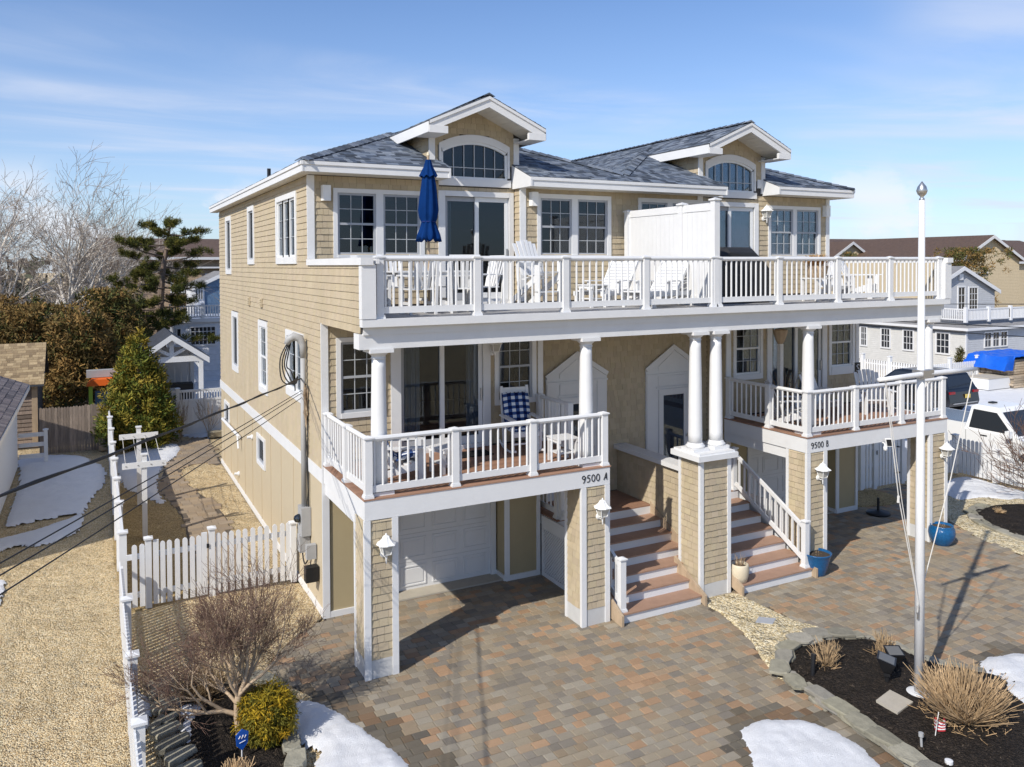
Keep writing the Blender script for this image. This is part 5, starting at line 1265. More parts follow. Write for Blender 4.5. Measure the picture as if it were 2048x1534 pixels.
t = thing('drain_cap', 'round white plastic cap lying in the mulch at the bottom edge', 'cap', (5.98, -5.62, .09)); m = MB(); m.lathe([(.05, -.02), (.05, .02), (.03, .025)], 16); m.build('cap_body', 'vinyl', t)
# ================================================================ porch furniture
def adirondack(label, loc, rz, group, scale=1, seat_h=.36, cushion=None, name='adirondack_chair', m_='vinyl'):
    t = thing(name, label, 'chair', loc, rz, group); sh = seat_h
    for i in range(6):
        x = (i-2.5)*.092; top = 1.0+sh-.36-.035*abs(i-2.5)**1.6*.5; m = MB()
        m.hexa([(x-.038, .20, sh-.08), (x+.038, .20, sh-.08), (x+.038, .222, sh-.08), (x-.038, .222, sh-.08), (x*1.12-.042, .48, top), (x*1.12+.042, .48, top), (x*1.12+.042, .502, top), (x*1.12-.042, .502, top)])
        m.build('back_slat', m_, t)
    for i in range(5):
        y = -.28+i*.105; z = sh-.01-.035*i; m = MB(); m.box(-.27, .27, y, y+.092, z-.02, z); m.build('seat_slat', m_, t)
    for s in (-1, 1):
        m = MB(); m.prism([(-.40, sh+.20), (.34, sh+.20), (.34, sh+.22), (-.40, sh+.22)], s*.345-.065, s*.345+.065, 'x'); m.build('arm', m_, t)
        m = MB(); m.box(s*.30-.02, s*.30+.02, -.33, -.22, 0, sh+.20); m.build('leg', m_, t)
        m = MB(); m.hexa([(s*.28-.018, -.30, sh-.16), (s*.28+.018, -.30, sh-.16), (s*.28+.018, .60, 0), (s*.28-.018, .60, 0), (s*.28-.018, -.30, sh-.02), (s*.28+.018, -.30, sh-.02), (s*.28+.018, .66, .08), (s*.28-.018, .66, .08)]); m.build('leg', m_, t)
        m = MB(); m.bar((s*.33, .22, 0 if sh > .5 else .12), (s*.33, .30, sh+.20), .05, .03); m.build('leg', m_, t)
    m = MB(); m.box(-.30, .30, .27, .29, sh+.10, sh+.17); m.build('back_rail', m_, t)
    if sh > .5:
        m = MB(); m.box(-.32, .32, -.36, -.22, .30, .325); m.build('footrest', m_, t)
    if cushion:
        m = MB(); n = 10; path = [(-.30, sh+.04), (-.1, sh+.03), (.12, sh-.02), (.20, sh+.03), (.28, sh+.22), (.36, sh+.42), (.44, sh+.60)]
        vs = []
        for (y, z) in path:
            for x in (-.25, 0, .25): vs.append((x, y-.01, z+.045*(1 if x == 0 else .6)))
        nb = len(vs)
        for (y, z) in path:
            for x in (-.25, 0, .25): vs.append((x, y+.03, z-.02))
        fs = []
        for i in range(len(path)-1):
            for k in range(2):
                a = i*3+k; fs.append((a, a+1, a+4, a+3)); b = nb+i*3+k; fs.append((b, b+3, b+4, b+1))
            a = i*3; fs.append((a, a+3, a+3+nb, a+nb)); a = i*3+2; fs.append((a, a+nb, a+3+nb, a+3))
        e = (len(path)-1)*3; fs.append((e, e+1, e+1+nb, e+nb)); fs.append((e+1, e+2, e+2+nb, e+1+nb)); fs.append((0, nb, nb+1, 1)); fs.append((1, nb+1, nb+2, 2))
        m.add(vs, fs); m.build('cushion', cushion, t, smooth=True)
    return t
AC = adirondack('white adirondack chair with blue gingham cushion behind the left porch column', (1.02, 1.05, 2.846), math.radians(75), 'white slatted outdoor chairs', cushion='gingham')
AP = adirondack('white adirondack chair at the right end of the right porch', (12.0, 1.75, 2.846), math.radians(10), 'white slatted outdoor chairs')
dup(AP, (10.35, 1.25, 2.846), math.radians(60), 'white adirondack chair just inside the right porch corner post')
dup(AP, (13.2, 1.3, 2.846), math.radians(-30), 'white adirondack chair by the right-hand end of the right porch rail')
TALL = adirondack('tall white balcony adirondack chair standing on the upper deck', (4.22, 1.95, 5.645), math.radians(12), 'white slatted outdoor chairs', seat_h=.72, name='balcony_chair')
dup(AP, (11.85, 1.3, 5.645), math.radians(-20), 'low white adirondack chair on the right upper deck, right of the dry planter')
dup(AP, (13.0, 1.5, 5.645), math.radians(25), 'low white adirondack chair at the far right end of the upper deck')
def lounger(label, loc, rz):
    t = thing('deck_lounger', label, 'lounger', loc, rz, 'white loungers on the upper deck')
    for i in range(9):
        y = -.95+i*.11; MB().box(-.30, .30, y, y+.09, .30, .325).build('seat_slat', 'vinyl', t)
    for i in range(9):
        a = i*.082; y = .06+a*.62; z = .33+a*.80; m = MB(); m.hexa([(-.30, y, z), (.30, y, z), (.30, y+.02, z-.016), (-.30, y+.02, z-.016), (-.30, y+.043, z+.057), (.30, y+.043, z+.057), (.30, y+.063, z+.041), (-.30, y+.063, z+.041)]); m.build('back_slat', 'vinyl', t)
    for s in (-1, 1):
        MB().box(s*.32-.02, s*.32+.02, -.98, .75, .22, .31).build('side_rail', 'vinyl', t)
        MB().bar((s*.31, .06, .30), (s*.31, .56, .98), .035, .06).build('back_rail', 'vinyl', t)
        for y in (-.85, .55): MB().box(s*.34-.03, s*.34+.03, y-.04, y+.04, 0, .26).build('leg', 'vinyl', t)
        MB().box(s*.36-.05, s*.36+.05, -.45, .25, .50, .52).build('arm', 'vinyl', t)
        MB().box(s*.36-.02, s*.36+.02, -.40, -.32, .26, .50).build('arm_post', 'vinyl', t)
    return t
LO = lounger('white slatted lounger on the upper deck below the paired middle window', (5.95, 1.9, 5.645), math.radians(-65)); dup(LO, (6.55, 1.0, 5.645), math.radians(-70), 'white slatted lounger right beside the white privacy screen')
def side_table(label, loc, rz=0):
    t = thing('side_table', label, 'table', loc, rz, 'small white slatted tables')
    for i in range(5): MB().box(-.23, .23, -.22+i*.09, -.22+i*.09+.08, .43, .45).build('top_slat', 'vinyl', t)
    for sx in (-1, 1):
        MB().box(sx*.19-.02, sx*.19+.02, -.22, .22, .37, .43).build('rail', 'vinyl', t)
        for sy in (-1, 1): MB().box(sx*.19-.03, sx*.19+.03, sy*.17-.02, sy*.17+.02, 0, .37).build('leg', 'vinyl', t)
    MB().box(-.18, .18, -.16, .16, .16, .18).build('lower_shelf', 'vinyl', t)
    return t
ST = side_table('small white side table behind the right end of the left porch rail', (4.02, .72, 2.846)); dup(ST, (1.80, 1.05, 2.846), .3, 'small white table in front of the gingham adirondack chair'); dup(ST, (5.15, 1.4, 5.645), .1, 'small white table between the balcony chair and the loungers')
t = thing('rocking_chair', 'white rocking chair with a blue gingham cushion by the porch wall', 'rocking chair', (3.72, 1.78, 2.846), math.radians(-8))
for s in (-1, 1):
    m = MB(); m.tube([(s*.28, -.42, .09), (s*.28, -.2, .03), (s*.28, .05, .015), (s*.28, .3, .04), (s*.28, .55, .12)], .024, 8); m.build('rocker', 'vinyl', t)
    MB().bar((s*.28, -.26, .03), (s*.29, -.28, .66), .05).build('leg', 'vinyl', t)
    MB().bar((s*.28, .24, .03), (s*.27, .46, 1.22), .05).build('back_post', 'vinyl', t)
    MB().box(s*.30-.055, s*.30+.055, -.36, .34, .655, .68).build('arm', 'vinyl', t)
MB().bar((-.30, .455, 1.14), (.30, .455, 1.14), .03, .10).build('top_rail', 'vinyl', t)
for i in range(6): MB().bar(((i-2.5)*.085, .27, .44), ((i-2.5)*.085, .44, 1.1), .05, .02).build('back_slat', 'vinyl', t)
for i in range(5): MB().box(-.27, .27, -.28+i*.11, -.28+i*.11+.095, .41, .43).build('seat_slat', 'vinyl', t)
MB().box(-.28, .28, -.29, -.265, .33, .41).build('apron', 'vinyl', t); MB().bar((-.28, -.27, .2), (.28, -.27, .2), .03).build('stretcher', 'vinyl', t)
def pad(par, path, w, th, m_):
    m = MB(); vs = []; k = 5
    for s in (1, 0):
        for (y, z, nx, nz) in path:
            for i in range(k):
                x = -w+2*w*i/(k-1); e = (1-(abs(x)/w)**4)*.6+.4
                vs.append((x, y+nx*th*e*s, z+nz*th*e*s))
    n = len(path); fs = []; off = n*k
    for i in range(n-1):
        for j in range(k-1):
            a = i*k+j; fs.append((a, a+1, a+k+1, a+k)); b = off+a; fs.append((b, b+k, b+k+1, b+1))
        fs.append((i*k, i*k+k, off+i*k+k, off+i*k)); a = i*k+k-1; fs.append((a, off+a, off+a+k, a+k))
    for j in range(k-1):
        fs.append((j, off+j, off+j+1, j+1)); a = (n-1)*k+j; fs.append((a, a+1, off+a+1, off+a))
    m.add(vs, fs); return m.build('cushion', m_, par, smooth=True)
pad(t, [(-.27, .44, 0, 1), (0, .44, 0, 1), (.2, .44, -.2, 1)], .26, .06, 'gingham')
pad(t, [(.22, .46, -1, .2), (.29, .68, -1, .25), (.36, .9, -1, .25), (.41, 1.08, -1, .25)], .28, .06, 'gingham')
m = MB(); m.box(2.35, 3.1, 1.75, 2.2, 2.848, 2.862); o = m.build('door_mat', 'grey_wood'); tag(o, 'dark grey door mat on the left porch deck before the sliding door', 'door mat')
# ---- upper deck dining set and umbrella
TX, TY, TZ = 1.78, 1.75, 5.645
t = thing('dining_table', 'white slatted dining table under the closed umbrella on the upper deck', 'table', (TX, TY, TZ))
for i in range(9): MB().box(-.78, .78, -.46+i*.103, -.46+i*.103+.095, .72, .745).build('top_slat', 'vinyl', t)
MB().box(-.74, .74, -.43, -.40, .64, .72).build('apron', 'vinyl', t); MB().box(-.74, .74, .40, .43, .64, .72).build('apron', 'vinyl', t)
for sx in (-1, 1):
    for sy in (-1, 1): MB().box(sx*.66-.04, sx*.66+.04, sy*.36-.04, sy*.36+.04, 0, .72).build('leg', 'vinyl', t)
def dining_chair(label, loc, rz):
    t = thing('dining_chair', label, 'chair', loc, rz, 'white dining chairs on the upper deck')
    for i in range(6): MB().bar(((i-2.5)*.078, .20, .44), ((i-2.5)*.095, .34, .99), .055, .018).build('back_slat', 'vinyl', t)
    MB().bar((-.27, .345, 1.0), (.27, .345, 1.0), .03, .06).build('top_rail', 'vinyl', t)
    for i in range(5): MB().box(-.24, .24, -.24+i*.094, -.24+i*.094+.082, .42, .44).build('seat_slat', 'vinyl', t)
    for s in (-1, 1):
        MB().box(s*.23-.022, s*.23+.022, -.25, -.20, 0, .66).build('leg', 'vinyl', t)
        MB().bar((s*.23, .28, 0), (s*.255, .33, .98), .045).build('leg', 'vinyl', t)
        MB().box(s*.25-.04, s*.25+.04, -.29, .27, .655, .68).build('arm', 'vinyl', t)
        MB().box(s*.23-.012, s*.23+.012, -.22, .26, .16, .21).build('stretcher', 'vinyl', t)
    return t
DC = dining_chair('white slat-back dining chair nearest the rail, left of the table legs', (TX-.46, TY-.62, TZ), math.pi)
for dx, dy, rz, l in ((.42, -.62, math.pi-.35, 'white slat-back dining chair nearest the rail, angled at the table right end'), (-.45, .66, 0, 'white dining chair behind the table, in front of the paired window'), (.40, .66, .1, 'white dining chair behind the table, beside the glass door'), (-1.05, .0, 1.5, 'white dining chair at the left head of the table by the corner wall'), (1.12, .05, -1.45, 'white dining chair at the right head of the table, before the glass door')):
    dup(DC, (TX+dx, TY+dy, TZ), rz, l)
t = thing('closed_umbrella', 'closed navy blue patio umbrella standing through the deck dining table', 'umbrella', (TX, TY, TZ))
m = MB(); m.tube([(0, 0, .0), (.0, 0, 2.88)], .024, 12); m.build('umbrella_pole', 'wood', t); m = MB(); m.lathe([(.02, 2.84), (.032, 2.86), (.022, 2.90), (.004, 2.93)], 12); m.build('finial', 'cream_pot', t)
m = MB(); n = 32; prof = [(.04, 2.76), (.06, 2.66), (.10, 2.50), (.125, 2.30), (.150, 2.05), (.165, 1.85), (.150, 1.72), (.115, 1.64), (.15, 1.52), (.195, 1.38), (.21, 1.30), (.14, 1.34)]
vs = []
for k, (r, z) in enumerate(prof):
    for i in range(n):
        a = 2*math.pi*i/n; f = 1+.22*math.sin(a*8+k*.25)*(min(1, k/3))+.05*math.sin(a*3+k); zz = z+(.035*math.sin(a*8+1) if k >= 9 else 0); vs.append((r*f*math.cos(a), r*f*math.sin(a), zz))
m.add(vs, [(k*n+i, k*n+(i+1) % n, (k+1)*n+(i+1) % n, (k+1)*n+i) for k in range(len(prof)-1) for i in range(n)]); m.build('canopy', 'navy', t, smooth=True)
m = MB(); vs = []
for k, (r, z) in enumerate([(.045, 2.78), (.075, 2.66), (.14, 2.50), (.155, 2.47)]):
    for i in range(n):
        a = 2*math.pi*i/n; f = 1+.14*math.sin(a*8); vs.append((r*f*math.cos(a), r*f*math.sin(a), z+(.02*math.sin(a*8) if k > 1 else 0)))
m.add(vs, [(k*n+i, k*n+(i+1) % n, (k+1)*n+(i+1) % n, (k+1)*n+i) for k in range(3) for i in range(n)]); m.build('vent_cap', 'navy', t, smooth=True)
m = MB(); m.tube([(.125*math.cos(2*math.pi*i/24), .125*math.sin(2*math.pi*i/24), 1.645) for i in range(25)], .009, 6); m.build('tie_strap', 'flag_blue', t)
# ---- right upper deck: covered grill, planter bench
t = thing('covered_grill', 'gas grill under a black cover beside the privacy screen', 'grill', (8.72, 1.25, 5.645))
P = [(-.70, 0), (.66, 0), (.68, .80), (.45, 1.06), (.30, 1.21), (-.42, 1.21), (-.60, 1.10), (-.70, .85)]
m = MB(); n = len(P); nd = 6; vs = []
for j in range(nd+1):
    s = j/nd; y = -.32+.64*s; f = 1-.10*(abs(s-.5)*2)**3
    for (x, z) in P: vs.append((x*(.96+.04*f)+.015*math.sin(z*9+j), y+.02*math.sin(x*7), z*(f if z > .5 else 1)))
fs = [(j*n+i, (j+1)*n+i, (j+1)*n+(i+1) % n, j*n+(i+1) % n) for j in range(nd) for i in range(n)]+[tuple(range(n)), tuple(reversed(range(nd*n, (nd+1)*n)))]
m.add(vs, fs); m.build('grill_cover', 'grill_cover', t)
t = thing('planter', 'weathered white planter stand holding a mop of dry tan grass, right deck', 'planter', (10.75, .85, 5.645))
m = MB(); m.lathe([(.17, .5), (.22, .62), (.25, .78), (.24, .80)], 20); m.build('planter_bowl', 'wood', t, smooth=True)
for sx in (-1, 1):
    for sy in (-1, 1): MB().box(sx*.2-.02, sx*.2+.02, sy*.2-.02, sy*.2+.02, 0, .52).build('leg', 'weathered_white', t)
MB().box(-.25, .25, -.25, .25, .50, .53).build('stand_top', 'weathered_white', t)
b = MB()
for _ in range(900):
    a = RND.uniform(0, 6.283); e = RND.uniform(.1, 1.3); r = RND.uniform(.15, .38); c = RND.uniform(.9, 1.9); d = Vector((math.cos(a)*math.cos(e)*1.25, math.sin(a)*math.cos(e)*1.25, math.sin(e)*.85)); p = Vector((0, 0, .78)); q = p+d*r
    w = Vector((-math.sin(a), math.cos(a), 0))*.006; b.add([tuple(p-w), tuple(p+w), tuple(q+w), tuple(q-w)], [(0, 1, 2, 3)], (c, c*.85, c*.6))
b.build('dry_grass', 'dry', t)
t = thing('trellis_post', 'weathered white carved post with a brown bird box on the right porch', 'post', (10.72, 1.9, 2.846))
m = MB(); m.box(-.05, .05, -.05, .05, 0, 1.75); m.build('post_shaft', 'weathered_white', t); m = MB(); m.lathe([(.06, 1.75), (.10, 1.82), (.16, 2.0), (.17, 2.08), (.10, 2.1)], 8); m.build('post_head', 'wood', t)
twigs(t, 40, .2, 1.1, 'dry', 'vine_stems', 0, .006, .35, .25, .1)
# ================================================================ fences of the yard
def vpost(par, x, y, h, w=.065, m_='vinyl', name='post'):
    m = MB(); m.box(x-w, x+w, y-w, y+w, 0, h-.05); m.box(x-w-.025, x+w+.025, y-w-.025, y+w+.025, h-.05, h-.018)
    m.add([(x-w-.02, y-w-.02, h-.018), (x+w+.02, y-w-.02, h-.018), (x+w+.02, y+w+.02, h-.018), (x-w-.02, y+w+.02, h-.018), (x, y, h+.01)], [(0, 1, 4), (1, 2, 4), (2, 3, 4), (3, 0, 4)]); return m.build(name, m_, par)
def picket(par, x, y, h, w, along, m_='vinyl', z0=.05):
    P = [(-w/2, z0), (w/2, z0), (w/2, h-w*.5), (w*.35, h-w*.18), (0, h), (-w*.35, h-w*.18), (-w/2, h-w*.5)]
    k = ('pk', round(w, 3), round(h, 2), along, m_)
    if k not in PM:
        m = MB()
        if along == 'x': m.prism(P, -.011, .011, 'y')
        else: m.prism(P, -.011, .011, 'x')
        me = bpy.data.meshes.new('picket'); me.from_pydata(m.v, [], m.f); me.materials.append(MATS[m_]); PM[k] = me
    o = obj('picket', PM[k], par); o.location = (x, y, 0); return o
# left side, front run
FX = -3.32
t = thing('picket_fence', 'white picket fence running to the bottom left corner past the bare shrub', 'fence', (0, 0, 0))
for y in (-3.6, -1.70, .17, 2.3): vpost(t, FX+.03, y, 1.13)
y = -5.2
while y < 4.4:
    picket(t, FX-.02, y, 1.06, .085, 'y'); y += .128
MB().box(FX+.0, FX+.04, -5.2, 4.5, .82, .90).build('rail', 'vinyl', t); MB().box(FX+.0, FX+.04, -5.2, 4.5, .20, .28).build('rail', 'vinyl', t)
# left side, back run
t = thing('board_fence', 'white vinyl board fence seen edge-on between the snow patches', 'fence', (0, 0, 0)); FB = -3.27
for i in range(8): vpost(t, FB, 4.75+i*2.2, 1.50)
for i in range(7):
    y0 = 4.75+i*2.2+.06; MB().box(FB-.025, FB+.025, y0, y0+2.08, 1.28, 1.40).build('rail', 'vinyl', t); MB().box(FB-.025, FB+.025, y0, y0+2.08, .06, .16).build('rail', 'vinyl', t)
    for k in range(13): MB().box(FB-.012, FB+.012, y0+k*.16+.002, y0+k*.16+.158, .16, 1.28).build('board', 'vinyl', t)
# gate run at y=4.6
t = thing('picket_gate', 'low white picket gate and fence joining the left fence to the house', 'gate', (0, 0, 0)); GY = 4.6
for x, h in ((-2.84, 1.36), (-1.70, 1.38), (-.12, 1.25)): vpost(t, x, GY, h, .055)
for x in (-3.08, -2.95, -2.59, -2.47, -2.33, -2.19, -2.06, -1.94, -1.58, -1.46, -1.33, -1.20, -1.07, -.92, -.78, -.65, -.49, -.34, -.22): picket(t, x, GY-.02, 1.24, .09, 'x')
for x in (-2.71, -1.84): MB().box(x-.05, x+.05, GY-.045, GY+.0, .06, 1.28).build('gate_stile', 'vinyl', t)
for a, b in ((-3.22, -2.9), (-2.66, -1.89), (-1.64, -.18)):
    for z in (.95, .22): MB().box(a, b, GY-.005, GY+.035, z, z+.10).build('rail', 'vinyl', t)
MB().box(-1.80, -1.76, GY-.075, GY-.045, .98, 1.06).build('latch', 'black', t)
# rear fence with spindle top
t = thing('spindle_fence', 'white board fence with open spindle top behind the garden path', 'fence', (0, 0, 0)); RY = 21.0
for x in (-3.2, -.9, 1.4): vpost(t, x, RY, 1.85)
for a, b in ((-3.13, -.97), (-.83, 1.33)):
    for z in (.05, 1.30, 1.66): MB().box(a, b, RY-.03, RY+.03, z, z+.09).build('rail', 'vinyl', t)
    n = int((b-a)/.155)
    for k in range(n): MB().box(a+k*.155+.002, a+k*.155+.153, RY-.012, RY+.012, .14, 1.30).build('board', 'vinyl', t)
    n = int((b-a)/.10)
    for k in range(n): MB().box(a+.05+k*.1-.02, a+.05+k*.1+.02, RY-.015, RY+.015, 1.39, 1.66).build('spindle', 'vinyl', t)
# weathered stockade fence, rail fence
t = thing('stockade_fence', 'weathered grey wooden stockade fence beside the plank shed', 'fence', (0, 0, 0))
x = -5.42
while x < -3.36:
    c = RND.uniform(.75, 1.3); h = 1.62+RND.uniform(-.02, .02); m = MB(); m.prism([(x, 0), (x+.088, 0), (x+.088, h-.04), (x+.044, h), (x, h-.04)], 19.98+RND.uniform(-.004, .004), 20.0, 'y', (c, c*.98, c*.95)); m.build('board', 'grey_wood', t); x += .092
MB().box(-5.42, -3.36, 20.005, 20.05, 1.2, 1.29).build('rail', 'grey_wood', t); MB().box(-3.60, -3.34, 19.7, 19.95, 0, .17).build('base_block', 'wood', t)
t = thing('rail_fence', 'short white three-rail fence at the corner of the white building', 'fence', (0, 0, 0)); vpost(t, -5.17, 18.74, 1.12, .055)
for z in (.18, .55, .88): MB().box(-5.95, -5.2, 18.72, 18.76, z, z+.13).build('rail', 'vinyl', t)
# clothesline posts
def tpost(x, y, h, label):
    t = thing('clothesline_post', label, 'clothesline post', (x, y, 0), 0, 'white clothesline posts')
    MB().box(-.055, .055, -.055, .055, 0, h-.03).build('upright', 'vinyl', t); MB().box(-.075, .075, -.075, .075, h-.03, h).build('post_cap', 'vinyl', t)
    MB().box(-.48, .48, -.085, -.055, h-.32, h-.18).build('crossarm', 'vinyl', t)
    for k in (-.4, -.14, .14, .4): MB().tube([(k, -.10, h-.25), (k, -.08, h-.25)], .014, 8).build('hook', 'steel', t)
tpost(-2.66, 12.0, 2.14, 'white T-shaped clothesline post further from the gate'); tpost(-2.68, 8.93, 2.03, 'white T-shaped clothesline post nearer the picket gate')
for k, nm in ((-.4, 'leftmost'), (-.14, 'second from left'), (.14, 'third from left'), (.4, 'rightmost')):
    cable('clothesline', nm+' white cord strung between the two clothesline posts', (-2.66+k, 11.9, 1.89), (-2.68+k, 8.84, 1.78), .006, .05, 10, 'rope')
# right side: gate under the porch, fence to the street
t = thing('garden_gate', 'white slatted garden gate seen under the right porch', 'gate', (0, 0, 0)); QY = 3.68
for x in (15.66, 16.22, 17.42): vpost(t, x, QY, 1.45, .06)
for a, b in ((15.72, 16.16), (16.28, 17.36)):
    for z in (.12, .62, 1.12): MB().box(a, b, QY, QY+.035, z, z+.10).build('rail', 'vinyl', t)
    n = int((b-a)/.13)
    for k in range(n): picket(t, a+.06+k*.13, QY-.02, 1.38, .09, 'x')
for z in (.35, 1.1): MB().lathe([(.05, 0), (.055, .02), (.02, .03)], 12, 17.2, QY-.05, z).build('hinge', 'black', t)
MB().box(16.24, 16.30, QY-.06, QY-.03, .98, 1.1).build('latch', 'black', t)
t = thing('picket_fence', 'white picket fence behind the blue pot, along the snow to the truck', 'fence', (0, 0, 0))
for x in (18.4, 19.9): vpost(t, x, QY, 1.22, .07)
x = 17.56
while x < 19.85: picket(t, x, QY-.02, 1.05, .1, 'x'); x += .14
for z in (.2, .8): MB().box(17.5, 19.85, QY, QY+.03, z, z+.09).build('rail', 'vinyl', t)
for y in (2.4, .6, -1.2, -3.0): vpost(t, 19.9, y, 1.0, .07)
y = 3.5
while y > -4: picket(t, 19.88, y, 1.12 if y > 2.45 else .80, .1, 'y'); y -= .13
for z in (.2, .62): MB().box(19.9, 19.93, -4, 3.6, z, z+.09).build('rail', 'vinyl', t)
# ================================================================ trees and shrubs
def grow(mb, p, d, L, r, depth, spread, segs=4, kids=(2, 4), n0=6, curl=.25, up=.15, shrink=.72, rmin=.003, R=RND, twig=None, wob=.18):
    pts = [p.copy()]; rad = [r]; dd = d.copy(); q = p.copy()
    for i in range(segs):
        dd = (dd+Vector((R.gauss(0, wob), R.gauss(0, wob), R.gauss(0, wob)+up*.3))*.6).normalized(); q = q+dd*(L/segs); pts.append(q.copy()); rad.append(max(rmin, r*(1-.45*(i+1)/segs)))
    tgt = mb if (twig is None or depth > 1) else twig
    tgt.tube(pts, rad, max(3, n0 if depth > 2 else (4 if depth > 1 else 3)), cap=False)
    if depth <= 0: return
    k = R.randint(*kids)
    for j in range(k):
        s = 1.0 if j == 0 else R.uniform(.35, 1.0); i = min(int(s*segs), segs); base = pts[i]; rr = rad[i]
        ax = Vector((R.gauss(0, 1), R.gauss(0, 1), R.gauss(0, 1))).cross(dd).normalized(); an = R.uniform(.35, 1)*spread*(.6 if j == 0 else 1)
        nd = (Matrix.Rotation(an, 3, ax) @ dd+Vector((0, 0, up))).normalized()
        grow(mb, base, nd, L*shrink*R.uniform(.8, 1.15), max(rmin, rr*(.84 if j == 0 else .66)), depth-1, spread, segs, kids, n0, curl, up, shrink, rmin, R, twig, wob)
# crape myrtle in front
RT = random.Random(5)
t = thing('bare_shrub', 'large leafless multi-stemmed shrub with reddish twigs beside the left fence', 'shrub', (-2.02, -.86, .02))
tr = MB(); tw = MB()
tr.tube([(0, 0, 0), (.0, .06, .16), (-.02, .10, .32), (-.01, .12, .50), (.0, .10, .62)], [.055, .048, .045, .048, .042], 10)
starts = [((-.01, .11, .36), (-.95, .35, .38), .036), ((-.0, .12, .56), (-.40, .30, .9), .034), ((0, .11, .60), (.30, .1, 1.0), .034), ((0, .1, .6), (.85, .35, .75), .032), ((0, .1, .58), (.1, .75, .8), .030), ((-.01, .1, .5), (-.6, .8, .7), .028), ((0, .1, .62), (.65, -.1, .9), .028), ((0, .1, .6), (-.3, -.35, 1.0), .026), ((-.2, .15, .45), (-.75, -.15, .7), .026)]
for p, d, r in starts:
    grow(tr, Vector(p), Vector(d).normalized(), .62, r, 5, .80, 3, (3, 4), 6, .2, .10, .79, .0022, RT, tw, .24)
tr.build('trunk', 'bark_tan', t, smooth=True); tw.build('twigs', 'twig_red', t)
def leafmass(mb, centers, per, size, cols, R, elong=2.2, updir=.2, radial=None):
    for (c, rad) in centers:
        c = Vector(c); base = R.choice(cols)
        for _ in range(per):
            d = Vector((R.gauss(0, 1), R.gauss(0, 1), R.gauss(0, 1))).normalized(); p = c+d*rad*R.random()**.45
            o = (d+Vector((R.gauss(0, .5), R.gauss(0, .5), R.gauss(0, .5)+updir))).normalized()
            s = o.cross(Vector((R.gauss(0, 1), R.gauss(0, 1), R.gauss(0, 1)))).normalized(); L = size*R.uniform(.6, 1.3); w = L/elong
            f = R.uniform(.7, 1.3); col = tuple(x*f for x in base)
            mb.add([tuple(p-s*w*.5), tuple(p+s*w*.5), tuple(p+o*L+s*w*.25), tuple(p+o*L-s*w*.25)], [(0, 1, 2, 3)], col)
# golden mop shrub
RT = random.Random(8)
t = thing('golden_shrub', 'rounded golden-green mop shrub between the bare shrub and the snow', 'shrub', (-1.66, -.92, .02))
m = MB(); cs = []
for _ in range(240):
    d = Vector((RT.gauss(0, 1), RT.gauss(0, 1), RT.gauss(0, 1))).normalized(); rr_ = .33*(1+.28*noise.noise((d.x*1.9, d.y*1.9, d.z*1.9))+.10*RT.gauss(0, 1)); q = Vector((d.x*rr_, d.y*rr_, .36+d.z*rr_)); cs.append((q, RT.uniform(.05, .10)))
cs += [((RT.uniform(-.18, .18), RT.uniform(-.18, .18), RT.uniform(.15, .5)), .12) for _ in range(40)]
leafmass(m, cs, 46, .055, [(.28, .20, .015), (.34, .23, .018), (.22, .17, .02), (.13, .12, .02), (.30, .18, .012)], RT, 4, -.5)
m.build('crown', 'foliage', t); MB().tube([(0, 0, 0), (0, 0, .4)], .03, 8).build('trunk', 'bark_tan', t)
# conical cypress
RT = random.Random(9)
t = thing('conical_evergreen', 'cone-shaped golden-green evergreen by the back fence and clothesline', 'tree', (-2.30, 20.15, 0))
m = MB(); cs = []; cols = [(.15, .16, .028), (.20, .185, .03), (.27, .225, .035), (.09, .115, .022), (.07, .10, .02), (.24, .18, .03)]
for _ in range(900):
    z = 4.15*(1-math.sqrt(RT.random())*.97); z = max(.12, z); rmax = 1.42*min(1, (4.3-z)/3.6)**.85*(1 if z > .5 else .8); a = RT.uniform(0, 6.283); r = rmax*(.55+.45*RT.random())*(1+.12*math.sin(a*5+z*3)); cs.append(((r*math.cos(a), r*math.sin(a), z), .17*(1 if z < 3.4 else .6)))
leafmass(m, cs, 26, .14, cols, RT, 3, .35); m.build('crown', 'foliage', t); MB().tube([(0, 0, 0), (0, 0, 3.6)], [.12, .03], 8).build('trunk', 'bark_grey', t)
# brown-green junipers
def juniper(label, x, y, h, r, seed, brown, n=700, name='juniper_tree', lean=0, top=.25):
    RT = random.Random(seed); t = thing(name, label, 'tree', (x, y, 0), 0, 'winter-bronzed evergreens along the back')
    m = MB(); cs = []
    lobes = [(RT.uniform(-.5, .5)*r, RT.uniform(-.5, .5)*r, RT.uniform(.45, .98)*h, RT.uniform(.35, .6)*r) for _ in range(9)]
    for _ in range(n):
        if RT.random() < .5:
            z = h*(.06+.9*RT.random()); q = 1-max(0, (z/h-top))/(1-top)*.75; rr = r*q*(.5+.5*RT.random()); a = RT.uniform(0, 6.283); cs.append(((rr*math.cos(a)+lean*z, rr*math.sin(a), z), .24))
        else:
            l = RT.choice(lobes); d = Vector((RT.gauss(0, 1), RT.gauss(0, 1), RT.gauss(0, 1))).normalized()*l[3]; cs.append(((l[0]+d.x+lean*l[2], l[1]+d.y, max(.2, min(h, l[2]+d.z))), .22))
    g = [(.085, .09, .028), (.06, .07, .022), (.12, .105, .03)]; b = [(.20, .125, .042), (.25, .15, .05), (.17, .11, .04), (.14, .10, .036)]
    cols = b*max(1, int(brown*4))+g*max(1, int((1-brown)*4))
    leafmass(m, cs, 26, .17, cols, RT, 3, .2); m.build('crown', 'foliage', t); MB().tube([(0, 0, 0), (lean*h*.5, 0, h*.6)], [.16, .05], 8).build('trunk', 'bark_grey', t)
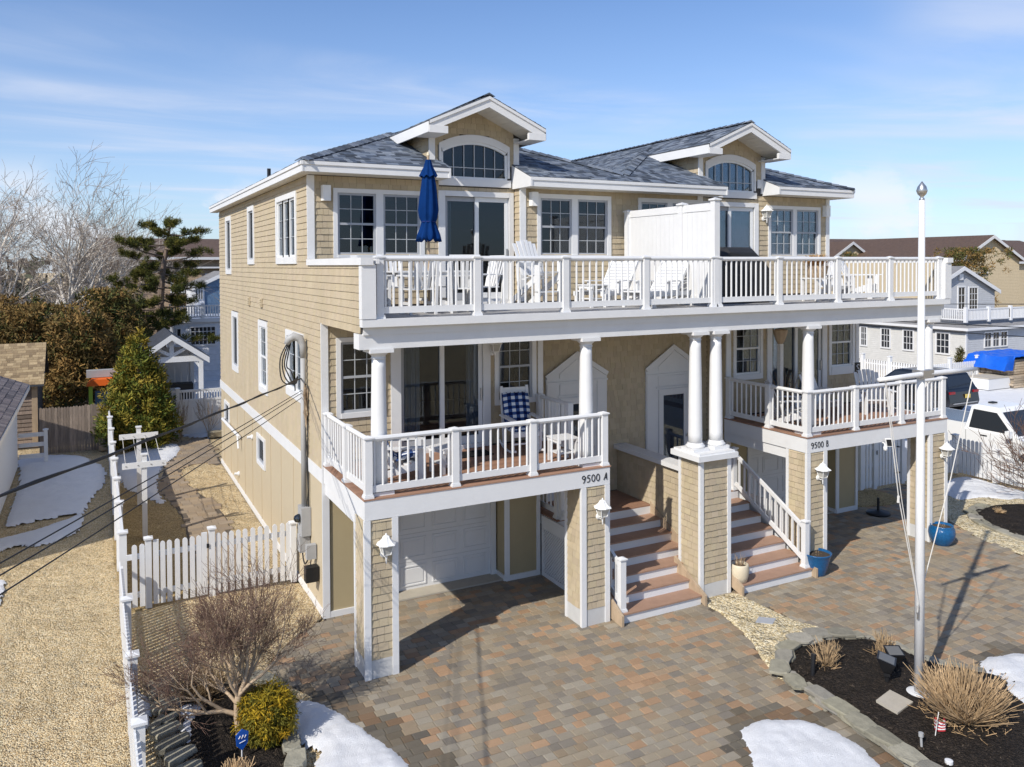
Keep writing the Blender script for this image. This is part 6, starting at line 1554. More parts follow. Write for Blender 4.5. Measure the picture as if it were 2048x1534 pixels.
juniper('bronze juniper right behind the stockade fence, dark at its foot', -3.9, 26.5, 4.3, 1.9, 21, .55)
juniper('bushy rust-brown juniper rising above the plank shed roof', -6.3, 29, 4.6, 2.3, 22, .8)
juniper('dark bronze juniper at the far left edge behind the shed', -10.5, 31, 4.4, 2.6, 23, .6)
juniper('tall bronze juniper between the rust-brown one and the pine', -2.8, 32, 5.2, 1.9, 24, .45)
juniper('broad bronze juniper in the left background under the birches', -8.0, 35, 4.9, 2.9, 25, .65)
juniper('dark green juniper behind the pavilion roof at left', -3.4, 38.5, 4.6, 1.7, 26, .25)
# birches
def birch(label, x, y, trunks, seed, h):
    RT = random.Random(seed); t = thing('birch_tree', label, 'tree', (x, y, 0), 0, 'bare white-barked trees at left')
    m = MB(); tw = MB()
    for d, L, r in trunks:
        pts = [Vector((0, 0, 0))]; dd = Vector(d).normalized(); rad = [r]; q = Vector((RT.uniform(-.2, .2), RT.uniform(-.2, .2), 0)); pts = [q.copy()]
        for i in range(6): dd = (dd+Vector((RT.gauss(0, .12), RT.gauss(0, .12), .06))).normalized(); q = q+dd*L/6; pts.append(q.copy()); rad.append(r*(1-.55*(i+1)/6))
        m.tube(pts, rad, 9, cap=False)
        for i in range(3, 7):
            for _ in range(2 if i < 6 else 3):
                ax = Vector((RT.gauss(0, 1), RT.gauss(0, 1), RT.gauss(0, .3))).cross(dd).normalized(); nd = (Matrix.Rotation(RT.uniform(.4, .95), 3, ax) @ dd+Vector((0, 0, .1))).normalized()
                grow(m, pts[i], nd, h*.20, rad[i]*.72, 5, .78, 3, (2, 3), 5, .2, .05, .78, .0075, RT, tw, .24)
    m.build('trunk', 'bark_white', t, smooth=True); tw.build('twigs', 'twig_grey', t)
birch('leaning white-barked bare tree left of the pine', -5.6, 37, [((.34, -.1, 1), 6.4, .24), ((-.05, .1, 1), 6.0, .19), ((.8, .1, .8), 6.0, .16)], 31, 10.5)
birch('bare white-barked tree at the far left edge', -8.4, 36, [((.12, 0, 1), 6.4, .24), ((-.35, .1, 1), 5.8, .18)], 32, 10.8)
birch('bare pale tree between the two nearer white-barked trees', -7.6, 46, [((-.1, 0, 1), 5.6, .19), ((.35, .1, 1), 5.2, .15)], 33, 10.5)
birch('slender bare tree in the gap left of the pine trunk', -4.6, 44, [((.1, 0, 1), 4.8, .14), ((.5, 0, .9), 4.4, .11)], 34, 9)
birch('bare tree leaving the frame at left behind the junipers', -13.5, 44, [((.1, 0, 1), 5.8, .18), ((.4, 0, 1), 5.4, .15)], 35, 10.5)
# pine
RT = random.Random(41)
t = thing('pine_tree', 'dark green windswept pine with open tufted branches left of the house', 'tree', (-.55, 34.5, 0))
m = MB(); tp = [Vector((0, 0, 0)), Vector((.05, 0, 2)), Vector((-.05, 0, 4)), Vector((.1, 0, 6)), Vector((.35, 0, 7.6)), Vector((.55, 0, 8.8))]; m.tube(tp, [.24, .22, .19, .15, .09, .04], 8)
lf = MB(); cs = []
for j in range(46):
    z = 2.6+6.1*(j+RT.uniform(-.4, .4))/46; a = j*2.399+RT.uniform(-.5, .5); f = z/8.8; p = Vector((.3*f, 0, z)); d = Vector((math.cos(a)*1.15, math.sin(a), RT.uniform(-.1, .35))); LL = RT.uniform(.7, 2.3)*(1 if z < 7 else .8)*(.55 if 5.6 < z < 6.4 else 1); e = p+d*LL; mid = p+d*LL*.5+Vector((0, 0, -.12)); m.tube([p, mid, e], [.055, .04, .018], 5, cap=False)
    for s_ in (.5, .62, .74, .86, .96, 1.06):
        q = p.lerp(e, s_)+Vector((RT.gauss(0, .10), RT.gauss(0, .10), -.05))
        for _ in range(RT.choice((1, 2, 2, 3))):
            o_ = Vector((RT.gauss(0, .14)+d.x*.08, RT.gauss(0, .14), RT.uniform(.05, .30))); m.tube([q, q+o_], [.02, .01], 3, cap=False)
            for tt in (.45, .8, 1.1): cs.append((q+o_*tt, .125))
leafmass(lf, cs, 46, .115, [(.085, .09, .02), (.115, .11, .022), (.055, .065, .018), (.15, .13, .026), (.05, .06, .016)], RT, 5, .7)
lf.build('crown', 'foliage', t); m.build('trunk', 'bark_grey', t)
# dry ornamental clumps
def clump(label, x, y, r, h, n, m_, seed, rad=.004, lean=1.0, name='dry_grass_clump', z0=.06, cb=1.0):
    global RND
    keep = RND; RND = random.Random(seed); t = thing(name, label, 'shrub', (x, y, z0)); b = MB()
    for _ in range(n):
        a = RND.uniform(0, 6.283); q = RND.random()**.6; hh = h*RND.uniform(.45, 1.08)*(1-.25*q); a2 = a+RND.gauss(0, .35); ox, oy = r*.28*q*math.cos(a), r*.28*q*math.sin(a); lx, ly = r*lean*q*RND.uniform(.6, 1.15)*math.cos(a2), r*lean*q*RND.uniform(.6, 1.15)*math.sin(a2); c = cb*RND.uniform(.7, 1.35); j = RND.uniform(-.03, .03)
        b.tube([(ox, oy, 0), (ox+lx*.45+j, oy+ly*.45, hh*.6), (lx, ly+j, hh)], [rad, rad, rad*.7], 4, (c, c*.95, c*.86), cap=False)
        if RND.random() < .3: b.tube([(ox+lx*.45+j, oy+ly*.45, hh*.6), (lx*.9+RND.uniform(-.06, .06), ly*.9+RND.uniform(-.06, .06), hh*.95)], [rad*.7, rad*.4], 3, (c*.9, c*.85, c*.75), cap=False)
    for _ in range(n//3):
        a = RND.uniform(0, 6.283); q = RND.random()*r*.8; c = cb*RND.uniform(.6, 1.2); b.tube([(q*math.cos(a), q*math.sin(a), .02), (q*math.cos(a)+RND.uniform(-.15, .15), q*math.sin(a)+RND.uniform(-.15, .15), RND.uniform(.03, .10))], rad*.8, 3, (c, c*.9, c*.75), cap=False)
    b.build('stems', m_, t); RND = keep; return t
clump('large clump of cut tan ornamental grass right of the flagpole base', 7.15, -5.05, .72, .72, 900, 'dry', 51, .0055, 1.0, cb=1.2)
clump('small dry tan shrub at the upper left of the mulch island', 6.65, -3.08, .28, .42, 110, 'dry', 52, .005, 1.1)
clump('small dry tan shrub at the top edge of the mulch island', 7.74, -3.28, .24, .46, 90, 'dry', 53, .005, .9)
clump('rusty dry shrub behind the bare multi-stemmed shrub', -2.32, .62, .46, .46, 520, 'dry', 54, .004, 1.0, cb=.72)
clump('cut straw-coloured grass tuft at the bottom edge below the blue sign', -2.2, -1.75, .30, .30, 160, 'dry', 55, .006, .8, cb=1.3)
clump('dry tan tuft at the right edge in the snow', 8.15, -6.1, .3, .42, 120, 'dry', 56, .005, 1.0, cb=1.2)
clump('tiny dry tuft in the mulch bed by the right fence', 16.9, .45, .16, .16, 40, 'dry', 57, .005, 1.2, cb=1.3)
RT = random.Random(61)
t = thing('bare_shrub', 'bare reddish shrub at the right edge in front of the white truck', 'shrub', (19.3, .55, 0)); tr = MB(); tw = MB()
for a in range(12): grow(tr, Vector((0, 0, .05)), Vector((math.cos(a*.7)*.75, math.sin(a*.7)*.75, 1)).normalized(), .95, .028, 4, .55, 3, (2, 4), 5, .2, .10, .74, .005, RT, tw, .2)
tr.build('trunk', 'bark_grey', t); tw.build('twigs', 'twig_red', t)
for i, (x, y, l) in enumerate(((-.85, 20.5, 'thin bare bush left of the stone at the spindle fence'), (.15, 20.55, 'thin bare bush right in front of the spindle fence by the house'))):
    t = thing('bare_bush', l, 'shrub', (x, y, 0)); tr = MB(); tw = MB()
    for a in range(5): grow(tr, Vector((0, 0, 0)), Vector((math.cos(a*1.3)*.35, math.sin(a*1.3)*.35, 1)).normalized(), .6, .015, 3, .45, 3, (2, 3), 4, .2, .1, .75, .006, RT, tw, .15)
    tr.build('trunk', 'bark_tan', t); tw.build('twigs', 'twig_grey', t)
m = MB(); stone_block(m, .35, 20.3, .55, .35, .22, .2, (1.3, 1.15, .9)); o = m.build('boulder', 'stone'); tag(o, 'tan boulder at the end of the garden path by the fence', 'boulder')
# ================================================================ neighbours
def nwall(par, x0, x1, y0, y1, z0, z1, m_, name='wall'): return MB().box(x0, x1, y0, y1, z0, z1).build(name, m_, par)
def gable_x(par, x0, x1, y0, y1, ze, zr, m_, wall=None, ov=.3, trim='far_white'):
    """roof with its ridge along x"""
    ym = (y0+y1)/2; th = .12; s = (zr-ze)/(ym-y0)
    m = MB(); zo = ze-s*ov
    m.prism([(y0-ov, zo), (ym, zr), (ym, zr+th), (y0-ov, zo+th)], x0-ov, x1+ov, 'x'); m.prism([(ym, zr), (y1+ov, zo), (y1+ov, zo+th), (ym, zr+th)], x0-ov, x1+ov, 'x'); ro = m.build('roof', m_, par)
    t = MB(); t.box(x0-ov, x1+ov, y0-ov-.03, y0-ov, zo-.10, zo+th-.02)
    for x in (x0-ov-.03, x1+ov): t.prism([(y0-ov, zo-.08), (ym, zr-.08), (ym, zr+th*.7), (y0-ov, zo+th*.7)], x, x+.03, 'x')
    t.build('roof_trim', trim, ro)
    if wall: 
        for x in (x0, x1-.05): MB().prism([(y0, ze), (y1, ze), (ym, zr)], x, x+.05, 'x').build('gable', wall, par)
    return ro
def gable_y(par, x0, x1, y0, y1, ze, zr, m_, wall=None, ov=.3, trim='far_white'):
    xm = (x0+x1)/2; th = .12; s = (zr-ze)/(xm-x0); zo = ze-s*ov
    m = MB(); m.prism([(x0-ov, zo), (xm, zr), (xm, zr+th), (x0-ov, zo+th)], y0-ov, y1, 'y'); m.prism([(xm, zr), (x1+ov, zo), (x1+ov, zo+th), (xm, zr+th)], y0-ov, y1, 'y'); ro = m.build('roof', m_, par)
    t = MB()
    for a, b in (((x0-ov, zo), (xm, zr)), ((xm, zr), (x1+ov, zo))): t.prism([(a[0], a[1]-.16), (b[0], b[1]-.16), (b[0], b[1]+th*.8), (a[0], a[1]+th*.8)], y0-ov-.04, y0-ov, 'y')
    t.box(x0-ov-.03, x0-ov, y0-ov, y1, zo-.1, zo+th*.8); t.build('roof_trim', trim, ro)
    if wall: MB().prism([(x0, ze), (x1, ze), (xm, zr)], y0, y0+.06, 'y').build('gable', wall, par)
    return ro
def nwin(par, W, a0, a1, z0, z1, cols=2, rows=2, tr=.10):
    m = MB(); wbox(m, W, a0-tr, a0, z0-tr, z1+tr, 0, .05); wbox(m, W, a1, a1+tr, z0-tr, z1+tr, 0, .05); wbox(m, W, a0, a1, z1, z1+tr, 0, .05); wbox(m, W, a0, a1, z0-tr, z0, 0, .06)
    for k in range(1, cols): a = a0+(a1-a0)*k/cols; wbox(m, W, a-.015, a+.015, z0, z1, .012, .03)
    for k in range(1, rows): z = z0+(z1-z0)*k/rows; wbox(m, W, a0, a1, z-.015, z+.015, .012, .031)
    wo = m.build('window', 'far_white', par); p = MB(); wbox(p, W, a0, a1, z0, z1, .004, .010); p.build('pane', 'far_glass', wo)
mat('far_glass', (.02, .024, .03), .08, spec=.7)
# white outbuilding at the left edge
t = thing('white_building', 'white outbuilding with grey shingle roof at the far left edge', 'building')
nwall(t, -13, -5.95, 8.2, 18.4, 0, 2.46, 'far_white'); roof_plane([(-5.62, 8.0), (-5.62, 18.7), (-9.5, 18.7), (-9.5, 8.0)], lambda x, y: 2.62+.40*(-5.62-x), 'y', False, sl=.4, expo=.2, th=.1, par=t, pal=[(.14, .13, .145), (.17, .155, .17), (.20, .185, .195), (.11, .105, .12)])
MB().box(-5.66, -5.60, 8.0, 18.7, 2.46, 2.60).build('eave_fascia', 'far_white', t); MB().prism([(-9.5, 2.46), (-5.95, 2.46), (-5.7, 2.5), (-9.5, 4.0)], 18.38, 18.46, 'y').build('gable', 'far_white', t)
# plank shed
t = thing('plank_shed', 'weathered plank shed with tan shingle roof behind the white outbuilding', 'shed')
nwall(t, -10.0, -5.56, 21.56, 24.6, 0, 2.3, 'siding_wood'); k = 0
while k*.15 < 2.2:
    c = RND.uniform(.55, 1.25); m = MB(); z = k*.15; m.hexa([(-10, 21.51, z), (-5.72, 21.51, z), (-5.72, 21.56, z), (-10, 21.56, z), (-10, 21.535, z+.145), (-5.72, 21.535, z+.145), (-5.72, 21.56, z+.145), (-10, 21.56, z+.145)], (c, c*.95, c*.92)); m.build('plank', 'grey_wood', t); k += 1
MB().box(-5.72, -5.54, 21.49, 21.56, 0, 2.3).build('corner_board', 'wood', t); MB().box(-10, -5.5, 21.48, 21.56, 2.2, 2.32).build('head_board', 'wood', t)
TP = [hexc('8a7a62'), hexc('97876c'), hexc('7d6e58'), hexc('a19175')]
roof_plane([(-10.2, 21.25), (-5.32, 21.25), (-5.32, 23.2), (-10.2, 23.2)], lambda x, y: 2.28+.66*(y-21.25), 'x', True, sl=.66, expo=.14, par=t, pal=TP)
roof_plane([(-10.2, 23.2), (-5.32, 23.2), (-5.32, 25.1), (-10.2, 25.1)], lambda x, y: 3.567-.66*(y-23.2), 'x', False, False, sl=.66, par=t)
MB().prism([(21.56, 2.3), (24.6, 2.3), (23.2, 3.45)], -5.62, -5.56, 'x').build('gable', 'siding_wood', t)
MB().box(-5.56, -5.53, 21.6, 24.6, 0, 2.35).build('side_wall', 'roof_edge', t)
# pavilion
t = thing('garden_pavilion', 'white timber pavilion with dark gable roof behind the spindle fence', 'pavilion')
gable_y(t, -1.95, .55, 26.1, 30.0, 2.55, 3.42, 'roof_dark', None, .28, 'vinyl')
for x in (-1.9, .5):
    for y in (26.1, 29.8): MB().box(x-.09, x+.09, y-.09, y+.09, 0, 2.3).build('post', 'vinyl', t)
MB().box(-2.05, .65, 26.02, 26.18, 2.28, 2.52).build('beam', 'vinyl', t); MB().box(-.79, -.61, 26.02, 26.18, 2.52, 3.3).build('king_post', 'vinyl', t)
for s in (-1, 1): MB().bar((-.70, 26.1, 2.55), (-.70+s*.75, 26.1, 2.98), .12, .14).build('brace', 'vinyl', t); MB().bar((-.70+s*1.2, 26.1, 1.95), (-.70+s*.95, 26.1, 2.3), .1, .1).build('knee_brace', 'vinyl', t)
for k in range(9): MB().box(-1.95+k*.28, -1.95+k*.28+.272, 29.75, 29.8, 0, 2.6).build('wall_board', 'far_white', t)
MB().box(-1.8, .4, 28.3, 29.0, 0, 1.0).build('counter', 'black', t); MB().box(-.9, -.3, 28.25, 28.3, .5, .85).build('grill_front', 'grey_box', t)
# grey house with a roof deck, left of the duplex
t = thing('grey_deck_house', 'pale grey house with white roof-deck railing behind the pavilion', 'house')
nwall(t, .2, 9, 36, 44, 0, 3.35, 'siding_white'); nwin(t, ('F', 36), 1.09, 2.35, 2.11, 3.06, 6, 4); nwin(t, ('F', 36), .38, .55, 2.2, 3.0, 1, 2, .05)
MB().box(0, 9.2, 35.8, 36.2, 3.35, 3.55).build('deck_fascia', 'far_white', t)
m = MB(); m.box(.05, 9, 35.88, 35.96, 4.22, 4.3); m.box(.05, 9, 35.88, 35.96, 3.6, 3.68); ro = m.build('railing', 'far_white', t)
for i in range(26): MB().box(.15+i*.14-.03, .15+i*.14+.03, 35.89, 35.95, 3.68, 4.22).build('baluster', 'far_white', ro)
for x in (.05, 1.7, 3.4): MB().box(x-.08, x+.08, 35.84, 36.0, 3.55, 4.4).build('post', 'far_white', ro)
t = thing('blue_dormer_house', 'small white and blue gabled house far behind the roof deck', 'house'); nwall(t, 2.2, 2.8, 44.6, 50, 0, 5.1, 'siding_white'); nwall(t, 2.8, 6, 44.7, 50, 0, 5.1, 'blue_wall'); gable_y(t, 2.2, 6.0, 44.6, 50, 5.1, 6.0, 'roof_grey', 'blue_wall', .15)
for k in range(3): nwin(t, ('F', 44.6), 2.28+k*.16, 2.36+k*.16, 4.3, 4.9, 1, 1, .02)
t = thing('tan_condo_building', 'long tan building with brown roof behind the pine, left of the duplex', 'building'); nwall(t, -3, 14, 52, 60, 0, 7.2, 'siding_brown'); gable_x(t, -3, 14, 52, 60, 7.2, 8.5, 'roof_brown', 'siding_brown', .5)
for x in (1.4, 3.8): nwin(t, ('F', 52), x, x+.8, 4.6, 5.8)
MB().box(2.9, 6, 51.6, 52, 6.3, 6.42).build('balcony_trim', 'far_white', t)
t = thing('play_tent', 'orange and lime play structure glimpsed beside the cone-shaped evergreen', 'play structure', (-3.3, 24.2, 0))
MB().prism([(-.7, 1.75), (.8, 1.75), (.6, 2.0), (-.5, 2.0)], -.4, .4, 'y').build('canopy', 'orange', t); MB().box(-.62, -.48, -.3, -.2, 0, 1.75).build('post', 'lime', t); MB().box(.5, .62, -.3, -.2, 0, 1.75).build('post', 'lime', t); MB().box(-.4, .4, 0, .1, .8, 1.5).build('panel', 'blue_wall', t); MB().box(-.7, .9, .2, .6, 2.02, 2.3).build('storage_box', 'grey_box', t)
# ---- right side
t = thing('grey_gabled_house', 'grey clapboard house with gabled upper floor and white roof deck at right', 'house'); GX, GY2 = 42.7, 18.4
nwall(t, GX, 58, GY2, 32, 0, 2.62, 'siding_grey_lit'); nwall(t, GX+.02, 58, GY2-.02, GY2, 0, 2.62, 'siding_grey_shaded', 'front_wall')  # darker front sheet has the shade of this side put into its colour
m = MB(); m.hexa([(GX-.3, GY2-.3, 2.55), (58, GY2-.3, 2.55), (58, 32, 2.55), (GX-.3, 32, 2.55), (GX+.5, GY2+.5, 2.95), (58, GY2+.5, 2.95), (58, 32, 2.95), (GX+.5, 32, 2.95)]); ro = m.build('skirt_roof', 'roof_grey', t)
MB().box(GX-.32, GX-.28, GY2-.32, 32, 2.42, 2.58).build('eave_trim', 'far_white', ro); MB().box(GX-.3, 58, GY2-.34, GY2-.3, 2.42, 2.58).build('eave_trim', 'far_white', ro); MB().box(GX-.05, GX+.1, GY2-.06, GY2-.0, 0, 2.5).build('corner_board', 'far_white', t)
for a, b in ((19.45, 20.25), (21.9, 22.55), (23.6, 24.2), (25.4, 25.8)): nwin(t, ('L', GX), a, b, .95, 2.15, 3, 3)
for k in range(3): nwin(t, ('F', GY2-.02), 44.5+k*.8, 45.1+k*.8, 1.36, 2.2, 2, 2, .07)
nwall(t, 43.95, 51.3, 22, 30, 2.9, 4.62, 'siding_grey_shaded', 'upper_wall'); gable_y(t, 43.95, 51.3, 22, 30, 4.62, 6.15, 'roof_grey', 'siding_grey_shaded', .25)
nwin(t, ('F', 22), 47.35, 48.0, 3.3, 4.85, 2, 3); nwin(t, ('F', 22), 48.5, 49.35, 3.2, 4.8, 3, 4); MB().box(47.35, 47.75, 21.9, 22, 5.35, 5.75).build('gable_vent', 'far_white', t)
m = MB()
for (a, b) in (((GX, GY2), (49.5, GY2)), ((GX, GY2), (GX, 25))):
    for z in (3.05, 3.68): m.bar((a[0], a[1], z), (b[0], b[1], z), .07, .07)
ro = m.build('railing', 'far_white', t)
for k in range(48): MB().box(GX+.14*k-.03, GX+.14*k+.03, GY2-.025, GY2+.025, 3.05, 3.66).build('baluster', 'far_white', ro)
for k in range(1, 46): MB().box(GX-.025, GX+.025, GY2+.14*k-.03, GY2+.14*k+.03, 3.05, 3.66).build('baluster', 'far_white', ro)
for x in (GX, 44.9, 47.1, 49.4): MB().box(x-.09, x+.09, GY2-.09, GY2+.09, 2.9, 3.82).build('post', 'far_white', ro)
t = thing('tan_gabled_house', 'tall tan house with white-edged gable at the right edge', 'house'); nwall(t, 59.4, 67.6, 30, 44, 0, 6.8, 'siding_tan'); gable_y(t, 59.4, 67.6, 30, 44, 6.8, 8.7, 'roof_brown', 'siding_tan', .35); nwall(t, 67.6, 80, 34, 44, 0, 6.6, 'siding_tan', 'side_wing'); gable_x(t, 67.6, 80, 34, 44, 6.6, 8.7, 'roof_brown', 'siding_tan', .3)
MB().box(60.5, 63, 29.85, 30, 5.6, 5.72).build('band_trim', 'far_white', t)
t = thing('brown_roofed_condos', 'long low tan building with brown hip roofs above the right deck rail', 'building'); nwall(t, 52, 100, 42, 54, 0, 6.6, 'siding_tan')
m = MB(); m.add([(51, 41.2, 6.5), (101, 41.2, 6.5), (101, 55, 6.5), (51, 55, 6.5), (57, 48, 9.0), (98, 48, 9.2)], [(0, 1, 5, 4), (1, 2, 5), (2, 3, 4, 5), (3, 0, 4), (3, 2, 1, 0)]); ro = m.build('roof', 'roof_brown', t)
gable_y(t, 56.5, 62, 40.6, 47, 6.9, 8.4, 'roof_brown', 'siding_tan', .3); gable_y(t, 74, 79.5, 40.6, 47, 6.9, 8.8, 'roof_brown', 'siding_tan', .3); gable_y(t, 66.5, 70, 40.8, 46, 6.6, 7.6, 'roof_brown', 'siding_tan', .25)
juniper('ragged dark bronze evergreen between the grey gable and the tan house', 55.5, 27, 7.4, 3.0, 27, .5, 600, lean=.02); juniper('round green evergreen top showing above the right deck rail', 53.5, 36, 7.6, 1.9, 28, .2, 350)
RT = random.Random(71); t = thing('cone_shrub', 'tiny cone-shaped evergreen in front of the grey house corner', 'shrub', (41.6, 18.0, 0)); m = MB(); leafmass(m, [((RT.gauss(0, .12)*(1.3-z), RT.gauss(0, .12)*(1.3-z), z+.2), .16) for z in [RT.random()*1.2 for _ in range(60)]], 20, .12, [(.10, .08, .02), (.07, .07, .02)], RT, 3); m.build('crown', 'foliage', t)
t = thing('picket_fence', 'white picket fence in front of the grey house, beyond the dark car', 'fence')
y = 26.0
while y > 14.95: picket(t, 33.9, y, 1.25, .10, 'y'); y -= .15
x = 34.0
while x < 38.4: picket(t, x, 14.9, 1.25, .10, 'x'); x += .15
for z in (.25, 1.0): MB().box(33.92, 33.95, 14.9, 26, z, z+.08).build('rail', 'vinyl', t); MB().box(33.9, 38.5, 14.92, 14.95, z, z+.08).build('rail', 'vinyl', t)
for p in ((33.9, 18.5), (33.9, 16.8), (33.9, 14.9), (36.1, 14.9), (38.4, 14.9)): vpost(t, p[0], p[1], 1.55, .08)
# ---- pickup truck, nose toward the street
t = thing('pickup_truck', 'white pickup truck parked behind the right picket fence', 'truck', (21.8, 0, 0))
HW = 1.0
body = [(.35, .42), (.30, .75), (.42, 1.02), (.9, 1.10), (2.2, 1.18), (2.42, 1.22), (3.98, 1.24), (3.98, 1.42), (6.1, 1.42), (6.15, .52), (5.7, .45), (5.62, .72), (5.35, .93), (5.0, .93), (4.75, .72), (4.68, .42), (2.35, .42), (2.28, .70), (2.02, .90), (1.66, .90), (1.4, .70), (1.33, .42)]
m = MB(); m.prism(list(reversed(body)), -HW, HW, 'x'); m.build('body', 'truck_white', t)
def cabpts(k): return k
m = MB(); lo = [(2.30, 1.22), (3.98, 1.24)]; hi = [(2.98, 1.93), (3.88, 1.95)]
m.hexa([(-HW+.02, lo[0][0], lo[0][1]), (HW-.02, lo[0][0], lo[0][1]), (HW-.02, lo[1][0], lo[1][1]), (-HW+.02, lo[1][0], lo[1][1]), (-HW+.20, hi[0][0], hi[0][1]), (HW-.20, hi[0][0], hi[0][1]), (HW-.20, hi[1][0], hi[1][1]), (-HW+.20, hi[1][0], hi[1][1])])
m.hexa([(-HW+.20, hi[0][0], hi[0][1]), (HW-.20, hi[0][0], hi[0][1]), (HW-.20, hi[1][0], hi[1][1]), (-HW+.20, hi[1][0], hi[1][1]), (-HW+.32, hi[0][0]+.12, 2.0), (HW-.32, hi[0][0]+.12, 2.0), (HW-.32, hi[1][0]-.1, 2.01), (-HW+.32, hi[1][0]-.1, 2.01)]); m.build('cab', 'truck_white', t)
def cabx(z): return -HW+.02+.18*(z-1.23)/.71
for s in (-1, 1):
    m = MB(); P = [(2.50, 1.30), (3.86, 1.31), (3.80, 1.88), (3.05, 1.86)]
    m.add([(s*(-cabx(z)*-1)*-1 if False else s*(HW-.02-.18*(z-1.23)/.71+.006), y, z) for y, z in P], [(0, 1, 2, 3) if s > 0 else (3, 2, 1, 0)]); m.build('side_window', 'far_glass', t)
    MB().box(s*(HW+.0), s*(HW+.02), 3.25, 3.45, 1.12, 1.15).build('door_handle', 'black', t)
    MB().box(s*HW, s*(HW+.20), 2.46, 2.58, 1.20, 1.42).build('side_mirror', 'truck_white', t)
    m = MB(); m.prism([(2.46, .50), (2.48, .50), (2.48, 1.22), (2.46, 1.22)], s*HW-.004, s*HW+.004, 'x'); m.prism([(3.93, .50), (3.95, .50), (3.95, 1.22), (3.93, 1.22)], s*HW-.004, s*HW+.004, 'x'); m.build('door_gap', 'grey_box', t)
m = MB(); m.add([(-HW+.10, 2.345, 1.27), (HW-.10, 2.345, 1.27), (HW-.26, 2.93, 1.89), (-HW+.26, 2.93, 1.89)], [(0, 1, 2, 3)]); m.build('windshield', 'far_glass', t)
m = MB(); m.add([(-HW+.16, 3.985, 1.35), (HW-.16, 3.985, 1.35), (HW-.26, 3.915, 1.88), (-HW+.26, 3.915, 1.88)], [(3, 2, 1, 0)]); m.build('rear_window', 'far_glass', t)
MB().box(-HW+.08, HW-.08, 4.06, 6.02, 1.40, 1.428).build('bed_cover', 'car_black', t)
MB().box(-.12, .12, 3.62, 3.78, 2.0, 2.05).build('roof_antenna', 'black', t)
for y in (1.84, 5.18):
    for s in (-1, 1):
        w = MB(); w.lathe([(.25, -.13), (.39, -.12), (.41, -.05), (.41, .05), (.39, .12), (.25, .13)], 24); o = w.build('wheel', 'rubber', t); o.rotation_euler = (0, math.pi/2, 0); o.location = (s*(HW-.12), y, .41)
        r = MB(); r.lathe([(.24, -.135), (.20, -.10), (.06, -.12)] if s < 0 else [(.24, .135), (.20, .10), (.06, .12)], 16); o2 = r.build('rim', 'steel', o)
for s in (-1, 1): MB().box(s*.72-.18, s*.72+.18, .29, .34, .80, .98).build('headlight', 'lantern_glass', t)
MB().box(-.5, .5, .28, .33, .62, .98).build('grille', 'black', t)
# ---- dark SUV, tail toward the viewer
t = thing('dark_suv', 'black SUV with yellow plate parked beyond the right porch rail', 'car', (28.95, 9.4, 0)); HW = .98
body = [(0, .45), (-.06, .62), (.02, 1.05), (.06, 1.15), (3.4, 1.10), (4.4, .98), (4.62, .80), (4.62, .45), (4.2, .38), (4.1, .66), (3.85, .78), (3.55, .66), (3.45, .36), (1.3, .36), (1.2, .66), (.92, .78), (.62, .66), (.52, .40)]
m = MB(); m.prism(list(reversed(body)), -HW, HW, 'x'); m.build('body', 'car_black', t)
m = MB(); m.hexa([(-HW+.03, .06, 1.13), (HW-.03, .06, 1.13), (HW-.03, 3.5, 1.10), (-HW+.03, 3.5, 1.10), (-HW+.18, .38, 1.74), (HW-.18, .38, 1.74), (HW-.18, 2.7, 1.74), (-HW+.18, 2.7, 1.74)])
m.hexa([(-HW+.18, .34, 1.735), (HW-.18, .34, 1.735), (HW-.18, 2.7, 1.735), (-HW+.18, 2.7, 1.735), (-HW+.30, .45, 1.80), (HW-.30, .45, 1.80), (HW-.30, 2.5, 1.79), (-HW+.30, 2.5, 1.79)]); m.build('cabin', 'car_black', t)
m = MB(); m.add([(-HW+.14, .095, 1.20), (HW-.14, .095, 1.20), (HW-.26, .34, 1.68), (-HW+.26, .34, 1.68)], [(0, 1, 2, 3)]); m.build('rear_window', 'far_glass', t)
m = MB(); m.add([(-HW+.035, .45, 1.20), (-HW+.035, 3.2, 1.18), (-HW+.165, 2.66, 1.68), (-HW+.165, .55, 1.68)], [(3, 2, 1, 0)]); m.build('side_window', 'far_glass', t)
MB().box(-HW+.03, -HW+.36, -.045, .03, .98, 1.08).build('tail_light', 'tail_red', t); MB().box(HW-.36, HW-.03, -.045, .03, .98, 1.08).build('tail_light', 'tail_red', t)
MB().box(.02, .34, -.075, -.05, .78, .94).build('licence_plate', 'plate_yellow', t); MB().box(-.8, .8, -.09, -.055, .56, .60).build('bumper_strip', 'steel', t)
for s in (-1, 1): MB().tube([(s*(HW-.24), .5, 1.80), (s*(HW-.24), 1.4, 1.83), (s*(HW-.24), 2.4, 1.81)], .02, 6).build('roof_rail', 'steel', t)
for y in (.92, 3.82):
    for s in (-1, 1):
        w = MB(); w.lathe([(.22, -.12), (.34, -.11), (.36, -.04), (.36, .04), (.34, .11), (.22, .12)], 24); o = w.build('wheel', 'rubber', t); o.rotation_euler = (0, math.pi/2, 0); o.location = (s*(HW-.11), y, .36)
        r = MB(); r.lathe([(.21, -.125), (.18, -.10), (.05, -.115)] if s < 0 else [(.21, .125), (.18, .10), (.05, .115)], 14); r.build('rim', 'steel', o)
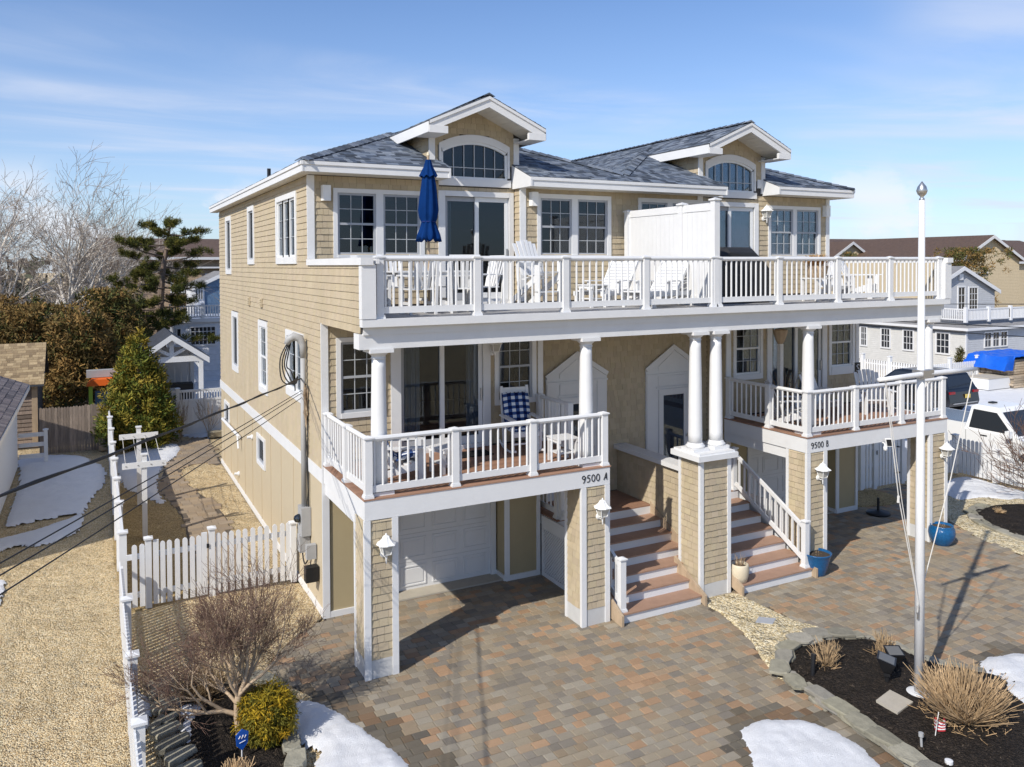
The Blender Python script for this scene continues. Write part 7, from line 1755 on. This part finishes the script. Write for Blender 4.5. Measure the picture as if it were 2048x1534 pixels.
# ---- building materials on the snowy lot
def stack(label, x0, x1, y0, y1, z0, layers, th, m_='lumber', per=5):
    t = thing('lumber_stack', label, 'lumber stack', ((x0+x1)/2, (y0+y1)/2, z0), 0, 'stacked building materials'); cx, cy = (x0+x1)/2, (y0+y1)/2; w = (y1-y0)/per
    for l in range(layers):
        for k in range(per):
            c = RND.uniform(.75, 1.3); j = RND.uniform(-.12, .12); MB().box(x0-cx+j, x1-cx+j, y0-cy+k*w+.005, y0-cy+(k+1)*w-.005, l*th, l*th+th*.86, (c, c*.97, c*.92)).build('board', m_, t)
    return t
stack('low stack of tan boards on the snow beside the white box', 38.5, 41.5, 13.0, 15.0, 0, 5, .12); stack('upper stack of grey boards half under the blue tarp', 38.6, 42.6, 13.4, 15.4, .62, 6, .13); 
t = thing('material_crate', 'low white wrapped crate on the snow behind the dark car', 'crate', (37.6, 13.8, 0)); MB().box(-.9, .9, -.6, .6, 0, .55).build('crate_body', 'far_white', t); MB().box(-.92, .92, -.62, .62, .55, .60).build('crate_lid', 'concrete', t)
t = thing('panel_stack', 'pale stack of sheet panels at the right edge by the blue tarp', 'panel stack', (39.6, 11.6, 0)); 
for k in range(9): MB().box(-.4, 3.2, -1.0+RND.uniform(-.03, .03), 1.0, k*.19, k*.19+.18).build('panel', 'concrete', t)
t = thing('blue_tarp', 'crumpled bright blue tarp draped over the lumber stack', 'tarp', (40.5, 14.4, 0)); m = MB(); n = 26; vs = []
for i in range(n+1):
    for j in range(n+1):
        x = -2.4+4.8*i/n; y = -1.4+2.8*j/n; e = max(abs(x)/2.0, abs(y)/1.1); z = 1.62+.12*noise.noise((x*2, y*2, 2))-(0 if e < 1 else min(.75, (e-1)*3.6))
        if y < -.6 and x > -1.5: z = max(z, 1.55+.1*noise.noise((x*3, 0, 1)))
        vs.append((x*(1+.04*noise.noise((x, y, 9))), y if y > -1 else max(y, -1.15), z))
m.add(vs, [(i*(n+1)+j, (i+1)*(n+1)+j, (i+1)*(n+1)+j+1, i*(n+1)+j+1) for i in range(n) for j in range(n)]); m.build('tarp_sheet', 'tarp', t)
# far woods closing the horizon
RT = random.Random(81); m = MB(); cs = []
for _ in range(900):
    a = RT.uniform(-1.2, 1.9); d = RT.uniform(150, 260); cs.append(((math.sin(a)*d, math.cos(a)*d, RT.uniform(.5, 6.0)), 3.0))
leafmass(m, cs, 10, 2.2, [(.10, .085, .07), (.13, .11, .09), (.07, .075, .05)], RT, 2); o = m.build('far_woods', 'foliage'); o['kind'] = 'stuff'
